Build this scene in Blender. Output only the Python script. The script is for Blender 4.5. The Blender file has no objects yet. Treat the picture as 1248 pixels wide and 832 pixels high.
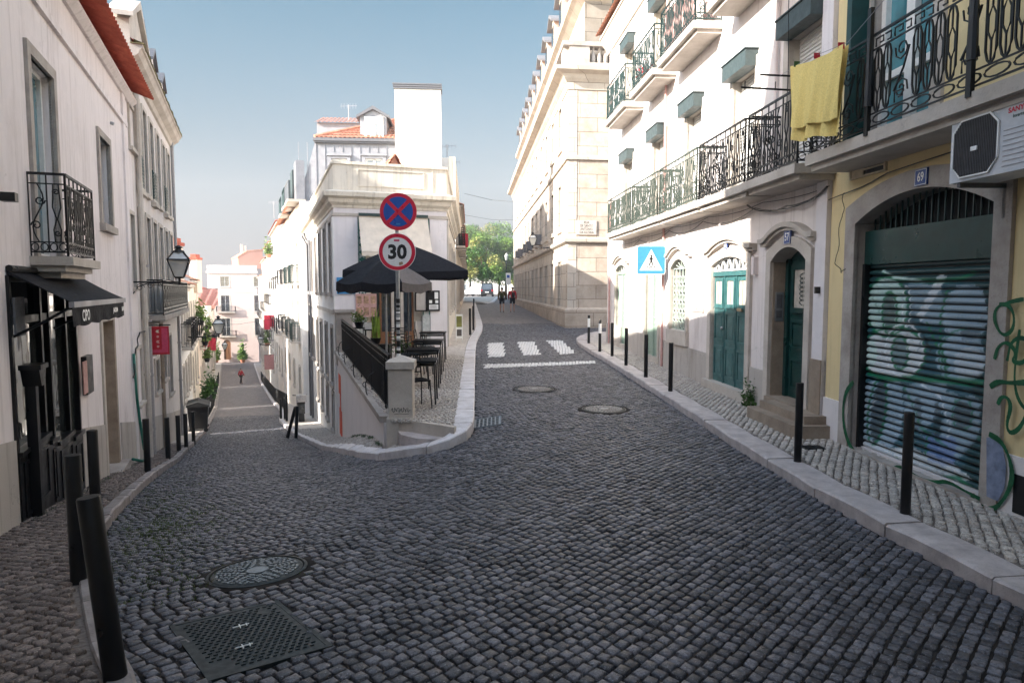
import bpy, bmesh, math, random
import numpy as np
from mathutils import Vector, Matrix
from mathutils.geometry import tessellate_polygon, delaunay_2d_cdt
R = random.Random(11)
NR = np.random.RandomState(5)
PI = math.pi
sc = bpy.context.scene
HZR, HZG, HZB = .53, .485, .52
COL = sc.collection
CAMZ = 2.0
PITCH = math.radians(4.4)
CP, SP = math.cos(PITCH), math.sin(PITCH)

# ------------------------------------------------------------------ camera / light
cam = bpy.data.cameras.new("camera"); cam.lens = 24; cam.sensor_width = 36; cam.clip_end = 2000; cam.clip_start = 0.05
co = bpy.data.objects.new("camera", cam); COL.objects.link(co)
co.location = (0, 0, CAMZ); co.rotation_euler = (PI/2 - PITCH, 0, 0); sc.camera = co

SUN_EL = math.radians(24.3)
SH = Vector((-0.87, -0.49, 0)).normalized()
SDIR = Vector((SH.x*math.cos(SUN_EL), SH.y*math.cos(SUN_EL), math.sin(SUN_EL)))
sl = bpy.data.lights.new("sun", 'SUN'); sl.energy = 2.7; sl.angle = math.radians(0.5); sl.color = (1.0, 0.945, 0.87)
so = bpy.data.objects.new("sun", sl); COL.objects.link(so)
so.rotation_euler = SDIR.to_track_quat('Z', 'Y').to_euler(); so.location = (0, 0, 60)
w = bpy.data.worlds.new("World"); sc.world = w; w.use_nodes = True
nt = w.node_tree
bg = nt.nodes['Background']
sky = nt.nodes.new('ShaderNodeTexSky'); sky.sky_type = 'NISHITA'; sky.sun_disc = False
sky.sun_elevation = SUN_EL
sky.sun_rotation = math.atan2(SH.x, SH.y)
sky.air_density = 1.0; sky.dust_density = .7; sky.ozone_density = 1.2
hs_ = nt.nodes.new('ShaderNodeHueSaturation'); hs_.inputs['Saturation'].default_value = .95; nt.links.new(sky.outputs[0], hs_.inputs['Color'])
ga_ = nt.nodes.new('ShaderNodeGamma'); ga_.inputs[1].default_value = .85; nt.links.new(hs_.outputs[0], ga_.inputs[0])
def wm(op, **k):
    m = nt.nodes.new('ShaderNodeMix'); m.data_type = 'RGBA'; m.blend_type = op; return m
tn_ = wm('MULTIPLY'); tn_.inputs[0].default_value = 1; tn_.inputs[7].default_value = (.86, 1.0, .985, 1); nt.links.new(ga_.outputs[0], tn_.inputs[6])
# low haze band along the horizon away from the sun
tc_ = nt.nodes.new('ShaderNodeTexCoord'); sx_ = nt.nodes.new('ShaderNodeSeparateXYZ'); nt.links.new(tc_.outputs['Generated'], sx_.inputs[0])
mr_ = nt.nodes.new('ShaderNodeMapRange'); mr_.interpolation_type = 'SMOOTHSTEP'; mr_.inputs[1].default_value = -.02; mr_.inputs[2].default_value = .42; mr_.inputs[3].default_value = .92; mr_.inputs[4].default_value = 0; nt.links.new(sx_.outputs[2], mr_.inputs[0])
my_ = nt.nodes.new('ShaderNodeMapRange'); my_.interpolation_type = 'SMOOTHSTEP'; my_.inputs[1].default_value = -.5; my_.inputs[2].default_value = .35; nt.links.new(sx_.outputs[1], my_.inputs[0])
mu_ = nt.nodes.new('ShaderNodeMath'); mu_.operation = 'MULTIPLY'; nt.links.new(mr_.outputs[0], mu_.inputs[0]); nt.links.new(my_.outputs[0], mu_.inputs[1])
hz_ = wm('MIX'); nt.links.new(mu_.outputs[0], hz_.inputs[0]); fr_ = nt.nodes.new('ShaderNodeMapRange'); fr_.interpolation_type = 'SMOOTHSTEP'; fr_.inputs[1].default_value = -.2; fr_.inputs[2].default_value = .75; fr_.inputs[3].default_value = 0; fr_.inputs[4].default_value = 1; nt.links.new(sx_.outputs[1], fr_.inputs[0])
vm_ = nt.nodes.new('ShaderNodeVectorMath'); vm_.operation = 'MULTIPLY'; nt.links.new(tn_.outputs[2], vm_.inputs[0]); cm_ = wm('MIX'); cm_.inputs[6].default_value = (1.52, 1.19, 1.07, 1); cm_.inputs[7].default_value = (.158, .208, .212, 1); nt.links.new(fr_.outputs[0], cm_.inputs[0]); nt.links.new(cm_.outputs[2], vm_.inputs[1]); nt.links.new(vm_.outputs[0], hz_.inputs[6]); hz_.inputs[7].default_value = (HZR, HZG, HZB, 1)
nt.links.new(hz_.outputs[2], bg.inputs[0]); bg.inputs[1].default_value = 0.15
sc.view_settings.view_transform = 'Standard'; sc.view_settings.look = 'None'
sc.view_settings.exposure = 2.55; sc.view_settings.gamma = 1.0
sc.view_settings.use_curve_mapping = False

# ------------------------------------------------------------------ terrain
def smooth(t):
    t = np.clip(t, 0, 1); return t*t*(3-2*t)
def TR(Y): return np.interp(Y, [-30, 0, 7, 25, 47, 98, 220], [0.0, -.05, -.1, .18, .38, .85, 1.2])
LS = [-30, 3.67, 5.88, 8.42, 13.85, 17.4, 20.7, 23.6, 28.0, 50, 79.5, 107.5, 150, 260]
LT = [0.05, 0.0, -.22, -.53, -1.36, -1.98, -2.45, -2.88, -3.45, -5.9, -8.3, -9.6, -10, -10]
def TLs(X, Y):
    return np.interp(Y*.932 - X*.363, LS, LT)
def T(X, Y):
    X = np.asarray(X, float); Y = np.asarray(Y, float)
    hi = np.interp(Y, [0, 8, 10, 11.5, 20, 33, 100], [2, 1.0, .55, -.5, -1.9, -3.5, -9])
    lo = np.interp(Y, [0, 8.5, 10, 11.5, 20, 33, 100], [-2.9, -3.2, -3.4, -3.6, -5.2, -9.5, -33])
    ww = smooth((hi - X)/(hi-lo))
    return TR(Y)*(1-ww) + TLs(X, Y)*ww
def Tf(x, y): return float(T(x, y))
def ray(px, py):
    a = (px-624)/832.0; b = (416-py)/832.0
    return Vector((a, CP + b*SP, -SP + b*CP))
def at(px, py, Y):                      # a pixel lifted to the depth Y
    d = ray(px, py); t = Y/d.y
    return Vector((d.x*t, Y, CAMZ + d.z*t))
def G(px, py, dz=0.0):                  # a pixel dropped on the ground
    d = ray(px, py); t0, t1 = .5, None; t = .5
    while t < 300:
        if CAMZ + d.z*t <= Tf(d.x*t, d.y*t) + dz: t1 = t; break
        t0 = t; t *= 1.03
    if t1 is None: t1 = t
    for _ in range(30):
        m = (t0+t1)/2
        if CAMZ + d.z*m <= Tf(d.x*m, d.y*m)+dz: t1 = m
        else: t0 = m
    return (d.x*t1, d.y*t1)

# ------------------------------------------------------------------ materials
MATS = {}
def nodes(name):
    m = bpy.data.materials.new(name); m.use_nodes = True
    n = m.node_tree; b = n.nodes['Principled BSDF']
    return m, n, b
def mixc(n, fac, c1, c2):
    x = n.nodes.new('ShaderNodeMix'); x.data_type = 'RGBA'
    for s, v in ((0, fac), (6, c1), (7, c2)):
        if hasattr(v, 'is_linked') or hasattr(v, 'links'): n.links.new(v, x.inputs[s])
        else: x.inputs[s].default_value = v if s == 0 else (*v[:3], 1)
    return x.outputs[2]
def ramp(n, src, p0, p1, c0=0.0, c1=1.0):
    r = n.nodes.new('ShaderNodeMapRange'); r.inputs[1].default_value = p0; r.inputs[2].default_value = p1
    r.inputs[3].default_value = c0; r.inputs[4].default_value = c1; n.links.new(src, r.inputs[0]); return r.outputs[0]
def coords(n, scale=(1, 1, 1), kind='Object'):
    tc = n.nodes.new('ShaderNodeTexCoord'); mp = n.nodes.new('ShaderNodeMapping')
    mp.inputs['Scale'].default_value = scale; n.links.new(tc.outputs[kind], mp.inputs[0]); return mp.outputs[0]
def noise(n, co_, s, d=6, r=.6):
    x = n.nodes.new('ShaderNodeTexNoise'); x.inputs['Scale'].default_value = s
    x.inputs['Detail'].default_value = d; x.inputs['Roughness'].default_value = r
    n.links.new(co_, x.inputs['Vector']); return x.outputs[0]
def bump(n, b, h, st, dist=.01):
    x = n.nodes.new('ShaderNodeBump'); x.inputs['Strength'].default_value = st; x.inputs['Distance'].default_value = dist
    n.links.new(h, x.inputs['Height']); n.links.new(x.outputs[0], b.inputs['Normal'])
def plain(name, c, rough=.6, metal=0, spec=.5, var=.12, scale=18, bmp=.15):
    m, n, b = nodes(name); cc = coords(n)
    ns = noise(n, cc, scale)
    dark = tuple(x*(1-var*1.6) for x in c); lite = tuple(min(1, x*(1+var)) for x in c)
    n.links.new(mixc(n, ramp(n, ns, .3, .7), dark, lite), b.inputs['Base Color'])
    b.inputs['Roughness'].default_value = rough; b.inputs['Metallic'].default_value = metal
    b.inputs['Specular IOR Level'].default_value = spec
    n.links.new(ramp(n, noise(n, cc, scale*.6), .3, .7, max(0, rough-.12), min(1, rough+.12)), b.inputs['Roughness'])
    if bmp: bump(n, b, ns, bmp, .004)
    MATS[name] = m; return m
def plaster(name, c, stain=(.45, .40, .34), amt=.35, dirt=.5, bmp=.35):
    m, n, b = nodes(name); cc = coords(n)
    big = noise(n, coords(n, (1, 1, .55)), 1.1, 8, .65)
    streak = noise(n, coords(n, (3.5, 3.5, .22)), 2.2, 5, .6)
    fine = noise(n, cc, 45, 4, .6)
    mott = noise(n, cc, 6.5, 6, .7)
    col = mixc(n, ramp(n, mott, .3, .75, 0, .35), c, tuple(x*.84 for x in c))
    f1 = ramp(n, big, .52, .74, 0, amt)
    col = mixc(n, f1, col, stain)
    f2 = ramp(n, streak, .52, .74, 0, min(.7, amt*dirt*1.6))
    col = mixc(n, f2, col, tuple(x*.8 for x in stain))
    chip = ramp(n, noise(n, cc, 3.3, 9, .72), .655, .672, 0, .55*dirt)
    col = mixc(n, chip, col, tuple(x*.85+.02 for x in stain))
    pt = ramp(n, noise(n, coords(n, (.8, .8, 1.1)), .9, 3, .5), .555, .562, 0, .16)
    col = mixc(n, pt, col, tuple(x*.78 for x in c))
    vo = n.nodes.new('ShaderNodeTexVoronoi'); vo.feature = 'DISTANCE_TO_EDGE'; vo.inputs['Scale'].default_value = .9; dn = n.nodes.new('ShaderNodeVectorMath'); dn.operation = 'ADD'; nn_ = n.nodes.new('ShaderNodeTexNoise'); nn_.inputs['Scale'].default_value = 3; nn_.inputs['Detail'].default_value = 6; n.links.new(cc, nn_.inputs['Vector']); n.links.new(cc, dn.inputs[0]); n.links.new(nn_.outputs['Color'], dn.inputs[1]); n.links.new(dn.outputs[0], vo.inputs['Vector'])
    ck = ramp(n, vo.outputs['Distance'], .004, .009, .38*dirt, 0)
    ckm = n.nodes.new('ShaderNodeMath'); ckm.operation = 'MULTIPLY'; n.links.new(ck, ckm.inputs[0]); n.links.new(ramp(n, noise(n, cc, .7, 2), .52, .6), ckm.inputs[1])
    col = mixc(n, ckm.outputs[0], col, tuple(x*.35 for x in c))
    n.links.new(col, b.inputs['Base Color']); b.inputs['Roughness'].default_value = .88
    b.inputs['Specular IOR Level'].default_value = .25
    ad = n.nodes.new('ShaderNodeMath'); ad.operation = 'ADD'; n.links.new(fine, ad.inputs[0]); n.links.new(mott, ad.inputs[1])
    bump(n, b, ad.outputs[0], bmp, .006)
    MATS[name] = m; return m
def stone(name, c, c2, scale=2.2, bmp=.5, blocks=None, rough=.8):
    m, n, b = nodes(name); cc = coords(n)
    a = noise(n, cc, scale, 8, .68); f = noise(n, cc, scale*12, 5, .65)
    col = mixc(n, ramp(n, a, .35, .68), c, c2)
    col = mixc(n, ramp(n, f, .58, .75, 0, .5), col, tuple(x*.6 for x in c2))
    hgt = f
    if blocks:
        br = n.nodes.new('ShaderNodeTexBrick'); bw, bh = blocks
        br.inputs['Scale'].default_value = 1; br.inputs['Brick Width'].default_value = bw; br.inputs['Row Height'].default_value = bh
        br.inputs['Mortar Size'].default_value = .012; br.inputs['Color1'].default_value = (1, 1, 1, 1); br.inputs['Color2'].default_value = (.78, .78, .78, 1)
        br.inputs['Mortar'].default_value = (.3, .27, .24, 1)
        sp = n.nodes.new('ShaderNodeSeparateXYZ'); cb = n.nodes.new('ShaderNodeCombineXYZ'); n.links.new(cc, sp.inputs[0])
        ad = n.nodes.new('ShaderNodeMath'); ad.operation = 'ADD'; n.links.new(sp.outputs[0], ad.inputs[0]); n.links.new(sp.outputs[1], ad.inputs[1])
        n.links.new(ad.outputs[0], cb.inputs[0]); n.links.new(sp.outputs[2], cb.inputs[1]); n.links.new(cb.outputs[0], br.inputs['Vector'])
        mu = n.nodes.new('ShaderNodeMix'); mu.data_type = 'RGBA'; mu.blend_type = 'MULTIPLY'; mu.inputs[0].default_value = .85
        n.links.new(col, mu.inputs[6]); n.links.new(br.outputs[0], mu.inputs[7]); col = mu.outputs[2]
        s2 = n.nodes.new('ShaderNodeMath'); s2.operation = 'MULTIPLY_ADD'; s2.inputs[1].default_value = -2.0
        n.links.new(br.outputs[1], s2.inputs[0]); n.links.new(f, s2.inputs[2]); hgt = s2.outputs[0]
    n.links.new(col, b.inputs['Base Color']); b.inputs['Roughness'].default_value = rough
    b.inputs['Specular IOR Level'].default_value = .3
    bump(n, b, hgt, bmp, .012)
    MATS[name] = m; return m
def setts_mat(name, c0, c1, c2, rough=.6, spec=.5, moss=0):
    m, n, b = nodes(name); cc = coords(n)
    at_ = n.nodes.new('ShaderNodeAttribute'); at_.attribute_name = 'rnd'
    col = mixc(n, at_.outputs['Fac'], c0, c1)
    pat = noise(n, cc, .55, 5, .6)
    col = mixc(n, ramp(n, pat, .45, .7, 0, .6), col, c2)
    f = noise(n, cc, 48, 8, .75)
    col = mixc(n, ramp(n, f, .50, .57, 0, .72), col, tuple(x*.35 for x in c0))
    col = mixc(n, ramp(n, noise(n, cc, 70, 5, .7), .57, .64, 0, .6), col, tuple(min(1, x*2.0) for x in c1))
    col = mixc(n, ramp(n, noise(n, cc, 1.7, 7, .7), .60, .70, 0, .45), col, tuple(min(1, x*1.15+.02) for x in c2))
    n.links.new(col, b.inputs['Base Color'])
    n.links.new(ramp(n, noise(n, cc, 14), .3, .7, rough-.15, rough+.2), b.inputs['Roughness'])
    b.inputs['Specular IOR Level'].default_value = spec
    bump(n, b, f, .7, .006); MATS[name] = m; return m
def glass(name, c=(.02, .025, .03), rough=.04, var=False):
    m, n, b = nodes(name); cc = coords(n)
    n.links.new(mixc(n, ramp(n, noise(n, cc, 1.6, 3), .35, .65), c, tuple(x*1.9+.006 for x in c)), b.inputs['Base Color'])
    b.inputs['Roughness'].default_value = rough; b.inputs['Specular IOR Level'].default_value = .9
    b.inputs['IOR'].default_value = 1.6
    bump(n, b, noise(n, cc, 2.0, 2), .06, .02); MATS[name] = m; return m
def tiles(name, c=(.42, .13, .07), c2=(.58, .24, .14)):
    m, n, b = nodes(name); cc = coords(n)
    v = n.nodes.new('ShaderNodeTexVoronoi'); v.inputs['Scale'].default_value = 4.5; n.links.new(cc, v.inputs['Vector'])
    col = mixc(n, ramp(n, noise(n, cc, 9, 7, .7), .35, .65), c, c2)
    sx = n.nodes.new('ShaderNodeSeparateXYZ'); n.links.new(v.outputs['Color'], sx.inputs[0])
    col = mixc(n, ramp(n, sx.outputs[0], .0, 1, 0, .45), col, tuple(x*.5 for x in c))
    n.links.new(col, b.inputs['Base Color']); b.inputs['Roughness'].default_value = .85
    bump(n, b, noise(n, cc, 40), .4, .006); MATS[name] = m; return m

plaster('pl_left', (.80, .74, .73), (.48, .42, .40), .5, .6)
plaster('pl_left2', (.70, .65, .62), (.40, .35, .30), .45, .6)
plaster('pl_white', (.80, .77, .72), (.48, .40, .32), .6, .9)
plaster('pl_white2', (.80, .78, .75), (.55, .48, .42), .4, .7)
plaster('pl_pink', (.78, .69, .66), (.55, .45, .42), .35, .5)
plaster('pl_r1', (.78, .72, .69), (.50, .42, .38), .5, .8)
plaster('pl_cream', (.76, .69, .58), (.42, .35, .27), .55, .8)
plaster('pl_yellow', (.76, .62, .35), (.46, .36, .20), .32, .5)
plaster('pl_lavender', (.78, .735, .735), (.5, .45, .43), .28, .5)
plaster('pl_peach', (.74, .62, .52), (.5, .42, .36), .3, .4)
plaster('pl_salmon', (.60, .30, .22), (.4, .25, .2), .3, .4)
plaster('pl_plinth', (.48, .44, .40), (.28, .24, .20), .7, .9, .6)
plaster('pl_wall', (.76, .72, .71), (.45, .42, .38), .2, .3)
stone('limestone', (.58, .53, .47), (.42, .37, .32))
stone('stone_grey', (.46, .42, .38), (.30, .26, .23), 3)
stone('stone_brown', (.36, .29, .22), (.22, .17, .13), 3)
stone('palace_block', (.58, .49, .405), (.40, .32, .25), 1.6, .6, (1.5, .62))
stone('palace_side', (.64, .565, .48), (.50, .42, .34), 1.4, .4, (1.3, .6))
stone('kerb_stone', (.58, .52, .50), (.34, .30, .29), 4.5, .6, None, .55)
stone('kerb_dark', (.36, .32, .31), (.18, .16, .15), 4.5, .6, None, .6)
stone('terrace_kerb', (.76, .73, .74), (.50, .46, .45), 4.2, .5, None, .45)
stone('moss_stone', (.30, .27, .12), (.12, .11, .06), 9, .8)
tiles('tile_red', (.36, .07, .045), (.50, .13, .08)); tiles('tile_orange', (.50, .19, .11), (.66, .33, .22))
plain('iron', (.005, .0055, .007), .42, .0, .4); plain('iron_green', (.018, .045, .042), .5); plain('iron_olive', (.055, .075, .06), .55)
plain('black_paint', (.005, .005, .006), .38, 0, .4, .3, 9); plain('dark_green', (.01, .05, .045), .35)
plain('teal_door', (.04, .13, .13), .42, 0, .5, .18, 7); plain('teal_dark', (.006, .042, .038), .35, 0, .5, .18, 7)
plain('teal_box', (.05, .072, .074), .5); plain('sage', (.28, .37, .30), .55); plain('pale_green', (.45, .52, .45), .6)
plain('white_paint', (.78, .77, .74), .45, 0, .5, .05); plain('shutter_white', (.70, .69, .66), .6, 0, .5, .08)
plain('grey_paint', (.38, .38, .38), .5); plain('zinc', (.27, .265, .28), .45, .3, .5, .12, 3)
plain('zinc_dark', (.12, .12, .13), .5, .2); plain('lead', (.16, .16, .17), .6)
plain('pipe_green', (.01, .14, .10), .35); plain('pipe_grey', (.33, .31, .30), .6); plain('galv', (.36, .37, .38), .38, .6)
plain('brown_wood', (.20, .085, .035), .55); plain('wood_light', (.42, .30, .18), .6)
plain('red_sign', (.45, .01, .025), .4, 0, .5, .1); plain('red_pink', (.55, .06, .13), .45, 0, .5, .1); plain('sign_red', (.62, .015, .05), .35, 0, .5, .04)
plain('sign_blue', (.012, .085, .38), .35, 0, .5, .04); plain('sign_lightblue', (.05, .25, .50), .4, 0, .5, .06); plain('sign_white', (.82, .82, .80), .4, 0, .5, .04)
plain('sign_black', (.01, .01, .01), .5, 0, .5, .02); plain('plate_blue', (.02, .06, .25), .3)
plain('canvas_black', (.006, .006, .009), .8, 0, .3, .2, 30, .3); plain('canvas_grey', (.12, .105, .10), .85); plain('canvas_cream', (.68, .60, .50), .9, 0, .2, .08, 4)
plain('towel', (.84, .67, .25), .95, 0, .1, .1, 60, .5); plain('cream_metal', (.62, .52, .36), .5)
plain('ac_white', (.55, .57, .60), .45, 0, .5, .05); plain('black_grille', (.02, .015, .015), .6)
plain('leaf', (.05, .13, .02), .6, 0, .4, .5, 2); plain('leaf_light', (.14, .24, .04), .6, 0, .4, .4, 2); plain('leaf_dark', (.025, .075, .018), .6, 0, .4, .5, 2)
plain('leaf_yellow', (.26, .26, .07), .6, 0, .4, .4, 2); plain('bark', (.12, .09, .07), .9); plain('snake_leaf', (.28, .42, .06), .5, 0, .4, .4, 6)
plain('moss_green', (.10, .14, .035), .8, 0, .2, .5, 4); plain('terracotta', (.38, .16, .09), .8); plain('skin', (.50, .30, .22), .6); plain('jacket_red', (.50, .015, .02), .8); plain('jacket_brown', (.13, .09, .035), .85)
plain('shorts_dark', (.02, .02, .025), .9); plain('hair_dark', (.03, .02, .015), .7); plain('shoe', (.25, .22, .2), .7); plain('bag_green', (.04, .055, .02), .8)
plain('car_dark', (.03, .035, .04), .25, .3, .6); plain('car_white', (.7, .7, .7), .3); plain('rubber', (.015, .015, .015), .8); plain('rim', (.4, .4, .42), .35, .8)
plain('lamp_red', (.35, .01, .01), .3); plain('awn_pink', (.60, .30, .28), .8); plain('flag_red', (.5, .03, .06), .8); plain('interior', (.01, .01, .01), .9)
plain('orange_paint', (.75, .11, .05), .7, 0, .3, .1); plain('graf_green', (.01, .10, .04), .6, 0, .3, .25, 9); plain('graf_black', (.02, .03, .025), .6)
plain('graf_blue', (.20, .24, .34), .7, 0, .3, .3, 9); plain('iron_cast', (.20, .23, .25), .42, .3, .5, .3, 30); plain('iron_cast_dark', (.008, .013, .014), .5, 0, .5, .3, 30)
plain('mortar', (.034, .030, .028), .95, 0, .1, .55, 3); plain('mortar_light', (.20, .17, .15), .95, 0, .1, .3, 40)
plain('paint_road', (.72, .70, .68), .6, 0, .4, .12, 25)
plain('azulejo', (.50, .52, .50), .3); plain('azulejo_green', (.02, .11, .09), .3); plain('menu_photo', (.45, .28, .18), .5, 0, .4, .5, 14)
plain('curtain', (.48, .44, .38), .9, 0, .2, .25, 5); plain('bottle_green', (.02, .06, .03), .3); plain('pink_cloth', (.55, .33, .30), .9)
glass('glass_dark'); glass('glass_black', (.006, .007, .008), .12); MATS['glass_black'].node_tree.nodes['Principled BSDF'].inputs['Specular IOR Level'].default_value = .35; plaster('pl_endpink', (.58, .46, .42), (.42, .34, .3), .3, .4); glass('glass_blue', (.06, .12, .14)); glass('glass_shop', (.02, .022, .02), .02); glass('lamp_glass', (.30, .30, .28), .15)
glass('glass_pale', (.26, .29, .30), .12); glass('glass_teal', (.05, .17, .20), .08)
setts_mat('sett_basalt', (.024, .026, .034), (.175, .175, .20), (.115, .110, .12), .42, .6)
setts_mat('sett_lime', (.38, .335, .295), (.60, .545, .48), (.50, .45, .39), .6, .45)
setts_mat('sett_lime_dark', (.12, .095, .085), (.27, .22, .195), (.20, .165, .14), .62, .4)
def far_road():
    m, n, b = nodes('road_far'); cc = coords(n)
    v = n.nodes.new('ShaderNodeTexVoronoi'); v.inputs['Scale'].default_value = 7.5; n.links.new(cc, v.inputs['Vector'])
    sx = n.nodes.new('ShaderNodeSeparateXYZ'); n.links.new(v.outputs['Color'], sx.inputs[0])
    col = mixc(n, sx.outputs[0], (.08, .072, .072), (.23, .205, .205))
    col = mixc(n, ramp(n, noise(n, cc, .5, 5), .4, .7, 0, .5), col, (.11, .10, .10))
    n.links.new(col, b.inputs['Base Color']); b.inputs['Roughness'].default_value = .6
    bump(n, b, v.outputs['Distance'], .6, .02); MATS['road_far'] = m
far_road()
def far_pave():
    m, n, b = nodes('pave_far'); cc = coords(n)
    v = n.nodes.new('ShaderNodeTexVoronoi'); v.inputs['Scale'].default_value = 13; n.links.new(cc, v.inputs['Vector'])
    sx = n.nodes.new('ShaderNodeSeparateXYZ'); n.links.new(v.outputs['Color'], sx.inputs[0])
    col = mixc(n, sx.outputs[0], (.38, .335, .30), (.58, .53, .47))
    n.links.new(col, b.inputs['Base Color']); b.inputs['Roughness'].default_value = .65
    bump(n, b, v.outputs['Distance'], .5, .015); MATS['pave_far'] = m
far_pave()

# ------------------------------------------------------------------ mesh builder
class MB:
    def __init__(s): s.v = []; s.f = []; s.m = []; s.mi = 0
    def quad(s, *p):
        i = len(s.v); s.v += [tuple(q) for q in p]; s.f.append(tuple(range(i, i+len(p)))); s.m.append(s.mi)
    def box(s, x0, x1, y0, y1, z0, z1, bev=0):
        if x0 > x1: x0, x1 = x1, x0
        if y0 > y1: y0, y1 = y1, y0
        if z0 > z1: z0, z1 = z1, z0
        i = len(s.v)
        s.v += [(x0, y0, z0), (x1, y0, z0), (x1, y1, z0), (x0, y1, z0), (x0, y0, z1), (x1, y0, z1), (x1, y1, z1), (x0, y1, z1)]
        for f in ((0, 3, 2, 1), (4, 5, 6, 7), (0, 1, 5, 4), (1, 2, 6, 5), (2, 3, 7, 6), (3, 0, 4, 7)):
            s.f.append(tuple(i+k for k in f)); s.m.append(s.mi)
        return s
    def prism(s, pts, a0, a1, axis='y'):
        # pts in the plane normal to axis; 'y': (x,z); 'z': (x,y); 'x': (y,z)
        n = len(pts); i = len(s.v)
        def mk(p, a):
            return (p[0], a, p[1]) if axis == 'y' else ((p[0], p[1], a) if axis == 'z' else (a, p[0], p[1]))
        s.v += [mk(p, a0) for p in pts] + [mk(p, a1) for p in pts]
        s.f.append(tuple(i+k for k in range(n))); s.m.append(s.mi)
        s.f.append(tuple(i+n+k for k in reversed(range(n)))); s.m.append(s.mi)
        for k in range(n):
            k2 = (k+1) % n; s.f.append((i+k, i+n+k, i+n+k2, i+k2)); s.m.append(s.mi)
        return s
    def ring(s, inner, outer, y0, y1, closed=True):
        n = len(inner); i = len(s.v)
        for loop in (inner, outer):
            for y in (y0, y1): s.v += [(p[0], y, p[1]) for p in loop]
        a, b_, c, d = i, i+n, i+2*n, i+3*n   # inner y0, inner y1, outer y0, outer y1
        for k in range(n if closed else n-1):
            q = (k+1) % n
            s.f += [(b_+k, b_+q, d+q, d+k), (a+k, b_+k, b_+q, a+q)[::-1], (c+k, d+k, d+q, c+q), (a+k, a+q, c+q, c+k)]
            s.m += [s.mi]*4
        if not closed:
            for k in (0, n-1): s.f.append((a+k, b_+k, d+k, c+k)); s.m.append(s.mi)
        return s
    def tube(s, pts, r, n=5, cap=True):
        pts = [Vector(p) for p in pts]; i0 = len(s.v); m = len(pts)
        up = Vector((0, 0, 1))
        for k, p in enumerate(pts):
            t = (pts[min(k+1, m-1)] - pts[max(k-1, 0)])
            if t.length < 1e-9: t = Vector((0, 0, 1))
            t.normalize()
            ref = up if abs(t.dot(up)) < .95 else Vector((1, 0, 0))
            a = t.cross(ref).normalized(); b_ = t.cross(a)
            rr = r[k] if isinstance(r, (list, tuple)) else r
            for j in range(n):
                an = 2*PI*j/n + PI/4; s.v.append(tuple(p + a*rr*math.cos(an) + b_*rr*math.sin(an)))
        for k in range(m-1):
            for j in range(n):
                j2 = (j+1) % n
                s.f.append((i0+k*n+j, i0+k*n+j2, i0+(k+1)*n+j2, i0+(k+1)*n+j)); s.m.append(s.mi)
        if cap:
            s.f.append(tuple(i0+j for j in reversed(range(n)))); s.f.append(tuple(i0+(m-1)*n+j for j in range(n))); s.m += [s.mi]*2
        return s
    def lathe(s, prof, c=(0, 0, 0), n=16, rot=0.0, sx=1, sy=1):
        i0 = len(s.v); m = len(prof)
        for (r, z) in prof:
            for j in range(n):
                an = 2*PI*j/n + rot; s.v.append((c[0]+sx*r*math.cos(an), c[1]+sy*r*math.sin(an), c[2]+z))
        for k in range(m-1):
            for j in range(n):
                j2 = (j+1) % n; s.f.append((i0+k*n+j, i0+k*n+j2, i0+(k+1)*n+j2, i0+(k+1)*n+j)); s.m.append(s.mi)
        s.f.append(tuple(i0+j for j in reversed(range(n)))); s.f.append(tuple(i0+(m-1)*n+j for j in range(n))); s.m += [s.mi]*2
        return s
    def grid(s, P):           # P[i][j] points
        i0 = len(s.v); a, b_ = len(P), len(P[0])
        for row in P: s.v += [tuple(p) for p in row]
        for i in range(a-1):
            for j in range(b_-1):
                k = i0+i*b_+j; s.f.append((k, k+1, k+b_+1, k+b_)); s.m.append(s.mi)
        return s
    def text(s, body, size, fn, font_sx=1.0, bold=0.0):
        cu = bpy.data.curves.new('tmp', 'FONT'); cu.body = body; cu.size = size; cu.align_x = 'CENTER'; cu.align_y = 'CENTER'
        cu.offset = bold; cu.resolution_u = 3
        o = bpy.data.objects.new('tmp', cu); COL.objects.link(o)
        bpy.context.view_layer.update()
        me = o.to_mesh(); i = len(s.v)
        for v in me.vertices: s.v.append(tuple(fn(v.co.x*font_sx, v.co.y)))
        for p in me.polygons: s.f.append(tuple(i+k for k in p.vertices)); s.m.append(s.mi)
        o.to_mesh_clear(); bpy.data.objects.remove(o); bpy.data.curves.remove(cu)
        return s

def link_mesh(name, mb, mats, parent=None, smooth=False, M=None, recalc=True):
    me = bpy.data.meshes.new(name)
    vs = [tuple(M @ Vector(v)) for v in mb.v] if M is not None else mb.v
    me.from_pydata(vs, [], mb.f)
    if isinstance(mats, str): mats = [mats]
    for k in mats: me.materials.append(MATS[k])
    if len(mats) > 1: me.polygons.foreach_set('material_index', mb.m)
    if recalc:
        bm = bmesh.new(); bm.from_mesh(me); bmesh.ops.recalc_face_normals(bm, faces=bm.faces); bm.to_mesh(me); bm.free()
    if smooth is True:
        me.polygons.foreach_set('use_smooth', [True]*len(me.polygons))
    elif smooth:
        me.polygons.foreach_set('use_smooth', [True]*len(me.polygons))
        me.set_sharp_from_angle(angle=math.radians(smooth))
    me.update()
    o = bpy.data.objects.new(name, me); COL.objects.link(o)
    if parent: o.parent = parent
    return o
def tag(o, label=None, cat=None, group=None, kind=None):
    if label: o['label'] = label
    if cat: o['category'] = cat
    if group: o['group'] = group
    if kind: o['kind'] = kind
    return o
def thing(name, label, cat, loc=(0, 0, 0), rz=0.0, group=None):
    o = bpy.data.objects.new(name, None); o.empty_display_size = .2; COL.objects.link(o)
    o.location = loc; o.rotation_euler = (0, 0, rz); tag(o, label, cat, group); return o
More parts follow.
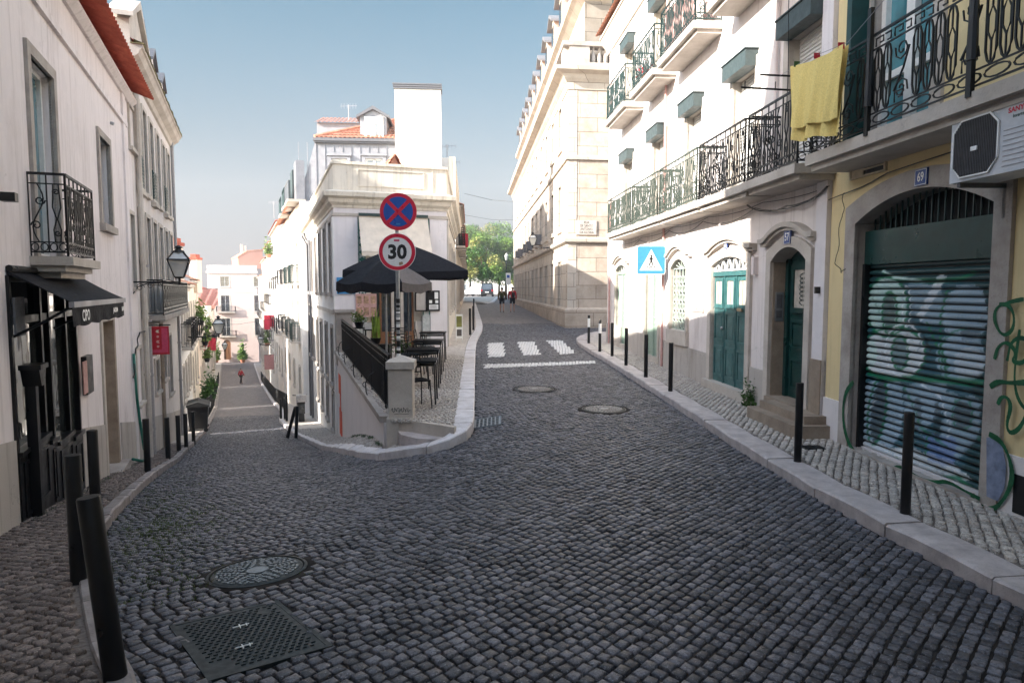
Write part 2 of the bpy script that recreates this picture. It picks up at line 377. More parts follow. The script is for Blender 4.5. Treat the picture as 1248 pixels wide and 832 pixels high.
def copy_tree(o, parent=None):
    c = o.copy(); COL.objects.link(c); c.parent = parent
    for ch in list(o.children): copy_tree(ch, c)
    return c
def place(o, loc, rz=0.0, label=None, scale=None):
    o.location = loc; o.rotation_euler = (0, 0, rz)
    if label: o['label'] = label
    if scale: o.scale = (scale,)*3
    return o

class Fac:
    """a facade frame: x along the wall (to the viewer's right), -y outwards, z world height"""
    def __init__(s, ox, oy, dx, dy, root=None):
        l = math.hypot(dx, dy); s.o = Vector((ox, oy, 0)); s.d = Vector((dx/l, dy/l, 0)); s.n = Vector((-s.d.y, s.d.x, 0))*-1.0
        s.ang = math.atan2(s.d.y, s.d.x)
        # outward = -local y ; local y = rot90(d)
        s.n = Vector((s.d.y, -s.d.x, 0))
        s.M = Matrix.Translation(s.o) @ Matrix.Rotation(s.ang, 4, 'Z')
        s.root = root; s.holes = []
    def make_root(s, name, label, cat, zb, u=0.0):
        p = s.M @ Vector((u, 0, zb))
        s.root = thing(name, label, cat, p, s.ang); s.rootM = Matrix.Translation(p) @ Matrix.Rotation(s.ang, 4, 'Z'); return s.root
    def share(s, other): s.root = other.root; s.rootM = other.rootM; return s
    def px(s, px, py, w=0.0):
        d = ray(px, py); q = s.o + s.n*w; c = Vector((0, 0, CAMZ))
        t = (q - c).dot(s.n)/d.dot(s.n); p = c + d*t; r = s.M.inverted() @ p
        return r.x, r.z
    def u(s, px, py=352, w=0.0): return s.px(px, py, w)[0]
    def build(s, mb, name, mats, parent=None, smooth=False, recalc=True):
        K = s.rootM.inverted() @ s.M
        return link_mesh(name, mb, mats, parent or s.root, smooth, K, recalc)
    def world(s, u, w, z): return s.M @ Vector((u, -w, z))

def rect(u0, u1, v0, v1): return [(u0, v0), (u1, v0), (u1, v1), (u0, v1)]
def arch(u0, u1, v0, vs, rise, n=12):
    pts = [(u0, v0), (u1, v0)]
    for k in range(n+1):
        a = k/n; x = u1 + (u0-u1)*a; pts.append((x, vs + rise*(1-(2*a-1)**2)**.75 if rise > .35 else vs + rise*(1-(2*a-1)**2)))
    return pts
def grow(pts, d, base=True):
    cx = sum(p[0] for p in pts)/len(pts); v0 = min(p[1] for p in pts)
    x0 = min(p[0] for p in pts); x1 = max(p[0] for p in pts); v1 = max(p[1] for p in pts)
    sx = (x1-x0+2*d)/(x1-x0); m = (x0+x1)/2
    out = []
    for p in pts:
        z = p[1]+d*(1 if p[1] > v0+.02 else (0 if base else -1)) ; out.append((m+(p[0]-m)*sx, z))
    return out
def inpoly(p, poly):
    c = False; n = len(poly)
    for i in range(n):
        x0, y0 = poly[i]; x1, y1 = poly[(i+1) % n]
        if (y0 > p[1]) != (y1 > p[1]) and p[0] < (x1-x0)*(p[1]-y0)/(y1-y0)+x0: c = not c
    return c
def holed(outline, holes):
    vs = []; es = []
    for L in [outline]+holes:
        i = len(vs); n = len(L); vs += [Vector((p[0], p[1])) for p in L]; es += [(i+k, i+(k+1) % n) for k in range(n)]
    r = delaunay_2d_cdt(vs, es, [], 0, 1e-5)
    V = [(v.x, v.y) for v in r[0]]; out = []
    for t in r[2]:
        c = (sum(V[k][0] for k in t)/len(t), sum(V[k][1] for k in t)/len(t))
        if inpoly(c, outline) and not any(inpoly(c, h) for h in holes): out.append(tuple(t))
    return V, out
def wall(F, outline, holes, mat, depth=.3, reveal=.25, name='wall', back=True, rmat=None):
    mb = MB(); loops = [outline]+holes
    flat, tris = holed(outline, holes)
    i = len(mb.v); mb.v += [(p[0], 0, p[1]) for p in flat]
    for t in tris: mb.f.append(tuple(i+k for k in t)); mb.m.append(0)
    for h in holes:
        n = len(h)
        for k in range(n):
            a, b_ = h[k], h[(k+1) % n]; mb.mi = 1 if rmat else 0
            mb.quad((a[0], 0, a[1]), (b_[0], 0, b_[1]), (b_[0], reveal, b_[1]), (a[0], reveal, a[1]))
    mb.mi = 0; n = len(outline)
    for k in range(n):
        a, b_ = outline[k], outline[(k+1) % n]
        mb.quad((a[0], 0, a[1]), (a[0], depth, a[1]), (b_[0], depth, b_[1]), (b_[0], 0, b_[1]))
    if back:
        j = len(mb.v); mb.v += [(p[0], depth, p[1]) for p in outline]; mb.f.append(tuple(range(j, j+n))); mb.m.append(0)
    return F.build(mb, name, [mat, rmat] if rmat else [mat])
def surround(F, pts, d, parent, mat='limestone', w=.05, base=True, name='stone_surround'):
    o = grow(pts, d, base); mb = MB()
    if base:   # open at the bottom: loop from bottom right up around to bottom left
        pi = pts[1:]+pts[:1]; po = o[1:]+o[:1]; mb.ring(pi, po, .03, -w, closed=False)
    else: mb.ring(pts, o, .03, -w)
    return F.build(mb, name, mat, parent)
def window(F, u0, u1, v0, v1, fm='white_paint', gm='glass_dark', sur=.12, smat='limestone', nx=2, ny=3, w=-.14, sill=True, fw=.05, name='window', rise=0.0, bar=.022, surround_on=True):
    pts = rect(u0, u1, v0, v1) if rise == 0 else arch(u0, u1, v0, v1-rise, rise)
    F.holes.append(pts)
    mb = MB(); y = -w
    ip = grow(pts, -fw, False); mb.ring(ip, pts, y-.03, y+.03)
    for k in range(1, nx):
        x = u0+(u1-u0)*k/nx; hw = bar*(1.6 if k == nx//2 and nx % 2 == 0 else .8); mb.box(x-hw, x+hw, y-.035, y+.02, v0+fw, v1-fw-(0 if rise == 0 else rise*.15))
    for k in range(1, ny):
        z = v0+(v1-v0)*k/ny; mb.box(u0+fw*.9, u1-fw*.9, y-.025, y+.018, z-bar*.7, z+bar*.7)
    o = F.build(mb, name, fm)
    g = MB(); g.prism(pts, y+.022, y+.05); F.build(g, 'pane', gm, o)
    if surround_on: surround(F, pts, sur, o, smat, .04, base=False)
    if sill:
        sb = MB(); sb.box(u0-sur*1.25, u1+sur*1.25, -.09, .04, v0-sur*1.1, v0-.012); F.build(sb, 'sill', smat, o)
    return o
def scroll(cx, cz, r, a0, turns, y, flip=1, n=14, shrink=.2):
    return [(cx+flip*r*(1-(1-shrink)*k/n)*math.cos(a0+turns*2*PI*k/n), y, cz+r*(1-(1-shrink)*k/n)*math.sin(a0+turns*2*PI*k/n)) for k in range(n+1)]
def iron_panel(mb, fn, L, H, style, r=.009, pitch=.13):
    """ironwork of a railing in its own plane: fn(s, h) -> point; L long, H high"""
    def tb(pts, rr=r, n=4): mb.tube([fn(a, b_) for a, b_ in pts], rr, n)
    tb([(0, H), (L, H)], r*2.0); tb([(0, .05), (L, .05)], r*1.3)
    for s_ in (0, L): tb([(s_, 0), (s_, H)], r*1.6)
    def curl(cx, cz, rad, a0, turns, fl=1, n=11):
        tb([(cx+fl*rad*(1-.78*k/n)*math.cos(a0+turns*2*PI*k/n), cz+rad*(1-.78*k/n)*math.sin(a0+turns*2*PI*k/n)) for k in range(n+1)])
    if style == 'simple':
        tb([(0, H-.12), (L, H-.12)]); k = 0; n = max(2, int(L/pitch))
        for k in range(1, n): tb([(L*k/n, .05), (L*k/n, H)])
    if style == 'scroll':
        tb([(0, H-.11), (L, H-.11)]); tb([(0, .16), (L, .16)])
        n = max(2, round(L/.21)); 
        for k in range(n):
            a = L*k/n; b_ = L*(k+1)/n; m = (a+b_)/2; ww = (b_-a)
            tb([(b_, .05), (b_, H)])
            if k % 3 == 1:
                h0, h1 = .16, H-.11; mid = (h0+h1)/2
                tb([(m+ww*.30*math.sin(2*PI*t/12), h0+(h1-h0)*t/12) for t in range(13)])
                curl(m-ww*.12, mid+.14, ww*.30, PI, 1.2); curl(m+ww*.12, mid-.14, ww*.30, 0, 1.2)
            else:
                for sg in (-1, 1):
                    tb([(m+sg*ww*.14, .16), (m+sg*ww*.2, .30), (m+sg*ww*.02, .42), (m+sg*ww*.22, .55), (m+sg*ww*.14, H-.11)])
                curl(m, H-.2, ww*.2, 0, 1.3); curl(m, .26, ww*.2, PI, 1.3)
            for q in range(2): tb([(a+ww*(.25+.5*q)+ww*.2*math.cos(2*PI*t/8), .105+.045*math.sin(2*PI*t/8)) for t in range(9)], r*.8)
    if style == 'rich':
        tb([(0, H-.15), (L, H-.15)], r*1.2); tb([(0, .18), (L, .18)], r*1.2)
        n = max(2, round(L/.30))
        for k in range(n):
            a = L*k/n; b_ = L*(k+1)/n; m = (a+b_)/2; ww = b_-a; h0, h1 = .18, H-.15; mid = (h0+h1)/2
            # greek key
            tb([(a+ww*.1, h1+.02), (a+ww*.1, h1+.10), (a+ww*.5, h1+.10), (a+ww*.5, h1+.045), (a+ww*.32, h1+.045)], r*1.1)
            tb([(a+ww*.6, h1+.10), (a+ww*.9, h1+.10), (a+ww*.9, h1+.03), (a+ww*.72, h1+.03)], r*1.1)
            # bottom ovals
            tb([(m+ww*.44*math.cos(2*PI*t/12), .115+.045*math.sin(2*PI*t/12)) for t in range(13)], r*1.1)
            if k % 3 == 2:
                curl(m, mid+.19, ww*.36, PI*.9, 1.5); curl(m, mid-.19, ww*.36, -PI*.1, 1.5)
                tb([(m+ww*.36, mid+.19), (m+ww*.1, mid), (m-ww*.36, mid-.19)], r*1.2)
                tb([(m-ww*.3, h0+.02), (m-ww*.3, h0+.12), (m+ww*.1, h0+.12), (m+ww*.1, h0+.06), (m-ww*.1, h0+.06)], r)
            else:
                for sg in (-1, 1):
                    c = m+sg*ww*.25; q = ww*.19
                    tb([(c-q, h0+.12), (c-q, h1-.10), (c-q*.6, h1-.03), (c, h1), (c+q*.6, h1-.03), (c+q, h1-.10), (c+q, h0+.12), (c+q*.6, h0+.04), (c, h0), (c-q*.6, h0+.04), (c-q, h0+.12)], r*1.25)
                    tb([(c, h0+.0), (c, mid-.14), (c-q*.7, mid-.06), (c-q*.7, mid+.06), (c, mid+.14), (c+q*.7, mid+.06), (c+q*.7, mid-.06), (c, mid-.14)], r)
                    tb([(c, mid+.14), (c, h1)], r)
def balcony(F, u0, u1, z, w=.5, H=.95, th=.12, slab='limestone', iron='iron', style='scroll', r=.008, ends=(True, True), mold=True, extra=.06):
    mb = MB(); mb.box(u0-extra, u1+extra, -w-extra, 0.0, z-th, z)
    if mold: mb.box(u0-extra*.2, u1+extra*.2, -w+.03, 0.0, z-th-.07, z-th)
    o = F.build(mb, 'balcony', slab)
    ib = MB(); iron_panel(ib, lambda s_, h: (u0+s_, -w, z+h), u1-u0, H, style, r)
    if ends[0]: iron_panel(ib, lambda s_, h: (u0, -w+s_, z+h), w, H, style if style != 'rich' else 'scroll', r)
    if ends[1]: iron_panel(ib, lambda s_, h: (u1, -w+s_, z+h), w, H, style if style != 'rich' else 'scroll', r)
    F.build(ib, 'railing', iron, o, recalc=False)
    return o
def tile_strip(mb, P0, P1, Q0, Q1, pitch=.2, rows=3, amp=.035, seg=6):
    """corrugated tiles between eave P0->P1 and upper edge Q0->Q1"""
    P0, P1, Q0, Q1 = map(Vector, (P0, P1, Q0, Q1)); L = (P1-P0).length; n = max(1, int(L/pitch))
    up = (P1-P0).cross(Q0-P0).normalized()
    if up.z < 0: up = -up
    for r_ in range(rows):
        g = []
        for e in (0, 1):
            row = []; t = (r_+e)/rows
            for k in range(n*seg+1):
                s_ = k/(n*seg); p = (P0.lerp(P1, s_)).lerp(Q0.lerp(Q1, s_), t)
                h = amp*abs(math.sin(PI*k/seg)) + (0.03 if e == 0 else 0.0)
                row.append(p+up*h)
            g.append(row)
        mb.grid(g)
def tile_roof(F, u0, u1, w, y_in, z0, z1, mat, name='roof', pitch=.2, rows=6, amp=.035, parent=None):
    mb = MB(); tile_strip(mb, (u0, -w, z0), (u1, -w, z0), (u0, y_in, z1), (u1, y_in, z1), pitch, rows, amp)
    mb.quad((u0, 0.0, z0+(z1-z0)*w/(w+y_in)-.05), (u1, 0.0, z0+(z1-z0)*w/(w+y_in)-.05), (u1, y_in, z1-.05), (u0, y_in, z1-.05))
    return F.build(mb, name, mat, parent, recalc=False)
def lower_body(F, u0, u1, y0, y1, z0, z1, mat, name='rear_walls'):
    mb = MB(); mb.box(u0, u1, y0, y1, z0, z1); return F.build(mb, name, mat)
# ------------------------------------------------------------------ ground, kerbs, paving
def pip(poly, X, Y):
    X = np.asarray(X); Y = np.asarray(Y); ins = np.zeros(X.shape, bool); n = len(poly)
    for i in range(n):
        x0, y0 = poly[i]; x1, y1 = poly[(i+1) % n]
        if y0 == y1: continue
        c = ((y0 > Y) != (y1 > Y)) & (X < (x1-x0)*(Y-y0)/(y1-y0)+x0); ins ^= c
    return ins
def resample(pl, step):
    out = [Vector((p[0], p[1])) for p in pl]; res = []
    for a, b_ in zip(out[:-1], out[1:]):
        n = max(1, int((b_-a).length/step))
        for k in range(n): res.append(a.lerp(b_, k/n))
    res.append(out[-1]); return res
def chaikin(pl, it=2):
    for _ in range(it):
        o = [pl[0]]
        for a, b_ in zip(pl[:-1], pl[1:]):
            o += [(a[0]*.75+b_[0]*.25, a[1]*.75+b_[1]*.25), (a[0]*.25+b_[0]*.75, a[1]*.25+b_[1]*.75)]
        o.append(pl[-1]); pl = o
    return pl
def offset(pl, d):     # to the left of travel
    out = []
    for i, p in enumerate(pl):
        a = Vector(pl[max(0, i-1)]); b_ = Vector(pl[min(len(pl)-1, i+1)]); t = (b_-a).normalized()
        out.append((p[0]-t.y*d, p[1]+t.x*d))
    return out
def wallx_L(y): return -2.39-.39*y if y < 23.5 else (-11.555-.42*(y-23.5))
def wallx_R(y): return 4.845-.075*y

# kerb edges at the road side, far -> near order as stored
KL = [(-.75, -12), (-.8, -3), (-1.0, .8), (-1.35, 2.4)] + [G(*p, .11) for p in ((173, 832), (148, 792), (133, 748), (122, 706), (116, 664), (124.5, 641), (148, 610.5), (175, 585), (213, 560), (230, 543), (246, 528), (257, 514), (266, 492))]
KL += [(-.42*(y-23.5)-11.555+.95, y) for y in (44, 60, 80, 106)]
KR = [G(*p) for p in ((759, 455), (860, 521), (901, 549), (942, 574), (983, 600), (1023, 623), (1060, 643), (1248, 742))]
KR = [(17, 22.6), (9, 23.2)] + [G(*p) for p in ((732.5, 406), (714, 409.5), (703, 414), (702, 418), (708.7, 424), (724.5, 434), (740, 443))] + KR + [(3.55, 2.8), (3.75, 0), (4.1, -12)]
KI = [(-1.9, 95), (-1.85, 60)] + [G(*p) for p in ((578.6, 367), (580, 371), (584.6, 385.6), (588, 396), (588.3, 404), (581, 416), (579.3, 430), (578.5, 470), (578.2, 510), (577.5, 524), (573, 535), (553, 544), (530, 551), (504, 555), (478, 559), (456, 560.5), (438, 558.5), (420, 554.5), (403, 549), (362, 534), (346, 520), (338.6, 512.5))]
KI += [(-10.15-.40*(y-33)-.95, y) for y in (34, 40, 47, 60, 80, 106)]
KL_s = chaikin(KL, 2); KR_s = chaikin(KR, 2); KI_s = chaikin(KI, 3)

def sheet(name, X, Y, zf, mat, kind='structure'):
    g = [[(x, y, float(zf(x, y))) for x in X] for y in Y]
    mb = MB(); mb.grid(g); o = link_mesh(name, mb, mat, smooth=True, recalc=False); tag(o, kind=kind); return o
Xs = sorted(set([-600, -300, -150, -80] + list(np.arange(-50, -14, 1.0)) + list(np.arange(-14, 5, .3)) + list(np.arange(5, 30, 1.0)) + [60, 150, 300, 600])); Ys = sorted(set([-300, -80, -30, -14, -5] + list(np.arange(0, 35, .3)) + list(np.arange(35, 120, 1.0)) + [160, 300, 700]))
sheet('ground', Xs, Ys, lambda x, y: Tf(x, y)-.017-(0 if y < 33 else .06), 'mortar')
sheet('road', list(np.arange(-60, 26, 1.0)), list(np.arange(33, 221, 1.0)), lambda x, y: Tf(x, y)-.003, 'road_far')

def ribbon(name, A, B, zA, zB, mat, n=3, skirt=None, kind='structure', parent=None):
    """A and B: point lists of the same length"""
    mb = MB(); g = []
    for a, b_ in zip(A, B):
        row = []
        for k in range(n+1):
            t = k/n; x = a[0]*(1-t)+b_[0]*t; y = a[1]*(1-t)+b_[1]*t; za = zA(*a) if k < n else 0
            row.append((x, y, zA(x, y)*(1-t)+zB(x, y)*t))
        g.append(row)
    mb.grid(g)
    if skirt:
        mb.grid([[(a[0], a[1], zA(*a)), (a[0], a[1], zA(*a)-skirt)] for a in A])
    o = link_mesh(name, mb, mat, parent, recalc=False); 
    if kind and not parent: tag(o, kind=kind)
    return o
def stones(name, A, B, ztop, mat, step=.9, h=.3, gap=.009, bev=.014):
    """kerb stones between edge A (road side) and B: each a slightly bevelled block, all one kerb"""
    mb = MB(); L = [0]
    for a, b_ in zip(A[:-1], A[1:]): L.append(L[-1]+math.hypot(b_[0]-a[0], b_[1]-a[1]))
    tot = L[-1]; n = max(1, int(tot/step)); ss = np.linspace(0, tot, n+1)
    def P(pl, s_): return (float(np.interp(s_, L, [p[0] for p in pl])), float(np.interp(s_, L, [p[1] for p in pl])))
    for k in range(n):
        s0, s1 = ss[k]+gap, ss[k+1]-gap; sub = 3; dz = R.uniform(-.007, .007)
        top = []; 
        for q in range(sub+1):
            s_ = s0+(s1-s0)*q/sub; a = P(A, s_); b_ = P(B, s_); e = bev if q in (0, sub) else 0
            dx, dy = b_[0]-a[0], b_[1]-a[1]; l = math.hypot(dx, dy); f = bev*1.3/l
            jz = R.uniform(-.004, .004); ja = R.uniform(-.006, .004); a = (a[0]+dx*ja/l, a[1]+dy*ja/l); z = ztop(*a)+dz+jz; zb = ztop(*b_)+dz
            top.append([(a[0], a[1], z-h), (a[0], a[1], z-bev*1.2-e), (a[0]+dx*f, a[1]+dy*f, z-e), (b_[0]-dx*f*.5, b_[1]-dy*f*.5, zb-e), (b_[0], b_[1], zb-bev-e), (b_[0], b_[1], zb-.06)])
        mb.grid(top)
        for row in (top[0], top[-1]): mb.quad(*row)
    o = link_mesh(name, mb, mat, recalc=False); tag(o, kind='structure'); return o
def closest_on(F, x, y): pass

def setts(name, polys, ang, pu, pv, h, zf, mat, ulim, hole=None, jit=.12, gap=.012, kind='structure', kindbend=None, rise=0.0, irregular=0.0):
    ca, sa = math.cos(ang), math.sin(ang)
    x0, x1, y0, y1 = ulim
    cx, cy = (x0+x1)/2, (y0+y1)/2; rad = math.hypot(x1-x0, y1-y0)/2
    nu = int(rad/pu)+2; nv = int(rad/pv)+2
    U, V_ = np.meshgrid(np.arange(-nu, nu+1)*pu, np.arange(-nv, nv+1)*pv, indexing='ij')
    rowj = NR.uniform(-.5, .5, V_.shape[1])*pu
    U = U+rowj[None, :]
    # running rows wander a little
    U = U.ravel(); V_ = V_.ravel()
    V2 = V_+.035*np.sin(U*.5+V_*.1)+.008*np.sin(U*2.3+1.7)
    X = cx+U*ca-V2*sa; Y = cy+U*sa+V2*ca
    m = (X > x0) & (X < x1) & (Y > y0) & (Y < y1)
    ok = np.zeros(X.shape, bool)
    for p in polys: ok |= pip(p, X, Y)
    m &= ok
    if hole is not None: m &= ~hole(X, Y)
    X = X[m]; Y = Y[m]; n = len(X)
    wu = (pu-gap)/2*(1+NR.uniform(-jit*1.6, jit*.6, n)); wv = (pv-gap)/2*(1+NR.uniform(-jit, jit*.5, n))
    rot = NR.normal(0, .05+irregular*.25, n); c = np.cos(ang+rot); s_ = np.sin(ang+rot)
    tx = NR.normal(0, .035, n); ty = NR.normal(0, .035, n); dz = NR.normal(0, .003, n)+rise+.004*np.sin(X*2.1+Y*.7)*np.sin(Y*1.7-X*.4)
    V = np.zeros((n, 12, 3)); inset = .88
    for k, (a, b_) in enumerate(((-1, -1), (1, -1), (1, 1), (-1, 1))):
        ja = 1+NR.uniform(-.16, .07, n)*(1+irregular); jb = 1+NR.uniform(-.16, .07, n)*(1+irregular)
        lu = a*wu*ja; lv = b_*wv*jb
        for lay, (f, z) in enumerate(((1.0, -.05), (1.0, -h*.6), (inset, 0.0))):
            uu = lu*f; vv = lv*f; i = lay*4+k
            V[:, i, 0] = X+uu*c-vv*s_; V[:, i, 1] = Y+uu*s_+vv*c
            V[:, i, 2] = z + (dz + uu*tx + vv*ty if lay else 0)
    V[:, :, 2] += zf(X, Y)[:, None] + np.zeros((n, 12))
    # follow the slope
    e = .05; gx = (zf(X+e, Y)-zf(X-e, Y))/(2*e); gy = (zf(X, Y+e)-zf(X, Y-e))/(2*e)
    V[:, :, 2] += gx[:, None]*(V[:, :, 0]-X[:, None]) + gy[:, None]*(V[:, :, 1]-Y[:, None])
    fq = [(8, 9, 10, 11)] + [(4+k, 4+(k+1) % 4, 8+(k+1) % 4, 8+k) for k in range(4)] + [(k, (k+1) % 4, 4+(k+1) % 4, 4+k) for k in range(4)]
    Fq = (np.arange(n)[:, None, None]*12 + np.array(fq)[None]).reshape(-1, 4)
    me = bpy.data.meshes.new(name); me.vertices.add(n*12); me.vertices.foreach_set('co', V.ravel())
    me.loops.add(len(Fq)*4); me.loops.foreach_set('vertex_index', Fq.ravel().astype(np.int32))
    me.polygons.add(len(Fq)); me.polygons.foreach_set('loop_start', np.arange(0, len(Fq)*4, 4, dtype=np.int32))
    me.polygons.foreach_set('loop_total', np.full(len(Fq), 4, dtype=np.int32))
    me.update(calc_edges=True); me.validate()
    at_ = me.attributes.new('rnd', 'FLOAT', 'POINT'); rv = NR.uniform(0, 1, n)**1.7
    at_.data.foreach_set('value', np.repeat(rv, 12).astype(np.float32))
    me.materials.append(MATS[mat]); o = bpy.data.objects.new(name, me); COL.objects.link(o); tag(o, kind=kind)
    return o

# things let into the road (centres on the ground)
M1 = G(314, 695); M2 = G(736, 498.5); M3 = G(651, 474)
plate_pts = [G(224, 760), G(340, 731), G(391, 789), G(247, 828)]
gr_c = G(594, 514)
def road_holes(X, Y):
    h = (np.hypot(X-M1[0], Y-M1[1]) < .40) | (np.hypot(X-M2[0], Y-M2[1]) < .43) | (np.hypot(X-M3[0], Y-M3[1]) < .45)
    h |= pip([(plate_pts[0][0]-.04, plate_pts[0][1]), plate_pts[1], (plate_pts[2][0]+.04, plate_pts[2][1]), plate_pts[3]], X, Y)
    h |= (abs(X-gr_c[0]) < .22) & (abs(Y-gr_c[1]) < .24)
    return h
isl_poly = [(p[0], p[1]) for p in KI_s]
CR = [[G(*q) for q in p] for p in (((594, 418), (613, 417.5), (616, 434), (595, 435)), ((630, 416.5), (651, 416), (659, 432), (638, 433)), ((666, 415), (684, 414.5), (702, 430), (683, 431.5)), ((590, 444), (724, 439.5), (726, 442.5), (590, 448.5)))]
def cross(X, Y):
    m = np.zeros(np.shape(X), bool)
    for p in CR: m |= pip(p, X, Y)
    return m
road_poly = [(p[0], p[1]) for p in KL_s if p[1] < 60] + [(-19, 36), (9, 36), (9, 23.5)] + [(p[0], p[1]) for p in KR_s if p[0] < 9]
setts('cobbled_road', [road_poly], math.radians(48), .092, .080, .008, lambda x, y: T(x, y), 'sett_basalt', (-19, 9, 2.2, 34.5),
      hole=lambda X, Y: road_holes(X, Y) | pip(isl_poly, X, Y) | cross(X, Y))

setts('crossing_marks', CR, math.radians(86), .088, .088, .006, lambda x, y: T(x, y)+.004, 'paint_road', (-3, 5, 14, 32), gap=.008, jit=.08)
zs = lambda x, y: Tf(x, y)+.12
# left pavement
KLr = resample(KL_s, .35); KLr = [(p.x, p.y) for p in KLr]
KLi = offset(KLr, .13)
def footL(p):
    x, y = p; yy = y-.2 if y < 100 else y
    # perpendicular foot on the wall line
    s_ = .39 if y < 23.5 else .42; x0 = wallx_L(y); t = (x-x0)*s_/(1+s_*s_)
    y2 = y - t; return (wallx_L(y2)-.12, y2)
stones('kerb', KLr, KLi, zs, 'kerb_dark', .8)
WL = [footL(p) for p in KLi]
ribbon('pavement', KLi, WL, lambda x, y: zs(x, y)-.03, lambda x, y: zs(x, y)-.03, 'mortar_light', 5)
far_i = next(i for i, p in enumerate(KLi) if p[1] > 19)
ribbon('pavement', KLi[far_i:], WL[far_i:], lambda x, y: zs(x, y)-.002, lambda x, y: zs(x, y)-.002, 'pave_far', 4)
lp = offset(KLr, .175)[:far_i+3]+WL[:far_i+3][::-1]
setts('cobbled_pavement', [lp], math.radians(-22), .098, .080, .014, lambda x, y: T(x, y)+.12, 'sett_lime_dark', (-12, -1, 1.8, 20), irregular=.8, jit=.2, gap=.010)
# right pavement
KRr = [(p.x, p.y) for p in resample(KR_s, .35)]; KRi = offset(KRr, .34)
stones('kerb', KRr, KRi, zs, 'kerb_stone', 1.1)
WR = []
for p in KRi:
    WR.append((max(wallx_R(min(p[1], 22.7))+.15, p[0]) if p[1] < 22.7 else p[0]+.02, min(p[1], 22.9) if p[0] < 9 else p[1]))
i0 = next(i for i, p in enumerate(KRi) if p[0] < 4.2)
# far pavement corner as a filled sheet
cor = [p for p in KRi[:] if p[1] > 18.5]
mb = MB(); poly = [(p[0], p[1]) for p in cor] + [(wallx_R(cor[-1][1])+.2, cor[-1][1]), (wallx_R(22.7)+.2, 22.7), (17, 22.3)]
for t in tessellate_polygon([[Vector((p[0], p[1], 0)) for p in poly]]): mb.f.append(t); mb.m.append(0)
mb.v = [(p[0], p[1], zs(*p)-.002) for p in poly]; tag(link_mesh('pavement', mb, 'pave_far'), kind='structure')
nr = [i for i, p in enumerate(KRi) if p[1] <= 18.8 and p[0] < 6]
A_ = [KRi[i] for i in nr]; B_ = [(wallx_R(p[1])+.15, p[1]) for p in A_]
ribbon('pavement', A_, B_, lambda x, y: zs(x, y)-.03, lambda x, y: zs(x, y)-.03, 'mortar_light', 4)
drain_hole = G(990, 545)
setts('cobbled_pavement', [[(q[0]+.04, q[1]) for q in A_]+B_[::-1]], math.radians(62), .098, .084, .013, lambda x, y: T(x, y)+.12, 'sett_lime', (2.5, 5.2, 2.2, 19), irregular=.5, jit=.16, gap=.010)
# the island: terrace level and lower pavement
C0 = (-5.17, 20.0); C1 = (-2.0, 21.1)
zt = lambda x, y: float(TR(y))+.10 if y > 16 else float(np.interp(y, [9.5, 16], [0.0, float(TR(16))+.10]))
pil = (-1.72, 10.55)
KIr = [(p.x, p.y) for p in resample(KI_s, .30)]
it = next(i for i, p in enumerate(KIr) if p[1] < 10.05)          # where the terrace kerb ends
KIi = offset(KIr, -.30)
def isleft(x, y): return x < -2.0 if y < 20 else x < -4
def zkerb(x, y):
    # terrace height down the right-hand side, the street's own height round the tip
    if isleft(x, y): return zs(x, y)
    s_ = float(smooth((y-9.5)/.75))*float(smooth((x+1.35)/.55)) if y < 11 else 1.0
    return zt(x, y)*s_+zs(x, y)*(1-s_)
wid = []
for i, p in enumerate(KIr): wid.append(.30 if i < it-1 else max(.16, .30-.022*(i-it+1)))
KIi = [(o[0], o[1]) for o in (offset(KIr, -1.0))]
KIi = [(p[0]+(q[0]-p[0])*w_, p[1]+(q[1]-p[1])*w_) for p, q, w_ in zip(KIr, KIi, wid)]
for _ in range(5):
    KIi = [KIi[0]]+[((a[0]+2*b_[0]+c[0])/4, (a[1]+2*b_[1]+c[1])/4) for a, b_, c in zip(KIi[:-2], KIi[1:-1], KIi[2:])]+[KIi[-1]]
stones('kerb', KIr, KIi, zkerb, 'terrace_kerb', 1.0)
def leftX(y):      # left boundary of the terrace
    if y < 20: return float(np.interp(y, [10.2, 20], [-1.75, -5.17]))
    if y < 21.1: return -5.17+(y-20)*2.88
    return -2.0-.062*(y-21.1)
TA = [p for p in KIi[:it+1] if p[1] < 96 ]; TB = [(leftX(max(p[1], 10.2))-.05, max(p[1], 10.35)) for p in TA]
TB = [(leftX(p[1])-.05, max(p[1], 10.3)) for p in TA]
ribbon('terrace', TA, TB, lambda x, y: zt(x, y)-.002 if y > 17.5 else zt(x, y)-.03, lambda x, y: zt(x, y)-.002 if y > 17.5 else zt(x, y)-.03, 'pave_far', 4)
ta = [(p, q) for p, q in zip(TA, TB) if p[1] < 19]
setts('cobbled_terrace', [[a for a, b_ in ta]+[b_ for a, b_ in ta][::-1]], math.radians(20), .072, .066, .010, lambda x, y: np.vectorize(zt)(x, y), 'sett_lime', (-5.5, 0, 9.8, 19), irregular=1.0, jit=.2, gap=.009)
# ------------------------------------------------------------------ left side of the junction
def ubox(F, name, u0, u1, w0, w1, v0, v1, mat, parent=None):
    mb = MB(); mb.box(u0, u1, -w0, -w1, v0, v1); return F.build(mb, name, mat, parent)

FL = Fac(-4.613, 5.7, -.39, 1)
UB = FL.u(165, 300)                      # where the next house starts
